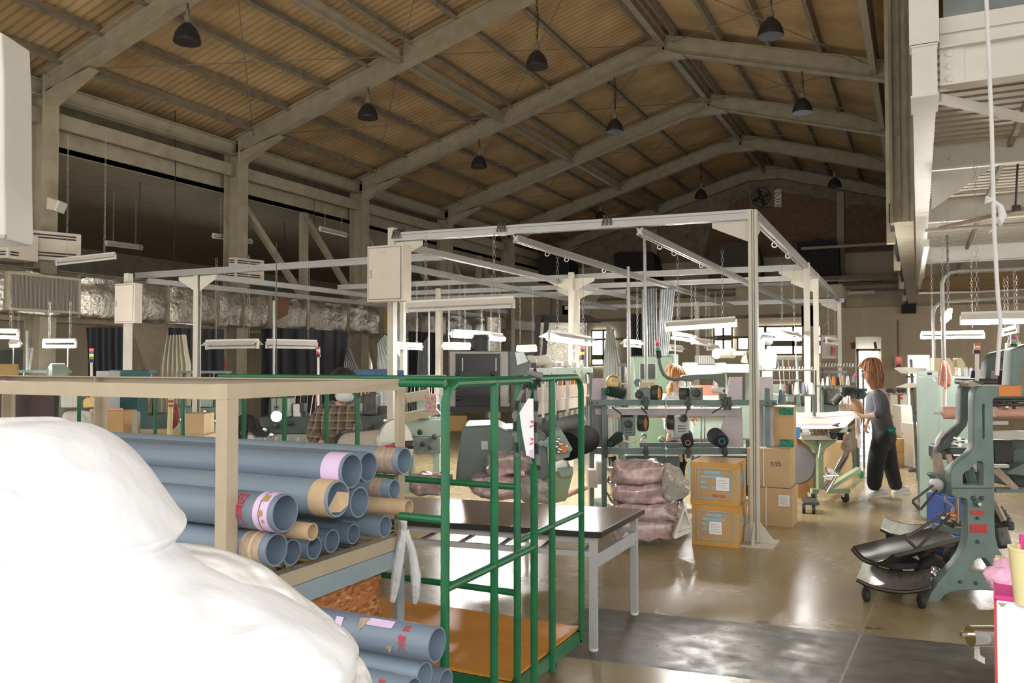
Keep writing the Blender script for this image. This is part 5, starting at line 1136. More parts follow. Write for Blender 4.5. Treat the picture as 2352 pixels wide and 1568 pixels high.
# ------------------------------------------------------------------ steelwork and deck over the annexe
mz = thing('mezzanine_frame', 'white bolted steel beams of the upper floor at the top corner of the picture', 'steel frame', (0.9, 6.9, 3.6))
def mzp(mb, nm, **k): return mb.build(nm, m_mezz, mz, **k)
mzp(MB().ibeam((.065, 6.9, 3.80), (.065, 22, 3.80), .165, .36), 'long_beam', smooth=0)
mzp(MB().ibeam((.17, 7.0, 3.83), (4.5, 6.85, 3.83), .15, .30), 'cross_beam', smooth=0)
mzp(MB().ibeam((.065, 6.93, 3.98), (.065, 6.93, 6.6), .2, .2, up=(0, 1, 0)), 'upper_column', smooth=0)
mzp(MB().box(-.02, .15, 6.84, 6.90, 3.60, 4.0), 'end_plate', smooth=0); mzp(MB().box(-.025, .155, 6.83, 6.90, 3.965, 3.985), 'end_rib', smooth=0); mzp(MB().box(-.03, .16, 6.82, 7.3, 3.585, 3.60), 'sole_plate', smooth=0)
for k in range(3): mzp(MB().lathe([(.030, 0), (.030, .02), (.018, .026)], Vector((.235, 6.985, 3.93-.095*k)), (0, -1, 0), 6), 'bolt')
mzp(MB().box(.17, .33, 6.975, 6.99, 3.70, 3.98), 'splice_plate', smooth=0)
mzp(MB().bar((.16, 7.05, 3.62), (1.6, 9.0, 3.62), .06, .06), 'diagonal_brace', smooth=0)
for y, z in ((10.2, 3.86), (13.6, 3.84), (19.0, 3.82)):
    mzp(MB().ibeam((.15, y, z), (6, y-.1, z), .12, .26 if y < 12 else .34), 'cross_beam', smooth=0)
    for k in range(3 if y > 12 else 2): mzp(MB().lathe([(.022, 0), (.022, .014), (.012, .02)], Vector((.24 if y > 12 else .22+.13*k, y-.02, z+.09-.09*k if y > 12 else z-.02)), (0, -1, 0), 6), 'bolt')
mzp(MB().prism([(.15, 10.2, 3.72), (.75, 10.2, 3.72), (.15, 10.2, 3.3)], (0, .01, 0)), 'gusset', smooth=0)
mzp(MB().box(.17, 4.5, 6.95, 7.0, 4.08, 4.20).box(.17, 4.5, 6.98, 7.02, 3.985, 4.08), 'sill', smooth=0)
struct(MB().box(.2, 5, 7.05, 7.08, 4.20, 6.0), 'window_1', m_glass, smooth=0)
struct(MB().box(.95, 5, 6.955, 6.975, 4.00, 4.07), 'window_2', mat('grey_blind', (.34, .36, .39), .5), smooth=0)  # grey blind strip at the sill, no pane
# ribbed deck under the upper floor: ribs run across
m = MB(); n = 150; prof = [(0, 0), (.12, 0), (.125, .075), (.195, .075), (.20, 0)]
pts = [(7.0+.2*k+a, b) for k in range(90) for a, b in prof[:-1]]
m.grid(lambda u, v: (.0+8.2*v, pts[round(u*(len(pts)-1))][0], 3.98+pts[round(u*(len(pts)-1))][1]), len(pts), 2)
struct(m, 'ceiling_annexe', mat('deck_underside', (.50, .46, .40), .6, .15, var=.06), smooth=0)
struct(MB().box(.1, 8.3, 25.0, GY, 4.0, 4.1), 'ceiling_annexe_far', m_roof, smooth=0)
struct(MB().box(-.2, 8.3, GY-.7, GY-.5, 0, 3.55), 'wall_annexe', m_wall, smooth=0)
for x in (.9, 2.6, 4.3): struct(MB().bar((x, 7.1, 3.93), (x, 25, 3.93), .05, .06), 'ceiling_annexe_rib_beam', m_steel_d, smooth=0)
MB().bar((.12, 13.0, 3.3), (.03, 22, 3.42), .07, .1).build('cable_tray', m_fixture, None, 'white cable tray slung under the long white beam', 'cable tray', smooth=0)
MB().tube([(.1, 12.6, 3.42), (5, 12.3, 3.42)], .022, 10).build('conduit', m_gray, None, 'bright straight conduit crossing under the ribbed deck', 'pipe', 'conduits of the annexe')
def pipe(pts, r, label, **k): MB(VM).tube([q(*p) for p in pts], r, 10).build('conduit', m_gray, None, label, 'pipe', 'conduits of the annexe')
pipe([(2400, 615, 7.6), (2200, 623, 7.6), (2180, 627, 7.6), (2169, 637, 7.6), (2164, 652, 7.6), (2166, 735, 7.6), (2168, 826, 7.6)], .018, 'bent conduit dropping beside the hank of pink yarn, higher one')
pipe([(2400, 680, 11), (2175, 692, 11), (2156, 697, 11), (2147, 706, 11), (2143, 722, 11), (2145, 865, 11)], .022, 'bent conduit dropping to the pale green cabinet, lower one')
pipe([(2110, 673, 15), (2240, 670, 15), (2400, 662, 15)], .018, 'thin straight conduit below the bent ones far back')
m = MB(VM).tube([q(2264, -30, 4.6), q(2270, 100, 4.6), q(2278, 300, 4.6), q(2282, 460, 4.6), q(2284, 540, 4.6), q(2292, 680, 4.6), q(2298, 740, 4.6), q(2294, 800, 4.6), q(2290, 862, 4.6)], .011, 8)
m.tube([q(2282, 458, 4.6), q(2266, 454, 4.6), q(2264, 464, 4.6), q(2280, 460, 4.6), q(2298, 474, 4.6), q(2303, 495, 4.6), q(2296, 512, 4.6), q(2291, 500, 4.6)], [.008, .012, .012, .01, .014, .022, .02, .004], 8).tube([q(2290, 500, 4.6), q(2284, 525, 4.6), q(2272, 534, 4.6)], .004, 5)
m.build('webbing_strap', m_strap, None, 'white webbing strap hanging down, knotted halfway', 'strap')
for x0, D, lab in ((2340, 9.5, 'hanging rod with clamp under the white beams'), (2176, 10.5, 'thin hanging rod over the small slanting lamp')):
    MB(VM).tube([q(x0, 330 if x0 > 2200 else 540, D), q(x0-8 if x0 > 2200 else x0+1, 480 if x0 > 2200 else 720, D)], .012, 8).pbox(x0-9, 470 if x0 > 2200 else 715, x0+5, 485 if x0 > 2200 else 722, D-.03, .06).build('hanging_rod', m_iron, None, lab, 'rod')
MB().tube([(.3, 13.4, 3.55), (2.2, 13.0, 3.85)], .035, 8).build('pipe_brace', mat('dusty_rose_pipe', (.36, .27, .22), .7), None, 'dusty brown pipe running up under the far white beam', 'pipe')

# ------------------------------------------------------------------ blue-green cast iron machine at the right
cm = thing('textile_machine', 'blue-green cast iron machine with orange band and arched feet', 'machine', w(2250, 1385, 5.6)); cm.location.z = 0
DC = 5.62
def cp(mb, nm, m, **k): return mb.build(nm, m, cm, **k)
outer = [(2131, 1384), (2149, 1385), (2155, 1377), (2168, 1364), (2182, 1357), (2200, 1353), (2258, 1352), (2310, 1354), (2335, 1364), (2350, 1384), (2372, 1384), (2345, 1334), (2322, 1306), (2303, 1282), (2289, 1258), (2283, 1232), (2281, 1199), (2280, 1065), (2277, 978), (2277, 920), (2279, 914), (2284, 911), (2347, 909), (2347, 887), (2265, 887), (2254, 889), (2246, 894), (2241, 903), (2240, 920), (2240, 1015), (2237, 1034), (2228, 1044), (2214, 1055), (2196, 1069), (2188, 1080), (2186, 1090), (2187, 1122), (2188, 1136), (2194, 1140), (2214, 1141), (2222, 1145), (2225, 1157), (2223, 1178), (2225, 1225), (2221, 1250), (2212, 1272), (2197, 1294), (2172, 1320), (2156, 1340), (2140, 1362)]
casting(outer, [[(2253, 930), (2255, 926), (2259, 925), (2263, 928), (2263, 1008), (2260, 1011), (2256, 1011), (2254, 1008)], [(2209, 1116), (2208, 1090), (2212, 1083), (2224, 1078), (2232, 1066), (2244, 1057), (2254, 1057), (2260, 1063), (2261, 1080), (2261, 1116)], [(2218, 1312), (2236, 1284), (2244, 1279), (2262, 1279), (2270, 1286), (2287, 1312), (2282, 1317), (2222, 1317)]], DC, .075, m_cast, 'side_frame', cm)
cp(MB(VM).pbox(2295, 885.5, 2346, 910, DC-.012, .10), 'orange_band', mat('orange_band_paint', (.66, .23, .05), .5, var=.08), bevel=.003)
cp(MB(VM).pbox(2231, 1172, 2260, 1182, DC-.012, .006), 'red_plate', m_redp, smooth=0); cp(MB(VM).pbox(2229, 1204, 2267, 1223, DC-.012, .006), 'red_plate', m_redp, smooth=0)
cp(MB(VM).pprism([(2187, 1120), (2278, 1120), (2278, 1122), (2187, 1122)], DC-.011, .004), 'joint_line', m_castd, smooth=0)
for x, y, r in ((2245, 1243, 4), (2244, 1189, 3.5), (2205, 1335, 4), (2241, 1338, 4), (2235, 1143, 5), (2254, 1143, 5), (2244, 1154, 9)): cp(MB(VM).lathe([(S(r, DC), 0), (S(r, DC), .012), (S(r, DC)*.6, .018)], q(x, y, DC-.008), (0, -1, 0), 14), 'bolt_head', m_castd)
cp(MB(VM).lathe([(.012, 0), (.012, .03)], q(2245, 1156, DC-.02), (0, -1, 0), 10), 'shaft_end', m_chrome)
# second side frame further along, cross members
dx2 = lambda lst, a, b, f: [((x-2250)*f+2250+a, (y-1384)*f+1384+b) for x, y in lst]
arm = [(2209, 905), (2212, 890), (2222, 880), (2240, 876), (2256, 880), (2252, 888), (2236, 886), (2225, 892), (2222, 905), (2221, 960), (2218, 976), (2200, 998), (2184, 1014), (2178, 1030), (2164, 1032), (2158, 1050), (2152, 1052), (2155, 1034), (2166, 1024), (2172, 1010), (2190, 990), (2206, 974), (2209, 958)]
casting(arm, [], DC+.55, .07, m_castd, 'curved_arm', cm)
cp(MB(VM).prism([q(2150, 1204, 6.2), q(2226, 1215, 5.8), q(2226, 1232, 5.8), q(2150, 1216, 6.2)], (.0, .06, 0)), 'cross_beam', m_cast, smooth=0)
cp(MB(VM).pbox(2280, 990, 2430, 1008, DC+.3, .06), 'comb_rail', mat('toothed_rail', (.46, .46, .43), .5, .3), smooth=0); cp(MB(VM).pbox(2279, 967, 2316, 975, DC+.2, .05), 'guide_rail', m_gray, smooth=0)
cp(MB(VM).pbox(2283, 1067, 2318, 1074, DC+.2, .05), 'guide_rail', m_gray, smooth=0); cp(MB(VM).pbox(2288, 1122, 2430, 1131, DC+.3, .08), 'lower_rail', m_cast, smooth=0)
cp(MB(VM).pbox(2284, 1010, 2330, 1066, DC+.5, .3), 'gear_housing', m_black, bevel=.01); cp(MB(VM).pbox(2326, 1010, 2430, 1120, DC+.6, .4), 'motor_housing', m_castd, bevel=.02)
cp(MB(VM).lathe([(.1, 0), (.11, .02), (.11, .05), (.06, .06)], q(2330, 1063, DC+.56), (0, -1, 0), 24), 'drive_pulley', m_castd)
cp(MB(VM).pprism([(2316, 1082), (2352, 1064), (2430, 1060), (2430, 1100), (2316, 1088)], DC+.4, .2), 'green_cover', m_mgreen, smooth=0)
for k, (a, b) in enumerate((((2284, 1080), (2328, 1120)), ((2290, 1076), (2336, 1122)), ((2284, 1150), (2306, 1196)))): cp(MB(VM).bar(q(*a, DC+.3), q(*b, DC+.25), .03, .03), 'wood_lever', m_tape, smooth=0)
cp(MB(VM).pbox(2216, 1085, 2258, 1117, DC+.25, .3), 'inner_motor', m_black, bevel=.02); cp(MB(VM).pprism([(2228, 1064), (2246, 1056), (2259, 1062), (2259, 1080), (2234, 1082)], DC+.3, .1), 'inner_guard', m_gray, bevel=.01)
cp(MB(VM).lathe([(.03, 0), (.03, .12)], q(2226, 1076, DC+.12), (.3, .2, -1), 12), 'grease_cup', m_cast)
for x, y in ((2194, 1006), (2211, 1012), (2196, 1020)): cp(MB(VM).lathe([(S(5, 6), 0), (S(5, 6), .05)], q(x, y, DC+.4), (0, -1, 0), 12), 'roller_end', m_chrome)
cp(MB(VM).pbox(2185, 1028, 2232, 1060, DC+.5, .35), 'gear_box', m_castd, bevel=.02); cp(MB(VM).tube([q(2188, 1046, DC+.45), q(2222, 1046, DC+.45)], .012, 8), 'bright_rod', m_chrome); cp(MB(VM).pprism([(2152, 1010), (2166, 988), (2172, 990), (2170, 1006), (2158, 1030), (2150, 1060), (2146, 1050)], DC+.6, .03), 'white_guard', m_fixture, bevel=.005)
cp(MB(VM).pprism([(2150, 1044), (2162, 1040), (2172, 1092), (2164, 1094), (2152, 1088)], DC+.45, .05), 'feed_plate', m_tape, smooth=0); cp(MB(VM).bar(q(2178, 1044, DC+.45), q(2188, 1082, DC+.4), .035, .02), 'wood_lever', m_tape, smooth=0)
cp(MB(VM).pprism([(2145, 1090), (2158, 1088), (2176, 1098), (2184, 1094), (2184, 1118), (2176, 1134), (2158, 1136), (2160, 1110)], DC+.15, .12), 'lever_bracket', m_cast, bevel=.01)
cp(MB(VM).lathe([(.045, 0), (.045, .04), (.03, .045)], q(2149, 1112, DC+.12), (-.3, -1, 0), 16), 'lever_hub', m_gray)
cp(MB(VM).tube([q(2142, 1115, DC+.05), q(2098, 1148, DC-.05), q(2097, 1153, DC-.05), q(2110, 1168, DC-.05), q(2116, 1168, DC-.05), q(2152, 1126, DC+.05)], .009, 8), 'wire_handle', m_iron)
cp(MB(VM).tube([q(2178, 1172, DC+.05), q(2084, 1232, DC-.1), q(2083, 1238, DC-.1), q(2104, 1258, DC-.1), q(2110, 1256, DC-.1), q(2184, 1182, DC+.05)], .011, 8), 'wire_handle', m_iron)
cp(MB(VM).tube([q(2169, 1138, DC+.1), q(2171, 1150, DC+.1), q(2184, 1158, DC+.1), q(2189, 1166, DC+.1), q(2187, 1180, DC+.08)], .012, 8), 'bent_rod', m_gray); cp(MB(VM).ball(q(2186, 1183, DC+.06), Vector((.033, .033, .018)), 14, 8), 'orange_knob', m_orangep)
cp(MB(VM).tube([q(2198, 1142, DC+.2), q(2199, 1200, DC+.2)], .012, 8), 'brass_rod', mat('brass_rod', (.5, .42, .28), .3, .8)); cp(MB(VM).pbox(2190, 1196, 2222, 1216, DC+.35, .2), 'gear_box', m_iron, bevel=.02)
for k in range(7): cp(MB(VM).cbox(q(2288+k*8+rnd.uniform(-2, 2), 926+rnd.uniform(-4, 6), DC+.4), (.03, .1, rnd.uniform(.03, .08))), 'needle_block', (m_iron, m_gray, m_chrome, m_wood)[k % 4], bevel=.004)
for y in (915, 921, 930): cp(MB(VM).tube([q(2278, y, DC+.3), q(2430, y-2, DC+.3)], .011, 8), 'needle_bar', m_iron)
cp(MB(VM).lathe([(.06, 0), (.06, .12), (.02, .14)], q(2292, 1213, DC+.25), (.1, -.3, -1), 14), 'caster_leg', m_iron); cp(MB(VM).lathe([(.07, -.02), (.07, .02)], q(2291, 1228, DC+.25), (1, .2, 0), 18), 'caster_wheel', m_rubber)
for k in range(5): cp(MB(VM).cbox(q(2286+k*6, 1170+k*9, DC+.4), (.07, .1, .06), .3*k), 'gear_lump', m_iron, bevel=.01)
roller_s = thing('fabric_roll', 'salmon pink fabric roll lying across the blue-green cast machine', 'fabric roll', VM @ q(2250, 960, DC+.75))
MB(VM).lathe([(.02, 0), (.045, .01), (.05, .02), (.05, .55), (.045, .56), (.02, .57)], q(2162, 948, DC+1.0), (1, -.35, .03), 24).build('fabric_winding', m_pinkroll, roller_s); MB(VM).lathe([(.012, -.06), (.012, .66)], q(2162, 948, DC+1.0), (1, -.35, .03), 10).build('roll_core', m_fixture, roller_s)
MB(VM).lathe([(.02, 0), (.04, .0), (.044, .02), (.044, .4), (.02, .41)], q(2285, 945, DC+.45), (1, 0, .01), 24).build('fabric_roll', m_pinkroll, None, 'salmon fabric roll beyond the side frame under the orange band', 'fabric roll')
# top of the machine: curved dark arm and its cones
ca = [(2266, 868), (2270, 835), (2276, 820), (2284, 812), (2330, 802), (2352, 794), (2420, 780), (2420, 800), (2352, 812), (2326, 818), (2292, 822), (2284, 830), (2280, 850), (2278, 870)]
casting(ca, [], DC+1.0, .08, m_castd, 'top_arm', cm)
casting([(2322, 886), (2328, 806), (2345, 800), (2352, 800), (2345, 830), (2340, 886)], [], DC+.3, .1, m_cast, 'upright_arm', cm)
cp(MB(VM).pprism([(2282, 824), (2326, 812), (2330, 850), (2280, 866)], DC+1.1, .05), 'guard_plate', m_iron, smooth=0); cp(MB(VM).pprism([(2221, 880), (2236, 876), (2256, 884), (2248, 890), (2228, 888)], DC+.4, .1), 'felt_pad', m_tape, smooth=0)
cp(MB(VM).pbox(2236, 870, 2310, 884, DC+.8, .3), 'top_gearing', m_iron, bevel=.02)
def cone(px, y0, y1, D, wpx, m, label, group, tip=.35):
    a = q(px, y1, D); h = S(y1-y0, D); r = S(wpx, D)/2
    t = thing('yarn_cone', label, 'yarn cone', VM @ a, group)
    MB(VM).lathe([(r*.92, 0), (r, .01*h/.15), (r*(1+tip)/2, h*.55), (r*tip*1.1, h*.93), (r*tip*.7, h*.95)], a, (0, 0, 1), 18).build('yarn_body', m, t, smooth=60)
    MB(VM).lathe([(r*tip*.6, h*.9), (r*tip*.5, h)], a, (0, 0, 1), 10).build('cone_core', m_wood, t)
G2 = 'cones on the blue-green machine'
cone(2249, 846, 870, 6.6, 11, m_cone_white, 'white yarn cone standing by the signal tower of the cast machine', G2)
cone(2299, 848, 884, 6.3, 14, mat('maroon_yarn', (.07, .012, .02), .95), 'maroon yarn cone beside the white strap on the cast machine', G2, .7); cone(2318, 850, 884, 6.4, 12, m_cone_grey, 'dark grey yarn cone next to the maroon one', G2, .7)
cone(2236, 850, 868, 6.8, 12, m_cone_black, 'black yarn cone between the white cone and the grey pair', G2, .6); cone(2260, 848, 868, 6.8, 8, m_redlens, 'slim red spool beside the white cone on the cast machine', G2, .8); cone(2281, 852, 872, 6.5, 8, m_cone_grey, 'slim pinkish grey spool before the maroon cone', G2, .8)
def sigtower(x, y0, y1, y2, D, cols, label, base=.3, r=.022):
    t = thing('signal_tower', label, 'signal lamp', VM @ q(x, y2, D), 'stacked signal lamps'); tower(MB(VM), t, x, y0, y1, D, r, cols, base); MB(VM).tube([q(x, y1-2, D), q(x, y2, D)], .014, 8).build('pole', m_fixture, t)
sigtower(2244, 788, 812, 874, 6.4, (m_orlens, m_fixture, m_redlens), 'red tipped signal lamp on a pole above the white cone', .35); sigtower(2328, 769, 796, 812, 6.6, (m_greenlens, m_orlens, m_bluelens, m_redlens), 'four colour signal lamp above the cast machine', .25)
sigtower(210, 800, 832, 1172, 9.0, (m_greenlens, m_orlamp, m_bluelens, m_redlamp), 'red lit signal lamp on a cream pole by the first column', .22); sigtower(731, 796, 820, 1154, 9.5, (m_redlens, m_fixture, m_redlens), 'red and white banded signal lamp before the dark curtain', .3)
sigtower(1336, 795, 826, 845, 9.4, (m_orlamp, m_black, m_redlamp), 'red lit signal lamp at the end of the lit slanting lamp', .38, .03)

# ------------------------------------------------------------------ pale green cabinets, hank, heaters in the annexe
t = thing('machine_cabinet', 'pale green sheet metal cabinet behind the hank of pink yarn', 'cabinet', VM @ Vector((q(2185, 1000, 8.2).x, 8.3, 0)))
MB(VM).box(q(2142, 0, 8.2).x, q(2226, 0, 8.2).x, 8.2, 8.6, 0.02, q(0, 864, 8.2).z).build('cabinet_body', mat('pale_green_cabinet', (.27, .355, .305), .4, var=.05), t, bevel=.012); MB(VM).box(q(2122, 0, 9.2).x, q(2142, 0, 9.2).x, 9.0, 9.5, 0.02, q(0, 851, 9.2).z).build('side_cabinet', m_mgreen2, t, bevel=.012)
MB(VM).pbox(2131, 855, 2141, 861, 9.0, .02).build('switch_row', m_black, t, smooth=0); MB(VM).pprism([(2140, 866), (2144, 863), (2151, 874), (2147, 877)], 8.18, .01).build('blue_tape', m_bluerack, t, smooth=0)
for k in range(6): MB(VM).ball(q(2126+rnd.uniform(0, 12), 905+rnd.uniform(0, 22), 8.9), .05, 8, 6).build('valve', m_castd, t)
G3 = 'cones on the pale green cabinet'
for px, y0, y1, wd_, m, lab in ((2195, 842, 862, 6, m_pinkyarn, 'pink cone on the pale green cabinet'), (2203, 844, 862, 8, m_cone_white, 'white cone on the pale green cabinet'), (2218, 842, 864, 13, m_cone_grey, 'grey cone on the pale green cabinet, first of two'), (2230, 844, 870, 12, mat('mauve_grey_yarn', (.36, .33, .38), .95), 'mauve grey cone on the pale green cabinet')): cone(px, y0, y1, 8.35, wd_, m, lab, G3, .6)
t = thing('yarn_hank', 'hank of pink yarn hanging in front of the pale green cabinet', 'yarn', VM @ q(2170, 895, 7.6))
for k in range(34):
    x = 2170+rnd.uniform(-13, 13); y1 = 895-abs(x-2172)*.9-rnd.uniform(0, 10); d = 7.6+rnd.uniform(-.04, .04)
    if k == 0: hm = MB(VM)
    hm.tube([q(2168+rnd.uniform(-3, 3), 822+rnd.uniform(0, 5), 7.6), q(2168+(x-2168)*.7, 842, d), q(x, 862, d), q(x+rnd.uniform(-3, 3), y1, d)], [.006, .01, .012, .01], 6)
hm.build('yarn_strands', m_pinkyarn, t); MB(VM).tube([q(2168, 740, 7.6), q(2168, 825, 7.6)], .007, 6).build('hanging_cord', m_strap, t); MB(VM).tube([q(2169, 893, 7.62), q(2168, 935, 7.62)], .022, 10).build('cardboard_core', m_fixture, t)
def heat(x0, y0, x1, y1, D, label, side=.2):
    z0 = q(0, y1, D).z; t = thing('panel_heater', label, 'heater', VM @ Vector((q(x0, 0, D).x, D, z0)), 'white panel heaters by the wall'); a, b = q(x0, y1, D), q(x1, y0, D)
    MB(VM).box(a.x, b.x, D, D+side, a.z, b.z).build('casing', m_beigebox, t, bevel=.01)
    for k in range(3): MB(VM).lathe([(.035, 0), (.035, .01)], Vector((a.x+(b.x-a.x)*(.25+.25*k), D-.004, a.z+.06)), (0, -1, 0), 12).build('port', m_black, t)
    MB(VM).box(b.x, b.x+.07, D+.05, D+side, a.z+.2, b.z-.08).build('side_panel', m_bluerack, t, smooth=0)
heat(2098, 973, 2133, 1075, 12.7, 'beige slim heater box standing on the floor by the pale green cabinet', .35); heat(2070, 931, 2094, 1005, 13.2, 'beige slim heater box standing on the stacked cartons', .3)
cz = q(0, 1005, 13.2).z
for k, lab in enumerate(('wide carton on the floor under the beige heater box', 'wide carton lying on the first one below the beige heater box')):
    a = w(2046, 1072, 13.0); carton((a.x, a.y), YAW, S(56, 13), .45, cz/2-.004, k*cz/2, lab, mat('ochre_carton%d' % k, (.56, .37, .15), .7, var=.05), 'wide cartons by the wall', band=False, prn=False)
for x0, x1, lab in ((2057, 2081, 'pale humidifier with two round vents beside the pinned notices'), (2034, 2052, 'pale humidifier with two round vents half behind the standing woman')):
    D = 15.0; t = thing('humidifier', lab, 'humidifier', VM @ Vector((q((x0+x1)/2, 0, D).x, D+.15, 0)), 'pale humidifiers'); a, b = q(x0, 0, D), q(x1, 0, D)
    MB(VM).box(a.x, b.x, D, D+.3, 0.01, q(0, 905, D).z).build('tank', mat('ivory_plastic%d' % x0, (.62, .58, .48), .4), t, bevel=.02); MB(VM).pprism([(x0, 905), (x0+3, 893), (x1-3, 893), (x1, 905)], D, .3).build('head', m_beigebox, t, bevel=.02)
    for f in (.3, .72): MB(VM).lathe([(.04, 0), (.04, .03)], q(x0+(x1-x0)*f, 897, D-.01), (0, -1, 0), 14).build('round_vent', m_black, t)
    MB(VM).pbox(x0+7, 905, x1-7, 908, D-.01, .01).pbox(x0+8, 912, x1-8, 917, D-.01, .01).build('red_notice', m_redp, t, smooth=0)
MB(VM).box(q(2040, 0, 14.6).x, q(2066, 0, 14.6).x, 14.4, 14.9, 0, q(0, 953, 14.6).z).build('workbench', m_wood, None, 'pale wooden bench behind the standing woman', 'bench', smooth=0)
t = thing('notice_stand', 'dark stand with white lampshade tray before the pinned notices', 'stand', VM @ q(2095, 960, 11.5)); t.location.z = 0
MB(VM).tube([q(2092, 825, 11.5), Vector((q(2094, 0, 11.5).x, 11.5, 0))], .02, 8).build('pole', m_iron, t); MB(VM).pprism([(2076, 846), (2085, 843), (2130, 845), (2125, 858), (2095, 858)], 11.3, .3).build('tray', m_fixture, t, smooth=0); MB(VM).pprism([(2080, 890), (2110, 880), (2128, 880), (2128, 884), (2090, 891)], 11.3, .3).build('tray', m_beigebox, t, smooth=0); MB(VM).pbox(2077, 863, 2100, 867, 11.4, .1).build('clamp', m_iron, t, smooth=0)
t = MB(VM).pbox(2086, 815, 2135, 880, 14, .02).pbox(2087, 880, 2089, 1051, 14.0, .03).pbox(2132, 880, 2134, 1051, 14.0, .03).build('notice_board', mat('notice_paper', (.66, .66, .66), .7, var=.1, scale=16), None, 'board of pinned notices on the annexe wall under the brilliant lamp', 'notice board', smooth=0)
for k in range(8): MB(VM).pbox(2094, 820+k*4, 2112+6*(k % 3), 821.3+k*4, 13.995, .01).build('notice_text', m_tablegrey, t, smooth=0)
for k, (x0, y0, x1, y1) in enumerate(((2146, 822, 2190, 862), (2198, 822, 2217, 850))): MB(VM).pprism([(x0, 1124), (x0, y0), (x1-8, y0), (x1, y0+14), (x1, 1124)], 10.5, .1).build('cream_guard', mat('cream_guard%d' % k, (.62, .54, .36), .5), None, 'cream sheet guard behind the hank of yarn, %s' % ('wider one' if k == 0 else 'narrow one'), 'guard', smooth=0)
m = MB(VM)
for k in range(5): m.tube([q(2088+7*math.cos(t_)*(1.6+.3*k)+k*4+12, 1081+3.2*math.sin(t_)*(1+.2*k), 12.3) for t_ in [2*PI*i/14 for i in range(14)]], .02, 6, closed=True)
m.build('coiled_hose', m_iron, None, 'coiled hose on the floor before the slim heater box', 'hose')
MB(VM).box(q(2108, 0, 13.5).x, q(2122, 0, 13.5).x, 13.4, 13.7, 0, q(0, 948, 13.5).z).build('speaker_box', m_black, None, 'dark box standing beside the slim heater boxes', 'box', smooth=0)

# ------------------------------------------------------------------ dollies on the floor
def tray(p_near, p_far, width, z, m, label, legs=True, droop=.05, name='tray_dolly', th=.022, rimm=None, wheel=.045):
    a, b = Vector(p_near), Vector(p_far); a.z = b.z = z; d = (b-a); L = d.length; d.normalize(); x = Vector((-d.y, d.x, 0))
    t = thing(name, label, 'dolly', ((a+b)/2).xy.to_3d(), 'tray dollies on the floor')
    def fn(o): return lambda u, v: a+d*L*v+x*(u-.5)*width+Vector((0, 0, droop*((2*abs(u-.5))**2.2)-(droop if o else 0)*0-th*o+.012*math.sin(PI*v)*0))
    g = MB(); g.grid(fn(0), 13, 6); g.grid(fn(1), 13, 6)
    pr = lambda v, o: [fn(o)(i/12, v) for i in range(13)]
    for v in (0, 1):
        A = g._a(pr(v, 0)); B = g._a(pr(v, 1)); g._f([(A+i, A+i+1, B+i+1, B+i) for i in range(12)])
    for u in (0, 1):
        A = g._a([fn(0)(u, i/5) for i in range(6)]); B = g._a([fn(1)(u, i/5) for i in range(6)]); g._f([(A+i, A+i+1, B+i+1, B+i) for i in range(5)])
    g.build('tray', m, t, smooth=60)
    for v in (0, 1): MB().tube([p-Vector((0, 0, th*.5)) for p in pr(v, 0)], th*.62, 8).build('tray_rim', rimm or m_creeper, t)
    if legs:
        for v in (.12, .88):
            for u in (.12, .88):
                c = fn(1)(u, v); MB().lathe([(wheel*.8, -.018), (wheel, -.012), (wheel, .012), (wheel*.8, .018)], (c.x, c.y, wheel), (1, .4, 0), 16).bar((c.x, c.y, wheel), (c.x, c.y, c.z+.01), .03, .03).build('caster', m_rubber, t)
    return t
tray(w(2034, 0, 5.48), w(2044, 0, 5.98), .44, .115, m_creeper2, 'scuffed silver tray dolly on casters, nearest one', droop=.05)
tray(w(2072, 0, 6.75), w(2076, 0, 7.25), .42, .20, m_creeper2, 'scuffed silver tray dolly behind the long dark one', droop=.05)
a, b = w(2005, 1290, 5.75), w(2205, 1235, 6.5); bt = tray(a, b, .30, .24, m_creeper, 'long dark brown trough dolly with fat tyres', legs=False, droop=.075, name='trough_dolly', th=.03)
for p, r in ((w(2138, 1307, 5.95), .112), (w(2196, 1270, 6.5), .095)):
    c = Vector((p.x, p.y, r)); ax = Vector((.55, -.83, 0))
    MB().lathe([(r*.55, -.04), (r*.9, -.042), (r, -.02), (r, .02), (r*.9, .042), (r*.55, .04)], c, ax, 28, closed=True).build('tyre', m_rubber, bt); MB().lathe([(r*.56, -.03), (r*.56, .03), (r*.5, .036), (r*.4, .018), (r*.2, .03), (r*.1, .04)], c, ax, 20).build('wheel_hub', m_chrome, bt)
    MB().bar(c, (c.x-.06, c.y+.1, .23), .05, .05).build('axle_arm', m_iron, bt)
p = w(2040, 1330, 6.0); MB().lathe([(.15, 0), (.15, .04)], (p.x+.05, p.y+.05, .15), (0, 0, 1), 20).bar((p.x+.05, p.y+.05, .02), (p.x+.05, p.y+.05, .17), .09, .09).build('swivel_base', m_rubber, bt)
t = thing('platform_trolley', 'low metal trolley with small wheels beyond the fat tyre', 'trolley', fl(2185, 1296)); c = fl(2190, 1290)
MB().cbox((c.x, c.y+.1, .14), (.5, .35, .02), .4).build('platform', m_gray, t, smooth=0); MB().lathe([(.06, -.02), (.06, .02)], (c.x+.0, c.y-.05, .06), (1, -.4, 0), 16).bar((c.x, c.y-.05, .06), (c.x, c.y-.05, .135), .03, .03).build('caster', m_chrome, t)
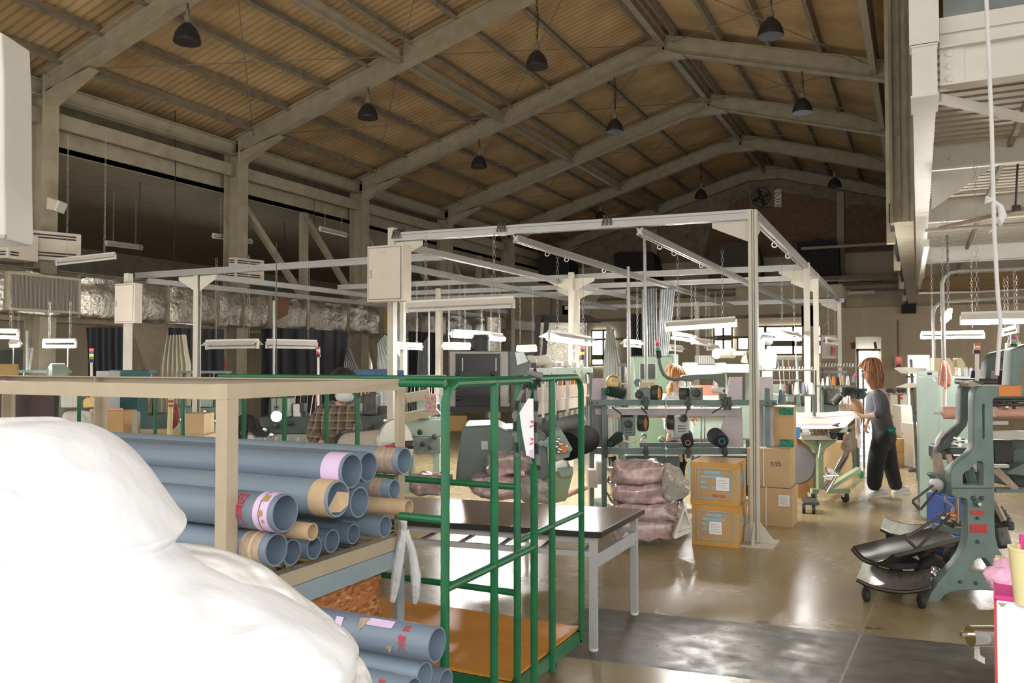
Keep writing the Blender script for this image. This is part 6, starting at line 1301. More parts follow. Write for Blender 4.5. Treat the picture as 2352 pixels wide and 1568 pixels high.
for k, (x, y, D, lab) in enumerate(((2180, 1180, 6.9, 'blue plastic crate half hidden behind the wire handles'), (2211, 1176, 7.1, 'blue plastic crate behind the foot of the cast machine'))):
    a = q(x-10, y, D); h = S(42, D); t = thing('plastic_crate', lab, 'crate', VM @ Vector((a.x, D, 0)), 'blue crates'); z0 = a.z-.02
    m = MB(VM); xx = S(20, D)
    for (x0, x1, y0, y1) in ((0, xx, 0, .01), (0, xx, .29, .3), (0, .01, 0, .3), (xx-.01, xx, 0, .3)): m.box(a.x+x0, a.x+x1, D+y0, D+y1, .0, z0+h)
    m.box(a.x, a.x+xx, D, D+.3, 0, .01).build('crate_body', m_blue, t, smooth=0); MB(VM).box(a.x-.01, a.x+xx+.01, D-.012, D+.0, z0+h-.03, z0+h).build('rim', m_blue, t, smooth=0)

# ------------------------------------------------------------------ bench corner at the front right
bx = thing('side_bench', 'white sided bench with magenta top at the lower corner of the picture', 'bench', VM @ Vector((q(2330, 0, 1.95).x, 2.1, 0)))
DB = 1.95; BA = math.atan((2263-1176)/FPX); zt = q(0, 1378, DB).z
BF = VM @ Matrix.Translation((q(2263, 0, DB).x, DB, 0)) @ Matrix.Rotation(-BA, 4, 'Z')   # bench frame: its side runs along the line of sight
MB(BF).box(0, .55, 0, .42, .02, zt).build('white_panel', m_white, bx, bevel=.002)
MB(BF).box(-.0015, .004, -.002, .01, .02, zt).build('red_edge', m_redp, bx, smooth=0)
MB(BF).box(-.001, .55, .003, .43, zt, zt+.012).build('magenta_top', m_mag, bx, bevel=.003)
MB(BF).prism([(.006, -.0025, zt-.004), (.024, -.0025, zt-.004), (.015, -.0025, zt-.014)], (0, .001, 0)).build('tape_corner', m_tape, bx, smooth=0)
MB(BF).box(.004, .03, .30, .33, zt+.012, zt+.04).build('wood_block', m_wood, bx, smooth=0)
MB(VM).puff([q(*p, 2.08) for p in ((2272, 1322), (2283, 1305), (2296, 1304), (2308, 1286), (2319, 1280), (2322, 1300), (2332, 1299), (2344, 1322), (2346, 1345), (2318, 1352), (2285, 1344))], q(2312, 1330, 2.08), .05, .06, amp=.03, freq=24, seed=2, pw=.8).build('pink_cloth', m_pinkcloth, None, 'ruffled pink cloth lump lying on the magenta bench top', 'cloth', smooth=80)
cu = thing('pencil_cup', 'cream yellow cup of coloured pens at the picture edge', 'cup', VM @ q(2350, 1392, 1.88)); c = q(2358, 1392, 1.88)
c.z = zt+.012 if c.z < zt+.012 else c.z; h = q(0, 1262, 1.88).z-c.z
MB(VM).lathe([(.024, 0), (.034, h), (.036, h), (.036, h+.006), (.032, h+.006), (.031, h-.004), (.02, .004)], c, (0, 0, 1), 24, closed=True).build('cup_wall', m_yellowp, cu)
for k, (dx, m, hh) in enumerate(((-.012, m_mag, .035), (.004, m_greenlens, .025), (-.02, m_kraft, .015), (.012, m_pinkcloth, .03))): MB(VM).tube([c+Vector((dx*.5, 0, .02)), c+Vector((dx, -.005, h+hh))], .005, 8).build('pen', m, cu)
sh = thing('roller_shaft', 'bright steel roller shaft sticking out from behind the white bench', 'shaft', VM @ q(2245, 1500, 2.35))
MB(VM).lathe([(S(24, 2.35), 0), (S(24, 2.35), .38)], q(2228, 1461, 2.35), (1, 0, 0), 28).build('roller', m_chrome, sh); MB(VM).lathe([(S(6, 2.35), 0), (S(6, 2.35), .04)], q(2207, 1456, 2.35), (1, 0, 0), 14).build('journal', m_chrome, sh)
MB(VM).box(q(2262, 0, 2.36).x+.04, q(2262, 0, 2.36).x+.1, 2.33, 2.40, 0, q(0, 1480, 2.35).z).pprism([(2247, 1495), (2249, 1482), (2252, 1505), (2262, 1510), (2262, 1525), (2247, 1517)], 2.36, .02).build('bracket', m_fixture, sh, smooth=0)
# ------------------------------------------------------------------ people
def skinmesh(name, nodes, edges, m, parent, root=0, sub=2):
    """one continuous surface grown round a skeleton of joints (position, radius)"""
    o3 = wloc(parent); me = bpy.data.meshes.new(name)
    me.from_pydata([tuple(VM @ Vector(p)-o3) for p, r in nodes], edges, []); me.materials.append(m)
    ob = bpy.data.objects.new(name, me); C.objects.link(ob); ob.parent = parent
    md = ob.modifiers.new('skin', 'SKIN'); md.use_smooth_shade = True; md.branch_smoothing = .3
    sv = me.skin_vertices[0].data
    for i, (p, r) in enumerate(nodes):
        r = r if isinstance(r, tuple) else (r, r); sv[i].radius = r; sv[i].use_root = (i == root)
    s = ob.modifiers.new('round', 'SUBSURF'); s.levels = s.render_levels = sub; return ob
def chainmesh(name, chains, m, parent, sub=2):
    nodes, edges, idx = [], [], {}
    for ch in chains:
        last = None
        for e in ch:
            if isinstance(e, str): k = idx[e]
            else:
                key, p, r = e; k = len(nodes); nodes.append((p, r)); idx[key] = k
            if last is not None: edges.append((last, k))
            last = k
    return skinmesh(name, nodes, edges, m, parent, 0, sub)
def hand(ch, key, wrist, d, side, curl=.4, s=1.0):
    """palm with five fingers of different lengths and a thumb leaving its side"""
    d = Vector(d).normalized(); x = Vector(side).normalized(); n = d.cross(x)
    palm = wrist+d*.05*s; ch.append([key, (key+'p', palm, (.034*s, .018*s))])
    for i, (o, L) in enumerate(((-.030, .062), (-.010, .076), (.011, .080), (.031, .070))):
        b = palm+d*.045*s+x*o*s; k = key+'f%d' % i
        ch.append([key+'p', (k+'a', b, .0095*s), (k+'b', b+(d*(1-curl*.3)+n*curl*.4)*L*.5*s, .0088*s), (k+'c', b+(d*(1-curl*.8)+n*curl)*L*s, .0075*s)])
    b = palm-d*.01*s-x*.036*s
    ch.append([key+'p', (key+'ta', b, .011*s), (key+'tb', b+(d*.6-x*.7+n*.3)*.03*s, .010*s), (key+'tc', b+(d*1.0-x*.7+n*.5)*.052*s, .008*s)])
def V(*a): return q(*a)
def face(t, c, f, up, s=1.0):
    f = Vector(f).normalized(); r_ = f.cross(Vector(up)).normalized(); u = r_.cross(f)
    for k in (-1, 1):
        MB(VM).ball(c+f*.088*s+r_*k*.032*s+u*.012*s, .0125*s, 10, 6).build('eye', m_black, t)
        MB(VM).ball(c-f*.005*s+r_*k*.083*s, Vector((.018, .026, .034))*s, 10, 8).build('ear', m_skin, t)
def hairshell(t, c, f, m, length=.0, s=1.0, seed=1, vol=1.0, name='hair', open_=-.15):
    """cap of hair round the back and sides of the head, hanging lower at the back"""
    f = Vector(f).normalized(); up = Vector((0, 0, 1)); r_ = f.cross(up).normalized(); mb = MB(VM); nu, nv = 44, 18
    def fn(u, v, o):
        a = 2*PI*u; ff = math.cos(a)                     # 1 = front
        drop = (length*max(0, min(1, (.55-ff)*1.3))) ; th = v*PI*.62 if ff > .35 else v*PI*.60
        rr = (.110*vol+o)*s; k = math.sin(min(th, PI/2)); z = math.cos(th)
        if ff > .45: th2 = v*PI*.40; k = math.sin(th2); z = math.cos(th2)
        lo = max(0, v-.55)/.45
        wob = 1+.10*noise.noise(Vector((a*2.2+seed, v*2, seed)))+.09*noise.noise(Vector((a*9, v*1.5, seed)))*(.3+v)
        p = c+(f*ff*1.02+r_*math.sin(a)*.94)*(rr*k*wob*(1+.12*lo*(drop > .02)-(.25*max(0, lo-.6)*(drop > .02))))+up*(z*.118*s*vol+.01*s+o-drop*lo*s)
        return p
    mb.grid(lambda u, v: fn(u, v, 0), nu, nv, closed_u=True); mb.grid(lambda u, v: fn(u, v, -.012), nu, nv, closed_u=True)
    base_n = len(mb.v)
    A, B = (nv-1)*nu, nu*nv+(nv-1)*nu; mb._f([(A+i, A+(i+1) % nu, B+(i+1) % nu, B+i) for i in range(nu)])
    rr_ = random.Random(seed)
    for k in range(70):                                  # loose strands lying on the shell
        u = rr_.random(); o = rr_.uniform(.0, .012); uo = rr_.uniform(-.03, .03)
        mb.tube([fn(u+uo*v, v*1.0, o) for v in (.06, .25, .45, .62, .8, .98)], [.003, .0065, .0075, .0075, .006, .002], 5)
    return mb.build(name, m, t, smooth=80)
def maskpart(t, c, f, m, s=1.0):
    f = Vector(f).normalized(); up = Vector((0, 0, 1)); r_ = f.cross(up).normalized(); mb = MB(VM)
    def fn(u, v, o): a = (u-.5)*2.2; return c+(f*math.cos(a)*1.03+r_*math.sin(a)*.86)*(.094*s+o+.014*math.cos(a*1.4)*math.sin(PI*v))+up*((-.005-.085*v)*s)-f*.015*v*s
    mb.grid(lambda u, v: fn(u, v, 0), 15, 7); mb.grid(lambda u, v: fn(u, v, -.004), 15, 7); return mb.build('face_mask', m, t, smooth=70)
def shoe(t, heel, toe, m, h=.085):
    a, b = Vector(heel), Vector(toe); d = (b-a); L = d.length; d.normalize(); x = Vector((-d.y, d.x, 0)); mb = MB(VM)
    prof = [(0, .032, .07), (.06, .038, .085), (.2, .04, .092), (.42, .038, .085), (.62, .046, .062), (.82, .05, .05), (.95, .04, .042), (1.0, .02, .03)]
    def fn(u, v):
        k = v*(len(prof)-1); i = min(int(k), len(prof)-2); f_ = k-i; l, wd_, hh = [prof[i][j]+(prof[i+1][j]-prof[i][j])*f_ for j in range(3)]
        an = 2*PI*u; return a+d*L*l+x*(wd_*math.cos(an))+Vector((0, 0, max(.0, hh*.5+hh*.5*math.sin(an)*(1 if math.sin(an) > 0 else .999))+.004))
    mb.grid(fn, 16, 15, closed_u=True); n = len(mb.v)
    mb._f([tuple(range(16)), tuple(range(n-16, n))]); mb.build('shoe', m, t, smooth=70)
    s = MB(VM); s.prism([a-d*.01-x*.036, a+d*L*.4-x*.038, a+d*L*.75-x*.05, a+d*L*1.01-x*.02, a+d*L*1.01+x*.02, a+d*L*.75+x*.05, a+d*L*.4+x*.038, a-d*.01+x*.036], (0, 0, .022)).build('shoe_sole', m_fixture, t)
# -- standing woman with auburn hair
D = 10.1; pw = thing('person', 'standing person with auburn hair, charcoal top, black trousers and black mask, holding cloth strips', 'person', VM @ Vector((q(2028, 0, D).x, D, 0)))
hc = V(1999, 851, D); fd = Vector((-.86, .5, -.18))
ch = [[('pel', V(2027, 990, D), .055), ('wai', V(2023, 962, D), .06), ('che', V(2014, 925, D), .10), ('ncb', V(2006, 898, D), .06), ('nck', V(2003, 884, D), .048), ('hd0', V(2000, 866, D), .075), ('hd1', hc, .092), ('hd2', V(1999, 838, D), .07)],
      ['hd0', ('jaw', hc+fd*.055+Vector((0, 0, -.075)), .045)], ['hd1', ('nos', hc+fd*.10+Vector((0, 0, -.015)), .016)],
      ['che', ('sl', V(2017, 907, D-.14), .06), ('el', V(2018, 952, D-.20), .042), ('wl', V(1988, 956, D-.18), .030)],
      ['che', ('sr', V(2006, 906, D+.14), .06), ('er', V(1997, 950, D+.2), .042), ('wr', V(1991, 968, D+.06), .030)],
      ['pel', ('hl', V(2022, 1002, D-.08), .045), ('kl', V(2013, 1064, D-.10), .06), ('al', V(2008, 1124, D-.06), .042)],
      ['pel', ('hr', V(2034, 1002, D+.08), .045), ('kr', V(2044, 1064, D+.08), .06), ('ar', V(2060, 1120, D+.14), .042)]]
hand(ch, 'wl', V(1988, 956, D-.18), (-1, .15, .12), (0, -.3, 1), .45); hand(ch, 'wr', V(1991, 968, D+.06), (-.3, -.2, -1), (0, 1, 0), .7)
chainmesh('body', ch, m_skin, pw)
chainmesh('sweatshirt', [[('a0', V(2032, 1022, D), (.165, .14)), ('a1', V(2031, 1004, D), (.175, .148)), ('a', V(2029, 985, D), (.165, .135)), ('b', V(2024, 964, D), (.15, .12)), ('c', V(2015, 925, D), (.165, .13)), ('d', V(2008, 903, D), (.12, .10)), ('e', V(2005, 893, D), .065)],
    ['c', ('s', V(2018, 908, D-.15), .085), ('m', V(2020, 930, D-.19), .072), ('l', V(2019, 951, D-.21), .066), ('w', V(2006, 954, D-.20), .055)],
    ['c', ('s2', V(2006, 907, D+.15), .085), ('l2', V(1999, 948, D+.21), .066), ('w2', V(1994, 960, D+.12), .05)]], m_sweat, pw)
chainmesh('trousers', [[('p', V(2028, 972, D), (.135, .11)), ('q', V(2029, 1006, D), (.165, .14))],
    ['q', ('h', V(2020, 1022, D-.09), .118), ('k', V(2012, 1066, D-.11), .105), ('m', V(2008, 1100, D-.09), .095), ('a', V(2008, 1128, D-.06), .085)],
    ['q', ('h2', V(2037, 1022, D+.09), .115), ('k2', V(2044, 1062, D+.09), .098), ('m2', V(2052, 1095, D+.12), .088), ('a2', V(2060, 1124, D+.15), .08)]], m_trous, pw)
hairshell(pw, hc, fd, m_hair_b, .19, 1.0, 3, 1.2); maskpart(pw, hc, fd, m_maskb); face(pw, hc, fd, (0, 0, 1))
f0 = V(2024, 0, D-.04); f0.z = 0; f1 = V(1984, 0, D-.16); f1.z = 0; shoe(pw, f0, f1, m_sneak); f0 = V(2072, 0, D+.16); f0.z = 0; f1 = V(2036, 0, D+.08); f1.z = 0; shoe(pw, f0, f1, m_sneak)
MB(VM).puff([V(2037, 984, D-.13), V(2045, 980, D-.13), V(2056, 988, D-.13), V(2052, 996, D-.13), V(2040, 995, D-.13)], V(2046, 989, D-.13), .05, .04, amp=.03, freq=20).build('green_pouch', m_greenbag, pw, smooth=60)
# -- woman with copper hair behind the spool machine
D = 9.15; p2 = thing('person', 'person with copper ponytail, white shirt and white mask bending behind the spool machine', 'person', VM @ Vector((q(1546, 0, D).x, D, 0)))
hc = V(1555, 866, D); fd = Vector((.82, -.35, -.42))
ch = [[('pel', V(1545, 1000, D), .055), ('wai', V(1545, 965, D), .06), ('che', V(1547, 925, D), .10), ('ncb', V(1549, 902, D), .055), ('nck', V(1551, 890, D), .046), ('hd0', V(1554, 878, D), .075), ('hd1', hc, .09), ('hd2', V(1553, 855, D), .07)],
      ['hd0', ('jaw', hc+fd*.055+Vector((0, 0, -.07)), .045)], ['hd1', ('nos', hc+fd*.10+Vector((0, 0, -.012)), .015)],
      ['che', ('sl', V(1531, 912, D-.05), .06), ('el', V(1528, 962, D-.12), .042), ('wl', V(1548, 975, D-.28), .03)], ['che', ('sr', V(1565, 912, D+.05), .06), ('er', V(1572, 960, D-.08), .042), ('wr', V(1585, 960, D-.28), .03)],
      ['pel', ('hl', V(1536, 1012, D), .045), ('kl', V(1535, 1085, D-.05), .06), ('al', V(1535, 1150, D), .042)], ['pel', ('hr', V(1556, 1012, D), .045), ('kr', V(1558, 1085, D-.03), .06), ('ar', V(1558, 1150, D), .042)]]
hand(ch, 'wl', V(1548, 975, D-.28), (.6, -.6, .1), (0, 0, 1), .6); hand(ch, 'wr', V(1585, 960, D-.28), (.5, -.8, .1), (0, 0, 1), .6); chainmesh('body', ch, m_skin, p2)
chainmesh('shirt', [[('a', V(1545, 1000, D), (.15, .12)), ('b', V(1545, 962, D), (.145, .115)), ('c', V(1547, 926, D), (.155, .12)), ('d', V(1549, 908, D), (.115, .09)), ('e', V(1550, 899, D), .06)], ['c', ('s', V(1531, 914, D-.05), .08), ('l', V(1528, 942, D-.09), .07)], ['c', ('s2', V(1565, 914, D+.05), .08), ('l2', V(1570, 940, D-.02), .07)]], m_tee, p2)
chainmesh('trousers', [[('p', V(1546, 1004, D), (.15, .12)), ('q', V(1546, 1016, D), (.15, .12))], ['q', ('h', V(1536, 1030, D), .10), ('k', V(1535, 1088, D-.05), .08), ('a', V(1535, 1152, D), .07)], ['q', ('h2', V(1556, 1030, D), .10), ('k2', V(1558, 1088, D-.03), .08), ('a2', V(1558, 1152, D), .07)]], m_trous, p2)
hairshell(p2, hc, fd, m_hair_o, .02, 1.0, 5, 1.02); MB(VM).puff([V(1536, 880, D), V(1543, 876, D), V(1544, 895, D), V(1538, 906, D), V(1533, 902, D), V(1532, 888, D)], V(1538, 890, D), .05, .05, amp=.02, freq=14).build('ponytail', m_hair_o, p2, smooth=80)
maskpart(p2, hc, fd, m_maskw); face(p2, hc, fd, (0, 0, 1))
for x in (1535, 1558):
    f0 = V(x, 0, D+.05); f0.z = 0; shoe(p2, f0, f0+Vector((.05, -.25, 0)), m_sneak)
# -- man in plaid
D = 6.7; p3 = thing('person', 'person in brown plaid flannel shirt and white mask standing behind the tube rack', 'person', VM @ Vector((q(768, 0, D).x, D, 0)))
hc = V(790, 886, D); fd = Vector((.35, -.82, -.42))
ch = [[('pel', V(772, 1080, D), .055), ('wai', V(770, 1030, D), .06), ('che', V(772, 965, D), .10), ('ncb', V(780, 935, D), .06), ('nck', V(784, 922, D), .052), ('hd0', V(788, 904, D), .078), ('hd1', hc, .095), ('hd2', V(789, 868, D), .072)],
      ['hd0', ('jaw', hc+fd*.06+Vector((0, 0, -.078)), .046)], ['hd1', ('nos', hc+fd*.105+Vector((0, 0, -.012)), .016)],
      ['che', ('sl', V(735, 948, D), .065), ('el', V(722, 1000, D-.08), .045), ('wl', V(748, 1030, D-.3), .032)], ['che', ('sr', V(808, 950, D-.05), .065), ('er', V(816, 1005, D-.1), .045), ('wr', V(800, 1030, D-.32), .032)],
      ['pel', ('hl', V(757, 1095, D), .095), ('kl', V(756, 1185, D), .062), ('al', V(755, 1272, D), .045)], ['pel', ('hr', V(788, 1095, D), .095), ('kr', V(790, 1185, D), .062), ('ar', V(790, 1272, D), .045)]]
hand(ch, 'wl', V(748, 1030, D-.3), (.6, -.7, -.1), (0, 0, 1), .6); hand(ch, 'wr', V(800, 1030, D-.32), (-.3, -.8, -.1), (0, 0, 1), .6); chainmesh('body', ch, m_skin, p3)
chainmesh('flannel_shirt', [[('a', V(771, 1085, D), (.175, .13)), ('b', V(770, 1030, D), (.17, .13)), ('c', V(770, 968, D), (.185, .13)), ('d', V(776, 942, D), (.16, .125)), ('e', V(782, 931, D), .085)], ['c', ('s', V(737, 949, D), .105), ('m', V(724, 980, D-.04), .075), ('l', V(721, 1003, D-.09), .068), ('w', V(738, 1022, D-.24), .055)], ['c', ('s2', V(804, 950, D-.03), .105), ('l2', V(815, 1003, D-.1), .068), ('w2', V(804, 1024, D-.26), .055)]], m_plaid, p3)
chainmesh('trousers', [[('p', V(772, 1092, D), (.16, .12)), ('q', V(772, 1108, D), (.155, .12))], ['q', ('h', V(757, 1125, D), .10), ('k', V(756, 1190, D), .08), ('a', V(755, 1275, D), .07)], ['q', ('h2', V(788, 1125, D), .10), ('k2', V(790, 1190, D), .08), ('a2', V(790, 1275, D), .07)]], m_trous, p3)
hairshell(p3, hc, fd, m_hair_k, .03, 1.02, 8); maskpart(p3, hc, fd, m_maskw); face(p3, hc, fd, (0, 0, 1))
for x in (755, 790):
    f0 = V(x, 0, D+.05); f0.z = 0; shoe(p3, f0, f0+Vector((.05, -.26, 0)), m_sneak)
# -- seated man in a navy cap
D = 6.95; p4 = thing('person', 'person in navy cap and white mask sitting low behind the grey pipes', 'person', VM @ Vector((q(560, 0, D).x, D, 0)))
hc = V(573, 990, D); fd = Vector((.86, -.35, -.30))
ch = [[('pel', V(545, 1190, D), .055), ('wai', V(545, 1130, D), .06), ('che', V(550, 1070, D), .10), ('ncb', V(560, 1038, D), .06), ('nck', V(564, 1025, D), .052), ('hd0', V(570, 1008, D), .078), ('hd1', hc, .094), ('hd2', V(571, 970, D), .072)],
      ['hd0', ('jaw', hc+fd*.06+Vector((0, 0, -.078)), .046)], ['hd1', ('nos', hc+fd*.105+Vector((0, 0, -.012)), .016)],
      ['che', ('sl', V(540, 1055, D-.18), .065), ('el', V(560, 1110, D-.24), .045), ('wl', V(600, 1110, D-.2), .032)], ['che', ('sr', V(560, 1055, D+.18), .065), ('er', V(575, 1110, D+.2), .045), ('wr', V(610, 1105, D+.1), .032)],
      ['pel', ('hl', V(560, 1200, D-.1), .045), ('kl', V(640, 1195, D-.12), .065), ('al', V(650, 1290, D-.12), .045)], ['pel', ('hr', V(560, 1200, D+.1), .045), ('kr', V(640, 1190, D+.12), .065), ('ar', V(648, 1280, D+.12), .045)]]
hand(ch, 'wl', V(600, 1110, D-.2), (1, .1, 0), (0, 0, 1), .6); hand(ch, 'wr', V(610, 1105, D+.1), (1, -.1, 0), (0, 0, 1), .6); chainmesh('body', ch, m_skin, p4)
chainmesh('work_jacket', [[('a', V(545, 1185, D), (.16, .13)), ('b', V(545, 1130, D), (.16, .12)), ('c', V(550, 1072, D), (.165, .13)), ('e', V(560, 1045, D), .075)], ['c', ('s', V(541, 1060, D-.18), .085), ('l', V(560, 1110, D-.24), .066), ('w', V(590, 1111, D-.21), .05)], ['c', ('s2', V(559, 1060, D+.18), .085), ('l2', V(575, 1110, D+.2), .066), ('w2', V(600, 1106, D+.12), .05)]], m_navy, p4)
chainmesh('trousers', [[('p', V(547, 1190, D), (.15, .13)), ('h', V(570, 1200, D-.1), .10), ('k', V(640, 1195, D-.12), .085), ('a', V(650, 1285, D-.12), .07)], ['p', ('h2', V(570, 1200, D+.1), .10), ('k2', V(640, 1190, D+.12), .085), ('a2', V(648, 1278, D+.12), .07)]], m_trous, p4)
hairshell(p4, hc, fd, m_hair_k, .03, .98, 8)
r_ = fd.cross(Vector((0, 0, 1))).normalized(); m = MB(VM)
m.grid(lambda u, v: hc+Vector((0, 0, .012))+(fd*math.cos(2*PI*u)+r_*math.sin(2*PI*u)*.92)*(.112*math.sin(v*PI*.5)**.7)+Vector((0, 0, .02+.10*math.cos(v*PI*.5))), 30, 10, closed_u=True); m.build('cap', m_navy, p4, smooth=70)
m = MB(VM); pts = [hc+Vector((0, 0, .03))+(fd*math.cos(a)+r_*math.sin(a)*.9)*.115 for a in [(-.9+1.8*i/8) for i in range(9)]]+[hc+Vector((0, 0, .01))+(fd*math.cos(a)*1.6+r_*math.sin(a)*.95)*.115 for a in [(.8-1.6*i/8) for i in range(9)]]
m.prism(pts, (0, 0, .006)).build('cap_brim', m_navy, p4); maskpart(p4, hc, fd, m_maskw); face(p4, hc, fd, (0, 0, 1))
for dy in (-.12, .12):
    f0 = V(648, 0, D+dy); f0.z = 0; shoe(p4, f0-Vector((.06, 0, 0)), f0+Vector((.2, 0, 0)), m_sneak)
st = thing('stool', 'low stool under the person in the navy cap', 'stool', VM @ Vector((q(545, 0, D).x, D, 0))); zz = q(0, 1190, D).z-.115; c = q(548, 0, D)
MB(VM).lathe([(.16, zz-.03), (.17, zz-.015), (.16, zz)], (c.x, c.y, 0), (0, 0, 1), 20).build('seat', m_rubber, st)
for a in range(4): MB(VM).tube([(c.x+.1*math.cos(a*PI/2+.4), c.y+.1*math.sin(a*PI/2+.4), zz-.03), (c.x+.15*math.cos(a*PI/2+.4), c.y+.15*math.sin(a*PI/2+.4), 0)], .012, 8).build('leg', m_gray, st)
# ------------------------------------------------------------------ daylight windows and things on the far walls
def win(n, x0, y0, x1, y1, bars_x=(), bars_y=(), Y=None):
    Y = Y or GY-.02; a, b = aY(x0, y1, Y), aY(x1, y0, Y)
    w_ = struct(MB().box(a.x, b.x, Y-.03, Y, a.z, b.z), 'window_%d' % n, m_day, smooth=0)
    f = MB().box(a.x-.06, b.x+.06, Y-.07, Y-.03, a.z-.07, a.z).box(a.x-.06, b.x+.06, Y-.07, Y-.03, b.z, b.z+.07).box(a.x-.06, a.x, Y-.07, Y-.03, a.z, b.z).box(b.x, b.x+.06, Y-.07, Y-.03, a.z, b.z)
    for k in bars_x: x = aY(k, y0, Y).x; f.box(x-.04, x+.04, Y-.07, Y-.03, a.z, b.z)
    for k in bars_y: z = aY(x0, k, Y).z; f.box(a.x, b.x, Y-.07, Y-.03, z-.1, z+.1)
    struct(f, 'window_frame_%d' % n, m_steel_d, smooth=0)
win(3, 1762, 750, 1884, 812, (1822, 1846), (789,)); win(4, 1643, 752, 1680, 803, (1662,), (776,)); win(5, 1697, 776, 1718, 801); win(6, 1362, 760, 1408, 836, (1387,), (820,)); win(7, 1738, 752, 1755, 800)
def wallthing(x0, y0, x1, y1, Y, dep, nm, m, label, cat, group=None, pix=None):
    a, b = aY(x0, y1, Y), aY(x1, y0, Y); mb = MB()
    if pix: mb.prism([aY(p[0], p[1], Y) for p in pix], (0, dep, 0))
    else: mb.box(a.x, b.x, Y, Y+dep, a.z, b.z)
    return mb.build(nm, m, None, label, cat, group, smooth=0)
# door to the daylight
a, b = aY(1974, 930, GY-.55), aY(2017, 806, GY-.55); YD = GY-.54
struct(MB().box(a.x, b.x-.0, YD-.04, YD-.01, b.z-.36, b.z).box(a.x, a.x+.42, YD-.04, YD-.01, 0, b.z), 'door_1', m_daydoor, smooth=0)
struct(MB().box(a.x-.08, a.x, YD-.1, YD, 0, b.z+.08).box(a.x-.08, b.x+.08, YD-.1, YD, b.z, b.z+.08), 'door_frame_1', m_steel_d, smooth=0)
struct(MB().box(a.x-1.2, -.2, GY-.7, GY-.5, 2.55, 3.55).box(a.x-1.2, a.x-.1, GY-.7, GY-.5, 0, 2.55).box(b.x+.1, -.2, GY-.7, GY-.5, 0, 2.55), 'wall_door_side', m_wall, smooth=0)
t = thing('alarm_panel', 'fire alarm panel with lit red lamp and bell on the wall', 'alarm', aY(2063, 848, GY-.95)); a, b = aY(2055, 849, GY-.95), aY(2072, 818, GY-.95)
MB().box(a.x, b.x, GY-.95, GY-.7, a.z, b.z).build('panel_body', m_beigebox, t, bevel=.01); MB().ball(aY(2064, 824, GY-.98), .055, 12, 8).build('red_lamp', m_redlamp, t); MB().lathe([(.09, 0), (.08, .04), (.02, .05)], aY(2064, 842, GY-.95), (0, -1, 0), 16).build('bell', m_redp, t)
MB().tube([aY(2062, 735, GY-.9), aY(2063, 818, GY-.9)], .03, 8).build('wire_conduit', m_steel_d, t)
for k, (x, lab) in enumerate(((1960, 'brown poster tilted over the bright doorway, nearer the posts'), (2010, 'brown poster over the bright doorway, nearer the alarm panel'))): wallthing(0, 0, 0, 0, GY-.74, .06, 'poster', mat('brown_poster%d' % k, (.22, .11, .08), .7), lab, 'poster', 'brown posters', [(x-5, 788+k), (x+4+k, 785), (x+6, 799), (x-3+k, 802)] if not k else [(x-4, 786), (x+2, 784), (x+5, 799), (x-1, 801)])
# gable fan
t = thing('wall_fan', 'square extractor fan with round guard high on the gable', 'fan', aY(1748, 470, GY-.2)); a, b = aY(1722, 478, GY-.2), aY(1777, 430, GY-.2); c = (a+b)/2
MB().box(a.x, b.x, GY-.2, GY, a.z, b.z).build('fan_frame', m_steel_d, t, smooth=0)
for r in (.08, .22, .34): MB().tube([c+Vector((r*math.cos(2*PI*i/24), -.14, r*math.sin(2*PI*i/24))) for i in range(24)], .016, 6, closed=True).build('guard_ring', m_iron, t)
for k in range(4): MB().cbox(c+Vector((.17*math.cos(k*PI/2+.3), -.09, .17*math.sin(k*PI/2+.3))), (.26, .02, .12), Matrix.Rotation(-(k*PI/2+.3), 3, 'Y') @ Matrix.Rotation(.5, 3, 'X')).build('fan_blade', m_iron, t, smooth=0)
MB().lathe([(.07, 0), (.07, .06), (.02, .08)], c+Vector((0, -.05, 0)), (0, -1, 0), 14).build('fan_hub', m_iron, t)
wallthing(1778, 433, 1795, 476, GY-.12, .1, 'fan_shutter', m_foil, 'dull metal shutter plate beside the wall fan', 'shutter')
# dust-covered units standing on the upper ledge
struct(MB().box(-13, -.4, GY-2.2, GY, 4.40, 4.54), 'trim_ledge', m_steel_d, smooth=0)
def covered(px, Y, label, m=m_dark):
    a = [aY(x, y, Y) for x, y in px]; n = len(a); cx = sum((p for p in a), Vector())/n
    mb = MB(); A = mb._a(a); B = mb._a([cx.lerp(p, .93)+Vector((0, 1.1, 0)) for p in a]); mb._f([tuple(range(A, A+n)), tuple(range(B+n-1, B-1, -1))]+[(A+i, A+(i+1) % n, B+(i+1) % n, B+i) for i in range(n)])
    return mb.build('covered_unit', m, None, label, 'covered machine', 'covered units on the gable ledge', smooth=0)
covered([(1832, 640), (1830, 556), (1862, 554), (1878, 548), (1900, 551), (1918, 548), (1926, 562), (1928, 628), (1922, 652), (1840, 652)], GY-1.7, 'black sheeted unit on the ledge beside the posts')
covered([(1626, 648), (1628, 590), (1638, 568), (1652, 558), (1712, 556), (1738, 560), (1746, 590), (1748, 648)], GY-1.7, 'grey sheeted unit on the ledge behind the tall post', mat('dusty_grey_sheet', (.11, .105, .10), .9))
covered([(1412, 648), (1410, 582), (1424, 578), (1494, 577), (1500, 584), (1512, 648)], GY-1.8, 'dark unit with a white lid strip on the ledge')
covered([(1236, 650), (1238, 592), (1250, 584), (1290, 582), (1306, 600), (1308, 650)], GY-2.1, 'dark unit on the ledge beside a pale open frame')
a, b = aY(1268, 636, GY-2), aY(1308, 612, GY-2); m = MB()
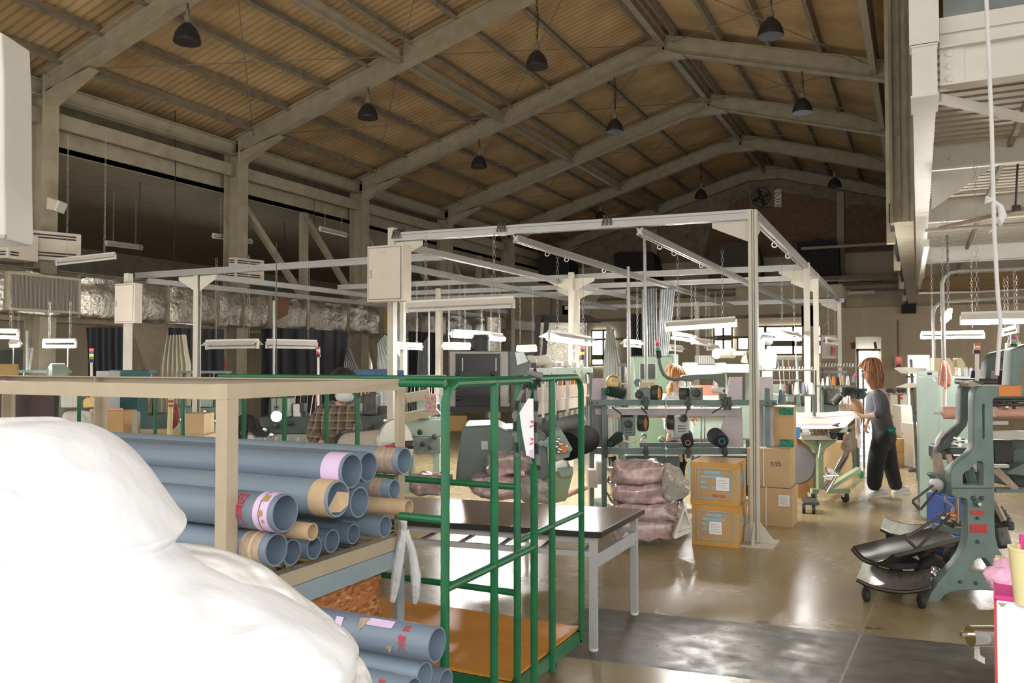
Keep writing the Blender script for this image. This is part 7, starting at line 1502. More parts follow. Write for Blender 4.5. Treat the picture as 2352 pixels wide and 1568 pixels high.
for p0, p1 in (((a.x, a.z-.4), (a.x, b.z)), ((b.x, a.z-.4), (b.x, b.z)), ((a.x, b.z), (b.x, b.z))): m.bar((p0[0], GY-2, p0[1]), (p1[0], GY-2, p1[1]), .05, .05, (0, 1, 0))
m.bar((a.x, GY-2, 4.54), (a.x, GY-2, b.z), .05, .05, (0, 1, 0)).bar((b.x, GY-2, 4.54), (b.x, GY-2, b.z), .05, .05, (0, 1, 0)).build('open_frame', m_steel, None, 'pale open square frame on the ledge', 'frame', smooth=0)
MB().box(aY(1840, 574, GY-1.9).x, -.5, GY-1.92, GY-1.88, aY(1840, 574, GY-1.9).z, aY(1840, 568, GY-1.9).z).box(-4.0, -3.95, GY-1.92, GY-1.88, 4.54, aY(1840, 574, GY-1.9).z).box(-.6, -.55, GY-1.92, GY-1.88, 4.54, aY(1840, 574, GY-1.9).z).build('guard_rail', m_steel, None, 'pale handrail in front of the black sheeted unit', 'rail', smooth=0)
for k, (x0, x1, y) in enumerate(((1930, 2026, 640), (1932, 2008, 667))): wallthing(x0, y, x1, y+9, GY-1.3, .2, 'wall_strip_light', m_fixture if k else m_dark, 'unlit strip light along the gable above the doorway, %s' % ('lower pale one' if k else 'upper dark one'), 'lamp')
MB().box(aY(1690, 690, 24).x, aY(1935, 690, 24).x, 24, 25.2, aY(1690, 690, 24).z, aY(1690, 662, 24).z).build('tan_duct', m_steel, None, 'wide tan sheet duct crossing behind the tall post', 'duct', smooth=0)
for k, x in enumerate((1290, 1846)):
    c = aY(x, 700, 25); MB().prism([(c.x-.1, 25.3, c.z+.4), (c.x+1.2, 25.3, c.z+.4), (c.x+.5, 25.3, c.z-.6), (c.x-.1, 25.3, c.z-.6)], (0, .25, 0)).box(c.x-.1, c.x+.3, 25.3, 25.55, 0, c.z).build('steel_bracket_column', m_steel, None, 'far tan column with a flared head %s' % ('behind the wide foil riser', 'below the tan duct by the bright window', 'beside the bright doorway')[k], 'column', smooth=0)
# red vertical sign plates
for k, (x0, y0, x1, y1, D, lab) in enumerate(((507, 822, 516, 851, 16.9, 'red fire extinguisher sign on the second column'), (1012, 827, 1021, 849, 25.0, 'red fire extinguisher sign on a far column before the smoked panel machine'), (1910, 794, 1919, 816, 20.0, 'red fire extinguisher sign on the pale board past the posts'))):
    t = thing('wall_sign', lab, 'sign', VM @ q(x0, y1, D), 'red sign plates'); MB(VM).pbox(x0, y0, x1, y1, D, .02).build('sign_plate', m_redp, t, smooth=0)
    h = (y1-y0)/3
    for i, chh in enumerate('消火器'): words3d(chh, S(h*.85, D), VM @ q((x0+x1)/2, y0+h*(i+.5), D-.004), VM.to_3x3() @ Vector((1, 0, 0)), (0, 0, 1), m_fixture, 'sign_character', t)
MB(VM).pbox(1888, 770, 1921, 823, 20.1, .1).build('pale_board', m_beigebox, None, 'pale wall board carrying the red sign past the posts', 'board', smooth=0)

# ------------------------------------------------------------------ plastic drapes and dark curtains
m_drape = mat('translucent_drape', (.62, .64, .64), .25, var=.15, scale=3, stretch=(8, 8, .4), trans=.35, bump=.4, bscale=10)
def drape(pix, D, m, label, group, fold=.05, n=40, cat='curtain', nm='plastic_drape'):
    (x0, y0), (x1, y1), (x2, y2), (x3, y3) = pix   # top left, top right, bottom right, bottom left
    def fn(u, v, o):
        if v > .87: v = 1.0; ext = True
        else: v = v/.86; ext = False; v = min(v, 1)
        x = (x0+(x1-x0)*u)*(1-v)+(x3+(x2-x3)*u)*v; y = (y0+(y1-y0)*u)*(1-v)+(y3+(y2-y3)*u)*v
        P = q(x, y, D)+Vector((0, fold*math.sin(u*PI*n/3.2+math.sin(v*3)*.6)+o, 0))
        if ext: P.z = .01
        return P
    mb = MB(VM); mb.grid(lambda u, v: fn(u, v, 0), n*2, 8); mb.grid(lambda u, v: fn(u, v, .012), n*2, 8); return mb.build(nm, m, None, label, cat, group, smooth=80)
GD = 'translucent plastic drapes among the machines'
drape([(1474, 664), (1509, 662), (1512, 815), (1476, 815)], 13, m_drape, 'tall grey plastic drape behind the thin steel poles, first of two', GD)
drape([(1517, 664), (1552, 664), (1535, 815), (1510, 815)], 13.4, m_drape, 'tall grey plastic drape leaning in beside the first one', GD)
drape([(1394, 742), (1410, 760), (1427, 840), (1386, 836)], 17, mat('bright_drape', (.80, .82, .78), .4, var=.05), 'bright white plastic drape in front of the tall far window', GD)
drape([(866, 790), (884, 768), (930, 838), (866, 842)], 17.5, mat('pale_drape', (.66, .72, .70), .4, var=.1), 'pale plastic sheet behind the switch box post', GD)
drape([(792, 818), (803, 800), (822, 846), (788, 848)], 18, m_drape, 'dim plastic sheet before the switch box post', GD)
drape([(382, 770), (424, 768), (436, 838), (368, 838)], 13.5, mat('cream_sheet', (.56, .53, .42), .6, var=.08), 'cream cloth sheet hung between the haunched columns', GD)
drape([(960, 802), (985, 770), (985, 842), (958, 845)], 19, m_drape, 'small grey plastic sheet left of the smoked panel machine', GD)
GC = 'dark curtains along the side aisle'
drape([(198, 752), (292, 752), (292, 872), (202, 872)], 14.5, m_curtx, 'dark curtain beside the red lit signal lamp', GC, nm='dark_curtain'); drape([(386, 752), (512, 756), (512, 872), (386, 872)], 15.5, m_curtx, 'dark curtain between haunched column and second column', GC, nm='dark_curtain')
drape([(600, 752), (796, 760), (796, 866), (600, 866)], 18.5, m_curtx, 'wide dark curtain behind the red and white signal lamp', GC, nm='dark_curtain'); drape([(938, 760), (1008, 764), (1008, 860), (938, 862)], 21, m_curtx, 'dark curtain left of the smoked panel machine', GC, nm='dark_curtain')
drape([(1450, 720), (1476, 720), (1478, 815), (1452, 815)], 16, m_curtx, 'narrow dark curtain behind the thin steel poles', GC, nm='dark_curtain')
struct(MB().box(AX+.02, AX+.06, 9.0, 11.5, 1.2, 1.9), 'window_8', m_glass, smooth=0)
struct(MB().box(AX+.02, AX+.06, 24.4, 26.6, 1.0, 2.3), 'window_9', m_daydoor, smooth=0)
struct(MB().box(AX+.02, AX+.06, 14.8, 16.6, .9, 2.2), 'window_10', m_daydoor, smooth=0)

# ------------------------------------------------------------------ machines further back
def blockmachine(x0, x1, D, label, cols, top=845, n=9, seed=0, m=m_mgreen, dep=.9, cones=()):
    """knitting machine: bed on legs, carriage head, needle posts and rail"""
    r = random.Random(seed); a, b = q(x0, 0, D).x, q(x1, 0, D).x; zt = q(0, top, D).z
    t = thing('knitting_machine', label, 'machine', VM @ Vector(((a+b)/2, D+dep/2, 0)), 'knitting machines further back')
    for x in (a+.05, b-.13): MB(VM).box(x, x+.08, D+.05, D+dep-.05, 0, .72).build('leg_frame', m, t, smooth=0)
    MB(VM).box(a, b, D, D+dep, .70, .92).build('bed', m, t, bevel=.015); MB(VM).box(a+.03, b-.03, D-.03, D+.02, .50, .70).build('apron_panel', m_mgreen2 if m is not m_mgreen2 else m_mgreen, t, bevel=.01)
    c0 = a+(b-a)*r.uniform(.15, .5); MB(VM).box(c0, c0+(b-a)*.3, D-.04, D+.3, .92, .92+(zt-.92)*.45).build('carriage', m_iron if seed % 2 else m_mgreen2, t, bevel=.015)
    for x in (a+.04, b-.07): MB(VM).box(x, x+.035, D+dep*.4, D+dep*.4+.035, .9, zt).build('upright', m_iron if seed % 2 else m, t, smooth=0)
    MB(VM).box(a, b, D+dep*.38, D+dep*.45, zt-.04, zt).build('top_rail', m, t, smooth=0); MB(VM).box(a+.02, b-.02, D+dep*.3, D+dep*.34, .95+(zt-.95)*.5, .97+(zt-.95)*.5).build('thread_rail', m_gray, t, smooth=0)
    for k in range(n):
        x = a+.08+(b-a-.16)*k/(n-1); MB(VM).tube([(x, D+.2+r.uniform(-.05, .05), .92), (x+r.uniform(-.02, .02), D+dep*.4, zt-.02-r.uniform(0, .1))], .006, 5).build('thread_guide', cols[k % len(cols)], t)
    for k in range(5): c = (a+(b-a)*r.uniform(.1, .9), D-.03, r.uniform(.55, .88)); MB(VM).lathe([(.03, 0), (.035, .03), (.02, .04)], c, (0, -1, 0), 12).build('hand_wheel', r.choice((m_iron, m_chrome, m_black)), t)
    for k in range(4): MB(VM).cbox((a+(b-a)*r.uniform(.1, .9), D+.15, .97+r.uniform(0, .1)), (r.uniform(.06, .16), .12, r.uniform(.08, .2)), r.uniform(-.3, .3)).build('small_gear_box', r.choice((m_iron, m_mgreen2, m_fixture, m_castd)), t, bevel=.008)
    return t
ck = [m_iron, m_gray, m_fixture, m_pinkyarn]
blockmachine(-10, 140, 10.8, 'grey-green knitting machine cut by the picture edge under the lit lamps', ck, 850, 9, 1); blockmachine(400, 520, 13.0, 'grey-green knitting machine before the cream cloth sheet', ck, 852, 9, 2)
blockmachine(235, 345, 10.7, 'dark knitting machine before the haunched column beside the signal lamp', ck, 850, 8, 3, m_castd); blockmachine(600, 735, 10.6, 'knitting machine with bare bulb hung before it', ck, 862, 12, 4, m_castd); blockmachine(800, 905, 11.0, 'knitting machine behind the person in plaid, dark with chrome wheels', ck, 848, 9, 5, m_castd)
blockmachine(915, 1020, 10.2, 'pale knitting machine left of the smoked panel machine', ck, 862, 9, 6, m_mgreen2); blockmachine(1425, 1470, 12.8, 'narrow dark machine beside the pale green control cabinet', ck, 835, 6, 7, m_castd); blockmachine(1735, 1850, 13.0, 'pale knitting machine behind the row of cones', ck, 820, 10, 8, m_mgreen2)
blockmachine(1860, 1955, 14.0, 'dark knitting machine under the second row of cones', ck, 852, 9, 9, m_castd); blockmachine(1250, 1345, 14.5, 'grey-green machine far behind the long cream beam', ck, 836, 8, 10)
# pale green control cabinet
t = thing('control_cabinet', 'pale green control cabinet with dark screen behind the bent signal arm', 'cabinet', VM @ Vector((q(1500, 0, 11.5).x, 11.8, 0)))
MB(VM).box(q(1453, 0, 11.5).x, q(1541, 0, 11.5).x, 11.5, 12.1, 0.02, q(0, 817, 11.5).z).build('cabinet_body', m_mgreen3 if False else mat('mint_cabinet', (.13, .19, .125), .4, var=.05), t, bevel=.02); MB(VM).box(q(1541, 0, 11.5).x, q(1556, 0, 11.5).x, 11.55, 12.0, .02, q(0, 812, 11.5).z).build('cabinet_flank', m_mgreen2, t, bevel=.02)
MB(VM).pbox(1468, 832, 1509, 872, 11.48, .04).build('screen_frame', m_mgreen2, t, bevel=.01); MB(VM).pbox(1471, 835, 1505, 870, 11.47, .02).build('screen', m_panel, t, smooth=0); MB(VM).lathe([(.05, 0), (.05, .03)], q(1464, 878, 11.48), (0, -1, 0), 14).build('dial', m_navy, t)
# tall machine head with grey motor in front of the big window
t = thing('machine_tower', 'pale green machine tower with grey motor in front of the bright window', 'machine', VM @ Vector((q(1758, 0, 11).x, 11.2, 0)))
MB(VM).box(q(1738, 0, 11).x, q(1768, 0, 11).x, 11, 11.5, 0, q(0, 803, 11).z).build('column', m_mgreen2, t, bevel=.015); MB(VM).pbox(1739, 780, 1757, 806, 11, .3).build('head_box', m_mgreen2, t, bevel=.01); MB(VM).lathe([(.07, 0), (.075, .02), (.075, .15), (.05, .17)], q(1745, 777, 11.15), (1, 0, -.15), 16).build('motor', m_iron, t); MB(VM).pbox(1742, 762, 1774, 778, 11.1, .2).build('motor_cover', m_cone_grey, t, bevel=.02)
MB(VM).pprism([(1768, 800), (1780, 802), (1785, 815), (1783, 845), (1768, 850)], 11, .3).build('side_cover', m_tablegrey, t, bevel=.015); MB(VM).lathe([(.05, 0), (.05, .02), (.035, .02), (.035, .01), (.01, .01)], q(1757, 838, 10.99), (0, -1, 0), 18).build('round_dial', m_fixture, t)
# thread guides and two shelves of cones
def guides(x0, x1, y, D, n, label):
    t = thing('thread_guide_rail', label, 'rail', VM @ q((x0+x1)/2, y, D), 'thread guide rails')
    MB(VM).tube([q(x0, y, D), q(x1, y, D)], .012, 8).build('rail', m_gray, t)
    for k in range(n): x = x0+(x1-x0)*(k+.5)/n; MB(VM).tube([q(x, y, D), q(x, y-5, D), q(x+1.2, y-8, D)], .006, 5).build('guide_pin', m_chrome if k % 3 else m_fixture, t)
    for x in (x0+2, x1-2): MB(VM).box(q(x, 0, D).x-.01, q(x, 0, D).x+.01, D+.01, D+.03, 0, q(0, y, D).z).build('support', m_iron, t, smooth=0)
guides(1740, 1868, 850, 10.4, 18, 'rail of chrome thread guides above the big white cones'); guides(1880, 1976, 842, 12.7, 14, 'rail of thread guides above the orange cone')
def shelf(x0, x1, y, D, label):
    t = thing('cone_shelf', label, 'shelf', VM @ Vector((q((x0+x1)/2, 0, D).x, D, 0)), 'cone shelves'); MB(VM).pbox(x0, y, x1, y+4, D-.12, .3).build('shelf_board', m_mgreen, t, smooth=0)
    for x in (x0+4, x1-4): MB(VM).box(q(x, 0, D).x-.015, q(x, 0, D).x+.015, D+.1, D+.14, 0, q(0, y, D).z).build('shelf_leg', m_mgreen, t, smooth=0)
shelf(1790, 1873, 906, 9.8, 'shelf of big white and dark cones past the tall post'); shelf(1882, 1962, 885, 12.1, 'shelf of small cones with the orange one, further back')
GA = 'cones on the nearer shelf'; GB = 'cones on the further shelf'
for x, y0, wd_, m, lab in ((1812, 878, 12, m_cone_black, 'black cone on the nearer shelf'), (1830, 877, 15, m_cone_white, 'white cone on the nearer shelf between black and slate ones'), (1846, 878, 13, m_cone_slate, 'slate blue cone on the nearer shelf'), (1864, 878, 16, m_cone_white, 'big white cone at the end of the nearer shelf'), (1820, 882, 5, m_wood, 'slim wooden bobbin behind the black cone'), (1855, 881, 5, m_wood, 'slim wooden bobbin between slate and white cones')): cone(x, y0, 905.5, 9.8, wd_, m, lab, GA, .45)
cone(1793, 893, 927, 8.4, 12, m_cone_teal, 'teal cone hanging beside the end of the upper rail', GA, .45); cone(1801, 895, 925, 8.5, 10, m_cone_grey, 'grey cone close behind the teal one', GA, .6); cone(1794, 880, 895, 9.0, 8, m_cone_white, 'small white cone above the teal one', GA, .5); cone(1802, 881, 894, 9.0, 6, m_pinkyarn, 'small pink cone above the grey one', GA, .5)
for x, y0, wd_, m, lab in ((1890, 868, 7, m_cone_white, 'small white cone at the start of the further shelf'), (1901, 864, 8, m_cone_white, 'white cone left of the orange one on the further shelf'), (1915, 864, 10, m_cone_orange, 'orange cone on the further shelf'), (1925, 864, 8, m_cone_black, 'black cone beside the orange one'), (1935, 862, 7, m_kraft, 'tan cone past the black one on the further shelf'), (1947, 862, 10, m_cone_white, 'white cone near the standing woman on the further shelf')): cone(x, y0, 884.5, 12.1, wd_, m, lab, GB, .5)
cone(1964, 857, 866, 12.4, 6, m_mag, 'tiny bright pink cone by the head of the standing woman', GB, .5); cone(1960, 862, 878, 12.5, 7, m_cone_grey, 'dark grey cone under the bright pink one', GB, .5)
# hanging skeins and dark spool by the shelf
t = thing('yarn_skein', 'loose pale skein hanging from the machine before the standing woman', 'yarn', VM @ q(1942, 950, 11.0)); m = MB(VM)
for k in range(16): x = 1930+k*1.4; m.tube([q(x, 912+rnd.uniform(-4, 6), 11), q(x+rnd.uniform(-3, 3), 928, 10.95), q(x+rnd.uniform(-4, 2), 948+rnd.uniform(-6, 5), 11)], .012, 5)
m.build('skein_strands', mat('pale_pink_yarn', (.60, .50, .45), .95), t)
spool(1914, 926, 1930, 908, 10.9, .05, .05, m_cone_black, 'black spool on the tilted arm by the pale skein', m_wood, 'cones on the further shelf')
MB(VM).puff([q(*p, 12.0) for p in ((1950, 918), (1974, 918), (1978, 940), (1972, 980), (1955, 985), (1948, 950))], q(1962, 950, 12.0), .2, .2).build('brown_bag', mat('brown_bag', (.20, .10, .05), .6), None, 'brown sack hanging beside the standing woman', 'bag', smooth=70)
t = thing('thread_clamps', 'dark cluster of thread clamps and levers beside the doorway', 'machine head', VM @ q(1960, 915, 12.2)); m = MB(VM)
for k in range(26): m.cbox(q(1940+rnd.uniform(0, 42), 893+rnd.uniform(0, 22), 12.2), (rnd.uniform(.03, .16), .06, rnd.uniform(.03, .07)), Matrix.Rotation(rnd.uniform(-1, 1), 3, 'Y'))
m.cbox(q(1962, 904, 12.25), (.3, .05, .14)).build('clamps', m_castd, t, smooth=0); MB(VM).box(q(1960, 0, 12.2).x, q(1966, 0, 12.2).x, 12.25, 12.3, 0, q(0, 905, 12.2).z).build('stem', m_castd, t, smooth=0)
# ------------------------------------------------------------------ strip table beside the standing woman
t = thing('cutting_stand', 'green wheeled stand with pale bed and chrome bars holding cloth strips', 'stand', VM @ Vector((q(1890, 0, 9.6).x, 9.6, 0))); DT = 9.5
MB(VM).pbox(1842, 1000, 1924, 1010, DT, .5).build('bed_plate', m_fixture, t, bevel=.005); MB(VM).pprism([(1845, 1010), (1924, 1010), (1918, 1016), (1898, 1030), (1893, 1042), (1874, 1042), (1868, 1028), (1850, 1016)], DT+.1, .12).build('bracket', m_mgreen3, t, bevel=.01)
MB(VM).box(q(1878, 0, DT).x, q(1890, 0, DT).x, DT+.12, DT+.2, .1, q(0, 1030, DT).z).build('column', m_mgreen3, t, smooth=0); MB(VM).lathe([(.03, 0), (.035, .03)], q(1883, 1016, DT+.1), (0, -1, 0), 14).build('pivot', m_mgreen3, t); MB(VM).tube([q(1884, 1018, DT+.05), q(1879, 1052, DT+.05)], .012, 8).build('lock_lever', m_chrome, t)
MB(VM).box(q(1848, 0, 9.7).x, q(1933, 0, 9.7).x, 9.6, 9.68, .10, .15).build('foot_beam', m_mgreen3, t, smooth=0); MB(VM).bar(q(1880, 0, 9.6).xy.to_3d()+Vector((0, 0, .13)), (q(1960, 0, 11.6).x, 11.6, .13), .07, .05).build('foot_beam', m_mgreen3, t, smooth=0)
for (x, d) in ((1852, 9.64), (1929, 9.64), (1964, 11.65)): MB(VM).lathe([(.03, -.022), (.055, -.018), (.055, .018), (.03, .022)], (q(x, 0, d).x, d, .055), (1, .2, 0), 18).build('caster', m_rubber if x < 1960 else mat('green_wheel', (.05, .28, .10), .4), t); MB(VM).box(q(x, 0, d).x-.03, q(x, 0, d).x+.03, d-.03, d+.03, .06, .11).build('caster_fork', m_chrome, t, smooth=0)
MB(VM).tube([q(1812, 990, 9.3), q(1842, 965, 10.2)], .045, 14).build('black_roller', m_iron, t); MB(VM).tube([q(1918, 985, 9.3), q(1965, 960, 10.3)], .05, 14).build('black_roller', m_iron, t)
for x, y in ((1830, 985), (1850, 985), (1912, 982), (1938, 984)): MB(VM).pbox(x-9, y-9, x+9, y+10, DT-.06, .12).build('chrome_clamp', m_chrome, t, bevel=.008)
for k in range(4): MB(VM).tube([q(1856+k*16, 978, DT+.02), q(1856+k*16+10, 1000, DT+.02)], .008, 6).build('rod', m_gray, t)
MB(VM).pbox(1870, 974, 1902, 998, DT+.12, .06).build('wood_slats', m_tape, t, smooth=0)
MB(VM).lathe([(.015, 0), (.04, .01), (.045, .025), (.03, .035)], q(1913, 1000, DT-.04), (0, -1, 0), 7).build('star_knob', m_black, t)
MB(VM).tube([q(1890, 1132, 9.3), q(1952, 1030, 10.2)], .045, 12).build('chrome_bar', m_chrome, t); MB(VM).tube([q(1896, 1130, 9.5), q(1955, 1035, 10.4)], .02, 8).build('chrome_bar', m_gray, t)
for k in range(5): MB(VM).cbox(q(1905+rnd.uniform(-8, 8), 1078+k*5, 9.35), (.09, .06, .03), Matrix.Rotation(rnd.uniform(-.5, .5), 3, 'Y')).build('chrome_fitting', m_chrome, t, bevel=.004)
MB(VM).tube([q(1890, 1094, 9.3), q(1926, 1092, 9.3)], .012, 8).build('cross_rod', m_chrome, t)
st_cols = [mat('strip_white', (.86, .80, .76), .9), mat('strip_pink', (.84, .60, .56), .9), mat('strip_peach', (.86, .66, .44), .9), mat('strip_mauve', (.58, .42, .50), .9), mat('strip_cream', (.86, .78, .62), .9)]
for k in range(16):
    m = st_cols[(k*3) % 5]; mb = MB(VM); hang = k >= 10
    if not hang:
        d = 9.3+k*.085; y = 983-k*3.4; wv = 1.5*math.sin(k*2.1)
        pts = [q(1808, y-1+wv, d), q(1850, y-2, d), q(1900, y-2-wv, d), q(1935, y-5+wv, d), q(1958+k*.6, y*.25+947*.75, d)]
    else: pts = [q(1925, 960-k*.4, 9.3), q(1950, 953, 9.25), q(1964, 950, 9.22), q(1968+(k-10)*1.1, 960, 9.2), q(1970+(k*5) % 7-2, 985+(k*13) % 22, 9.2), q(1969+(k*3) % 8, 1006+(k*17) % 26, 9.22)]
    for a, b in zip(pts, pts[1:]): mb.bar(a, b, .085 if not hang else .03, .006, (0, -.35, 1))
    mb.build('cloth_strip', m, None, 'knit cloth strip %s' % ('drawn flat over the wheeled stand towards the hand of the standing person' if not hang else 'hanging in a loose bunch below the hand of the standing person'), 'cloth strip', 'cloth strips laid flat on the stand' if not hang else 'cloth strips hanging at the stand', smooth=0)
MB(VM).puff([q(*p, 9.9) for p in ((1938, 1000), (1955, 992), (1966, 1010), (1962, 1030), (1945, 1042), (1936, 1030))], q(1950, 1015, 9.9), .08, .08, amp=.04, freq=12).build('crumpled_paper', m_tape, None, 'crumpled tan cloth hanging under the wheeled stand', 'cloth', smooth=70)
for k, (x0, y0, x1, y1, D, m, lab) in enumerate(((1822, 994, 1858, 1070, 9.9, mat('rust_carton', (.40, .20, .08), .7), 'rust brown panel behind the tan cartons'), (1868, 1015, 1945, 1110, 12.0, m_carton2, 'tan carton on the floor under the wheeled stand'))): MB(VM).box(q(x0, 0, D).x, q(x1, 0, D).x, D, D+.3, 0, q(0, y0, D).z).build('storage_box', m, None, lab, 'box', smooth=0)
MB(VM).lathe([(.02, 0), (.21, .0), (.22, .015), (.21, .03), (.02, .03)], q(1836, 1066, 9.4), (-.8, -.6, .1), 36).build('grey_disc', mat('dull_disc', (.08, .078, .08), .45), None, 'big grey disc leaning behind the tan cartons', 'disc')
MB(VM).lathe([(.05, 0), (.07, .01), (.08, .12), (.085, .125)], q(1822, 1006, 9.2), (0, 0, 1), 18).build('blue_bowl', m_bluel, None, 'bright blue plastic bowl behind the green taped carton', 'bowl')
t = thing('floor_dolly', 'small metal dolly with wheels on the floor beside the tan cartons', 'dolly', fl(1856, 1183)); c = fl(1858, 1178); MB().cbox((c.x, c.y+.1, .11), (.16, .3, .03), .2).build('deck', m_iron, t, bevel=.005)
for dx in (-.05, .05): MB().lathe([(.045, -.015), (.045, .015)], (c.x+dx, c.y-.02, .045), (1, .2, 0), 14).bar((c.x+dx, c.y-.02, .05), (c.x+dx, c.y-.02, .10), .025, .025).build('wheel', m_rubber, t)
# ------------------------------------------------------------------ clutter seen between rack and pipes
def clutter(x0, y0, x1, y1, D, m, nm, label, cat, dep=.3, bev=.01, floor=False):
    a, b = q(x0, y1, D), q(x1, y0, D); return MB(VM).box(a.x, b.x, D, D+dep, 0 if floor else a.z, b.z).build(nm, m, None, label, cat, bevel=bev)
t = thing('work_bench', 'long pale bench behind the rack carrying rolls, cartons and a yellow machine', 'bench', VM @ Vector((q(280, 0, 8.2).x, 8.3, 0))); zb = q(0, 1000, 8).z
MB(VM).box(q(130, 0, 8).x, q(480, 0, 8).x, 8, 8.8, zb-.04, zb).build('bench_top', m_wood, t, smooth=0)
for x in (140, 470): MB(VM).box(q(x, 0, 8).x-.03, q(x, 0, 8).x+.03, 8.1, 8.7, 0, zb-.04).build('bench_leg', m_steel, t, smooth=0)
clutter(225, 944, 284, 1000, 8.1, m_carton, 'carton_stack', 'tan carton on the bench beside the back rack post', 'box'); clutter(415, 950, 468, 1000, 8.2, m_carton2, 'carton_stack', 'pale tan carton on the bench past the white pole', 'box'); clutter(302, 945, 318, 1000, 8.0, m_steel, 'bench_upright', 'beige upright standing on the bench', 'post', .05)
t = thing('yellow_machine', 'small yellow sewing unit standing on the bench behind the rack', 'machine', VM @ q(208, 940, 8.3)); MB(VM).pprism([(189, 937), (189, 920), (197, 912), (222, 912), (225, 936)], 8.3, .25).build('housing', m_yellow, t, bevel=.015); MB(VM).pbox(192, 937, 222, 1000, 8.35, .2).build('pedestal', m_iron, t, smooth=0); MB(VM).lathe([(.02, 0), (.02, .03)], q(221, 922, 8.28), (.5, -1, 0), 10).build('dial', m_black, t)
MB(VM).puff([q(*p, 8.0) for p in ((148, 952), (160, 945), (200, 946), (214, 968), (210, 992), (160, 996), (150, 975))], q(180, 972, 8.0), .15, .15, amp=.03, freq=8).build('cloth_pile', m_sheet2, None, 'white grey cloth pile on the bench behind the rack', 'cloth', smooth=70)
for k in range(5): MB(VM).lathe([(.03, 0), (.035, .02), (.035, .28), (.02, .3)], q(148+k*7, 935, 8.5), (0, 0, 1), 12).build('upright_roll', m_sheet2 if k % 2 else m_fixture, None, 'pale upright roll on the bench beside the dark board, one of a close row', 'roll', 'pale upright rolls on the bench')
for k, y in enumerate((950, 972)): MB(VM).lathe([(.02, 0), (.05, .01), (.05, .3), (.02, .31)], q(205, y, 8.15), (.8, .6, 0), 14).build('pink_roll', m_pinkroll, None, 'salmon fabric roll lying on the bench, %s' % ('upper one', 'lower one')[k], 'fabric roll')
t = thing('white_pole', 'cream pole with red bands standing behind the grey pipes', 'pole', VM @ Vector((q(393, 0, 7.2).x, 7.2, 0))); MB(VM).tube([(q(393, 0, 7.2).x, 7.2, 0), q(393, 905, 7.2)], .022, 12).build('pole_tube', m_yellowp, t)
for y in (924, 934): MB(VM).lathe([(.024, 0), (.024, .02)], q(393, y, 7.2), (0, 0, 1), 12).build('red_band', m_redp, t)
MB(VM).puff([q(*p, 7.6) for p in ((396, 930), (408, 932), (410, 968), (398, 985), (388, 975), (392, 950))], q(400, 955, 7.6), .05, .05, amp=.02, freq=20).build('red_mesh_bag', mat('red_brown_net', (.28, .08, .06), .8, var=.3, scale=40), None, 'reddish brown net bag hanging by the cream pole', 'bag', smooth=70)
t = thing('bare_bulb', 'glowing bare bulb hanging low behind the rack', 'lamp', VM @ q(635, 968, 8.6)); MB(VM).ball(q(635, 956, 8.6), .055, 16, 10).build('bulb', mat('glowing_bulb', (1, 1, 1), .4, var=0, emit=(.96, .97, 1, 60)), t); MB(VM).tube([q(635, 940, 8.6), q(635, 557, 8.6)], .004, 6).build('cord', m_iron, t); MB(VM).lathe([(.02, 0), (.025, .05), (.015, .06)], q(635, 946, 8.6), (0, 0, 1), 12).build('lamp_holder', m_black, t)
G4 = 'thin bobbin rods behind the pipes'
for k in range(26):
    x = 592+k*8.4; MB(VM).tube([(q(x, 0, 7.3).x, 7.3, .7), q(x, 1000+(k % 3)*2, 7.3)], .008, 6).build('bobbin_rod', (m_gray, m_pinkyarn, m_fixture)[k % 3], None, 'thin upright bobbin rod in the long row behind the pipes', 'rod', G4)
MB(VM).box(q(585, 0, 7.3).x, q(815, 0, 7.3).x, 7.2, 7.45, .62, .70).box(q(600, 0, 7.3).x, q(606, 0, 7.3).x, 7.25, 7.35, 0, .62).box(q(800, 0, 7.3).x, q(806, 0, 7.3).x, 7.25, 7.35, 0, .62).build('bobbin_stand', m_iron, None, 'dark stand holding the thin bobbin rods', 'stand', smooth=0)
MB(VM).bar(q(815, 858, 9.0), q(928, 856, 9.0), .03, .06).tube([q(818, 860, 9.0), q(816, 1000, 9.0)], .012, 6).build('blue_wrapped_bar', mat('blue_wrap', (.06, .13, .34), .6, var=.2, scale=20), None, 'bar wrapped in blue plastic above the green cart rail', 'bar', smooth=0)
clutter(-30, 836, 38, 880, 9.0, m_ochre, 'ochre_board', 'ochre board standing at the picture edge under the lit lamps', 'board', .04, .0, True); MB(VM).lathe([(.10, 0), (.13, .02), (.13, .16), (.08, .2)], q(112, 860, 9.6), (.8, .6, 0), 20).box(q(120, 0, 9.6).x, q(140, 0, 9.6).x, 9.6, 9.9, 0, q(0, 846, 9.6).z).build('blower', m_mgreen2, None, 'pale green blower casing under the lit tube lamp', 'blower')
for k, (x0, x1, y0) in enumerate(((62, 62, 760), (68, 57, 800), (74, 62, 800))): MB(VM).tube([q(x0, y0, 11.4), q(x1, 880, 11.2)], .02, 8).build('metal_bar', m_gray, None, 'grey metal bar leaning by the first column, one of three', 'bar', 'grey bars leaning by the first column')
clutter(220, 852, 250, 872, 9.8, m_tablegrey, 'grey_case', 'grey case between signal lamp and haunched column', 'box', floor=True); clutter(252, 850, 318, 875, 10.2, mat('teal_dark_case', (.02, .09, .09), .5), 'teal_case', 'dark teal case beneath the beige switch box post', 'box', floor=True)
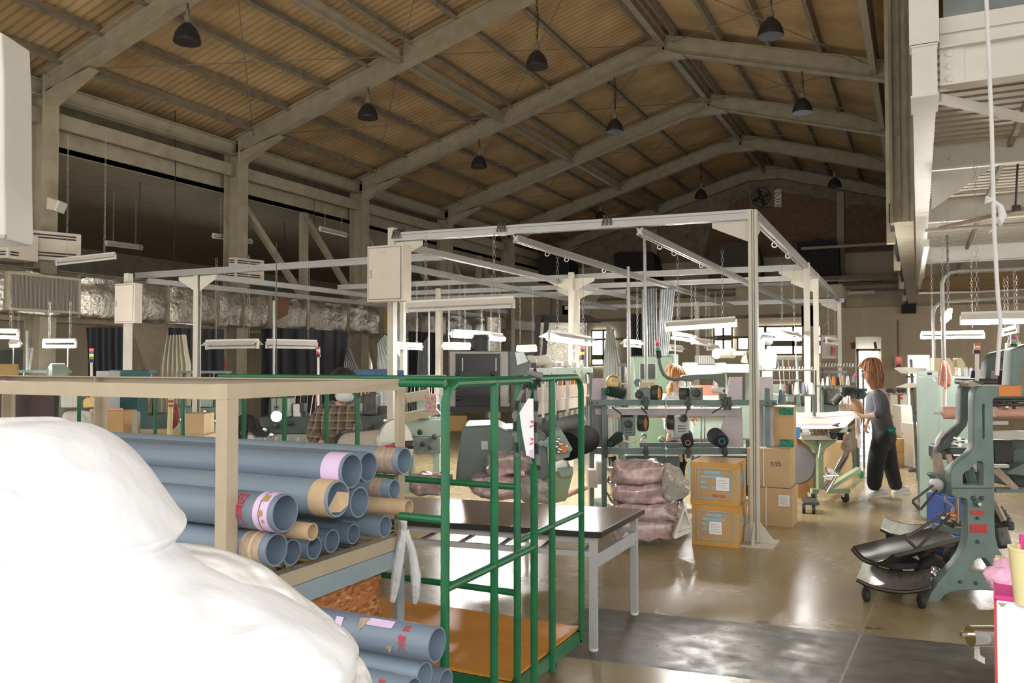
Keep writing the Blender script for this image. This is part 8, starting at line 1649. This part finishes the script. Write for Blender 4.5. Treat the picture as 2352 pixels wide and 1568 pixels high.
# cloth running over the pale machine left of the smoked panel machine
for k, (p, D, lab) in enumerate(((((925, 950), (1000, 935), (1012, 950), (935, 968)), 9.2, 'cream cloth web running up behind the yarn spool'), (((930, 905), (985, 895), (990, 915), (935, 925)), 9.8, 'pale cloth web over the knitting machine behind the cart'))):
    MB(VM).prism([q(a, b, D+(.3 if i > 1 else 0)) for i, (a, b) in enumerate(p)], (0, .02, .01)).build('cloth_web', m_sheet2, None, lab, 'cloth', smooth=0)
clutter(975, 905, 1003, 945, 9.0, mat('pinkish_print', (.62, .42, .42), .7, var=.4, scale=30), 'printed_bag', 'pinkish printed bag hanging left of the smoked panel machine', 'bag', .04)
clutter(1020, 955, 1072, 990, 8.3, m_ochre, 'ochre_sheet', 'ochre board behind the grey-green chassis', 'board', .03); 

# hoses and cables round the machines
MB(VM).tube([q(1262, 1150, 7.9), q(1290, 1140, 8.3), q(1318, 1128, 8.6), q(1345, 1118, 9.0)], .035, 10).build('orange_hose', m_pinkroll, None, 'salmon hose lying on the floor behind the gear case', 'hose')
m = MB(VM)
for k in range(6): m.tube([q(1398+k*3, 1048, 8.5), q(1402+k*2.5+rnd.uniform(-4, 4), 1075, 8.5+.02*k), q(1396+k*4, 1105+k*5, 8.45), q(1410+k*2, 1125+k*3, 8.45), q(1416-k, 1090, 8.5)], .009, 6)
m.build('cable_bunch', m_iron, None, 'bunch of dark cables hanging under the rails of the spool machine', 'cable')
MB(VM).pbox(1438, 1046, 1562, 1150, 8.55, .25).build('base_housing', m_mgreen, sm, bevel=.02); MB(VM).pbox(1372, 1062, 1384, 1112, 8.55, .15).pbox(1352, 1080, 1372, 1120, 8.7, .2).build('control_box', m_fixture, sm, smooth=0)
MB(VM).pbox(1600, 1046, 1740, 1140, 8.6, .25).build('base_housing', m_castd, sm, bevel=.02)
for k, (x, y, r) in enumerate(((1518, 1008, 7), (1478, 1000, 6), (1636, 1010, 8), (1475, 1012, 5))): MB(VM).lathe([(S(r, 8.6), 0), (S(r, 8.6), .06), (S(r, 8.6)*.5, .07)], q(x, y, 8.6), (0, -1, 0), 14).build('tension_wheel', (m_gray, m_mgreen2, m_iron, m_fixture)[k], sm)
MB(VM).tube([q(1432, 1000, 8.35), q(1434, 1012, 8.3), q(1446, 1016, 8.3), q(1465, 1008, 8.3), q(1480, 1003, 8.35)], .012, 8).build('air_hose', m_fixture, sm)
for x in (1612, 1620): MB(VM).tube([q(x, 935, 8.5), q(x-2, 1015, 8.5)], .007, 6).build('guide_rod', m_gray, sm)
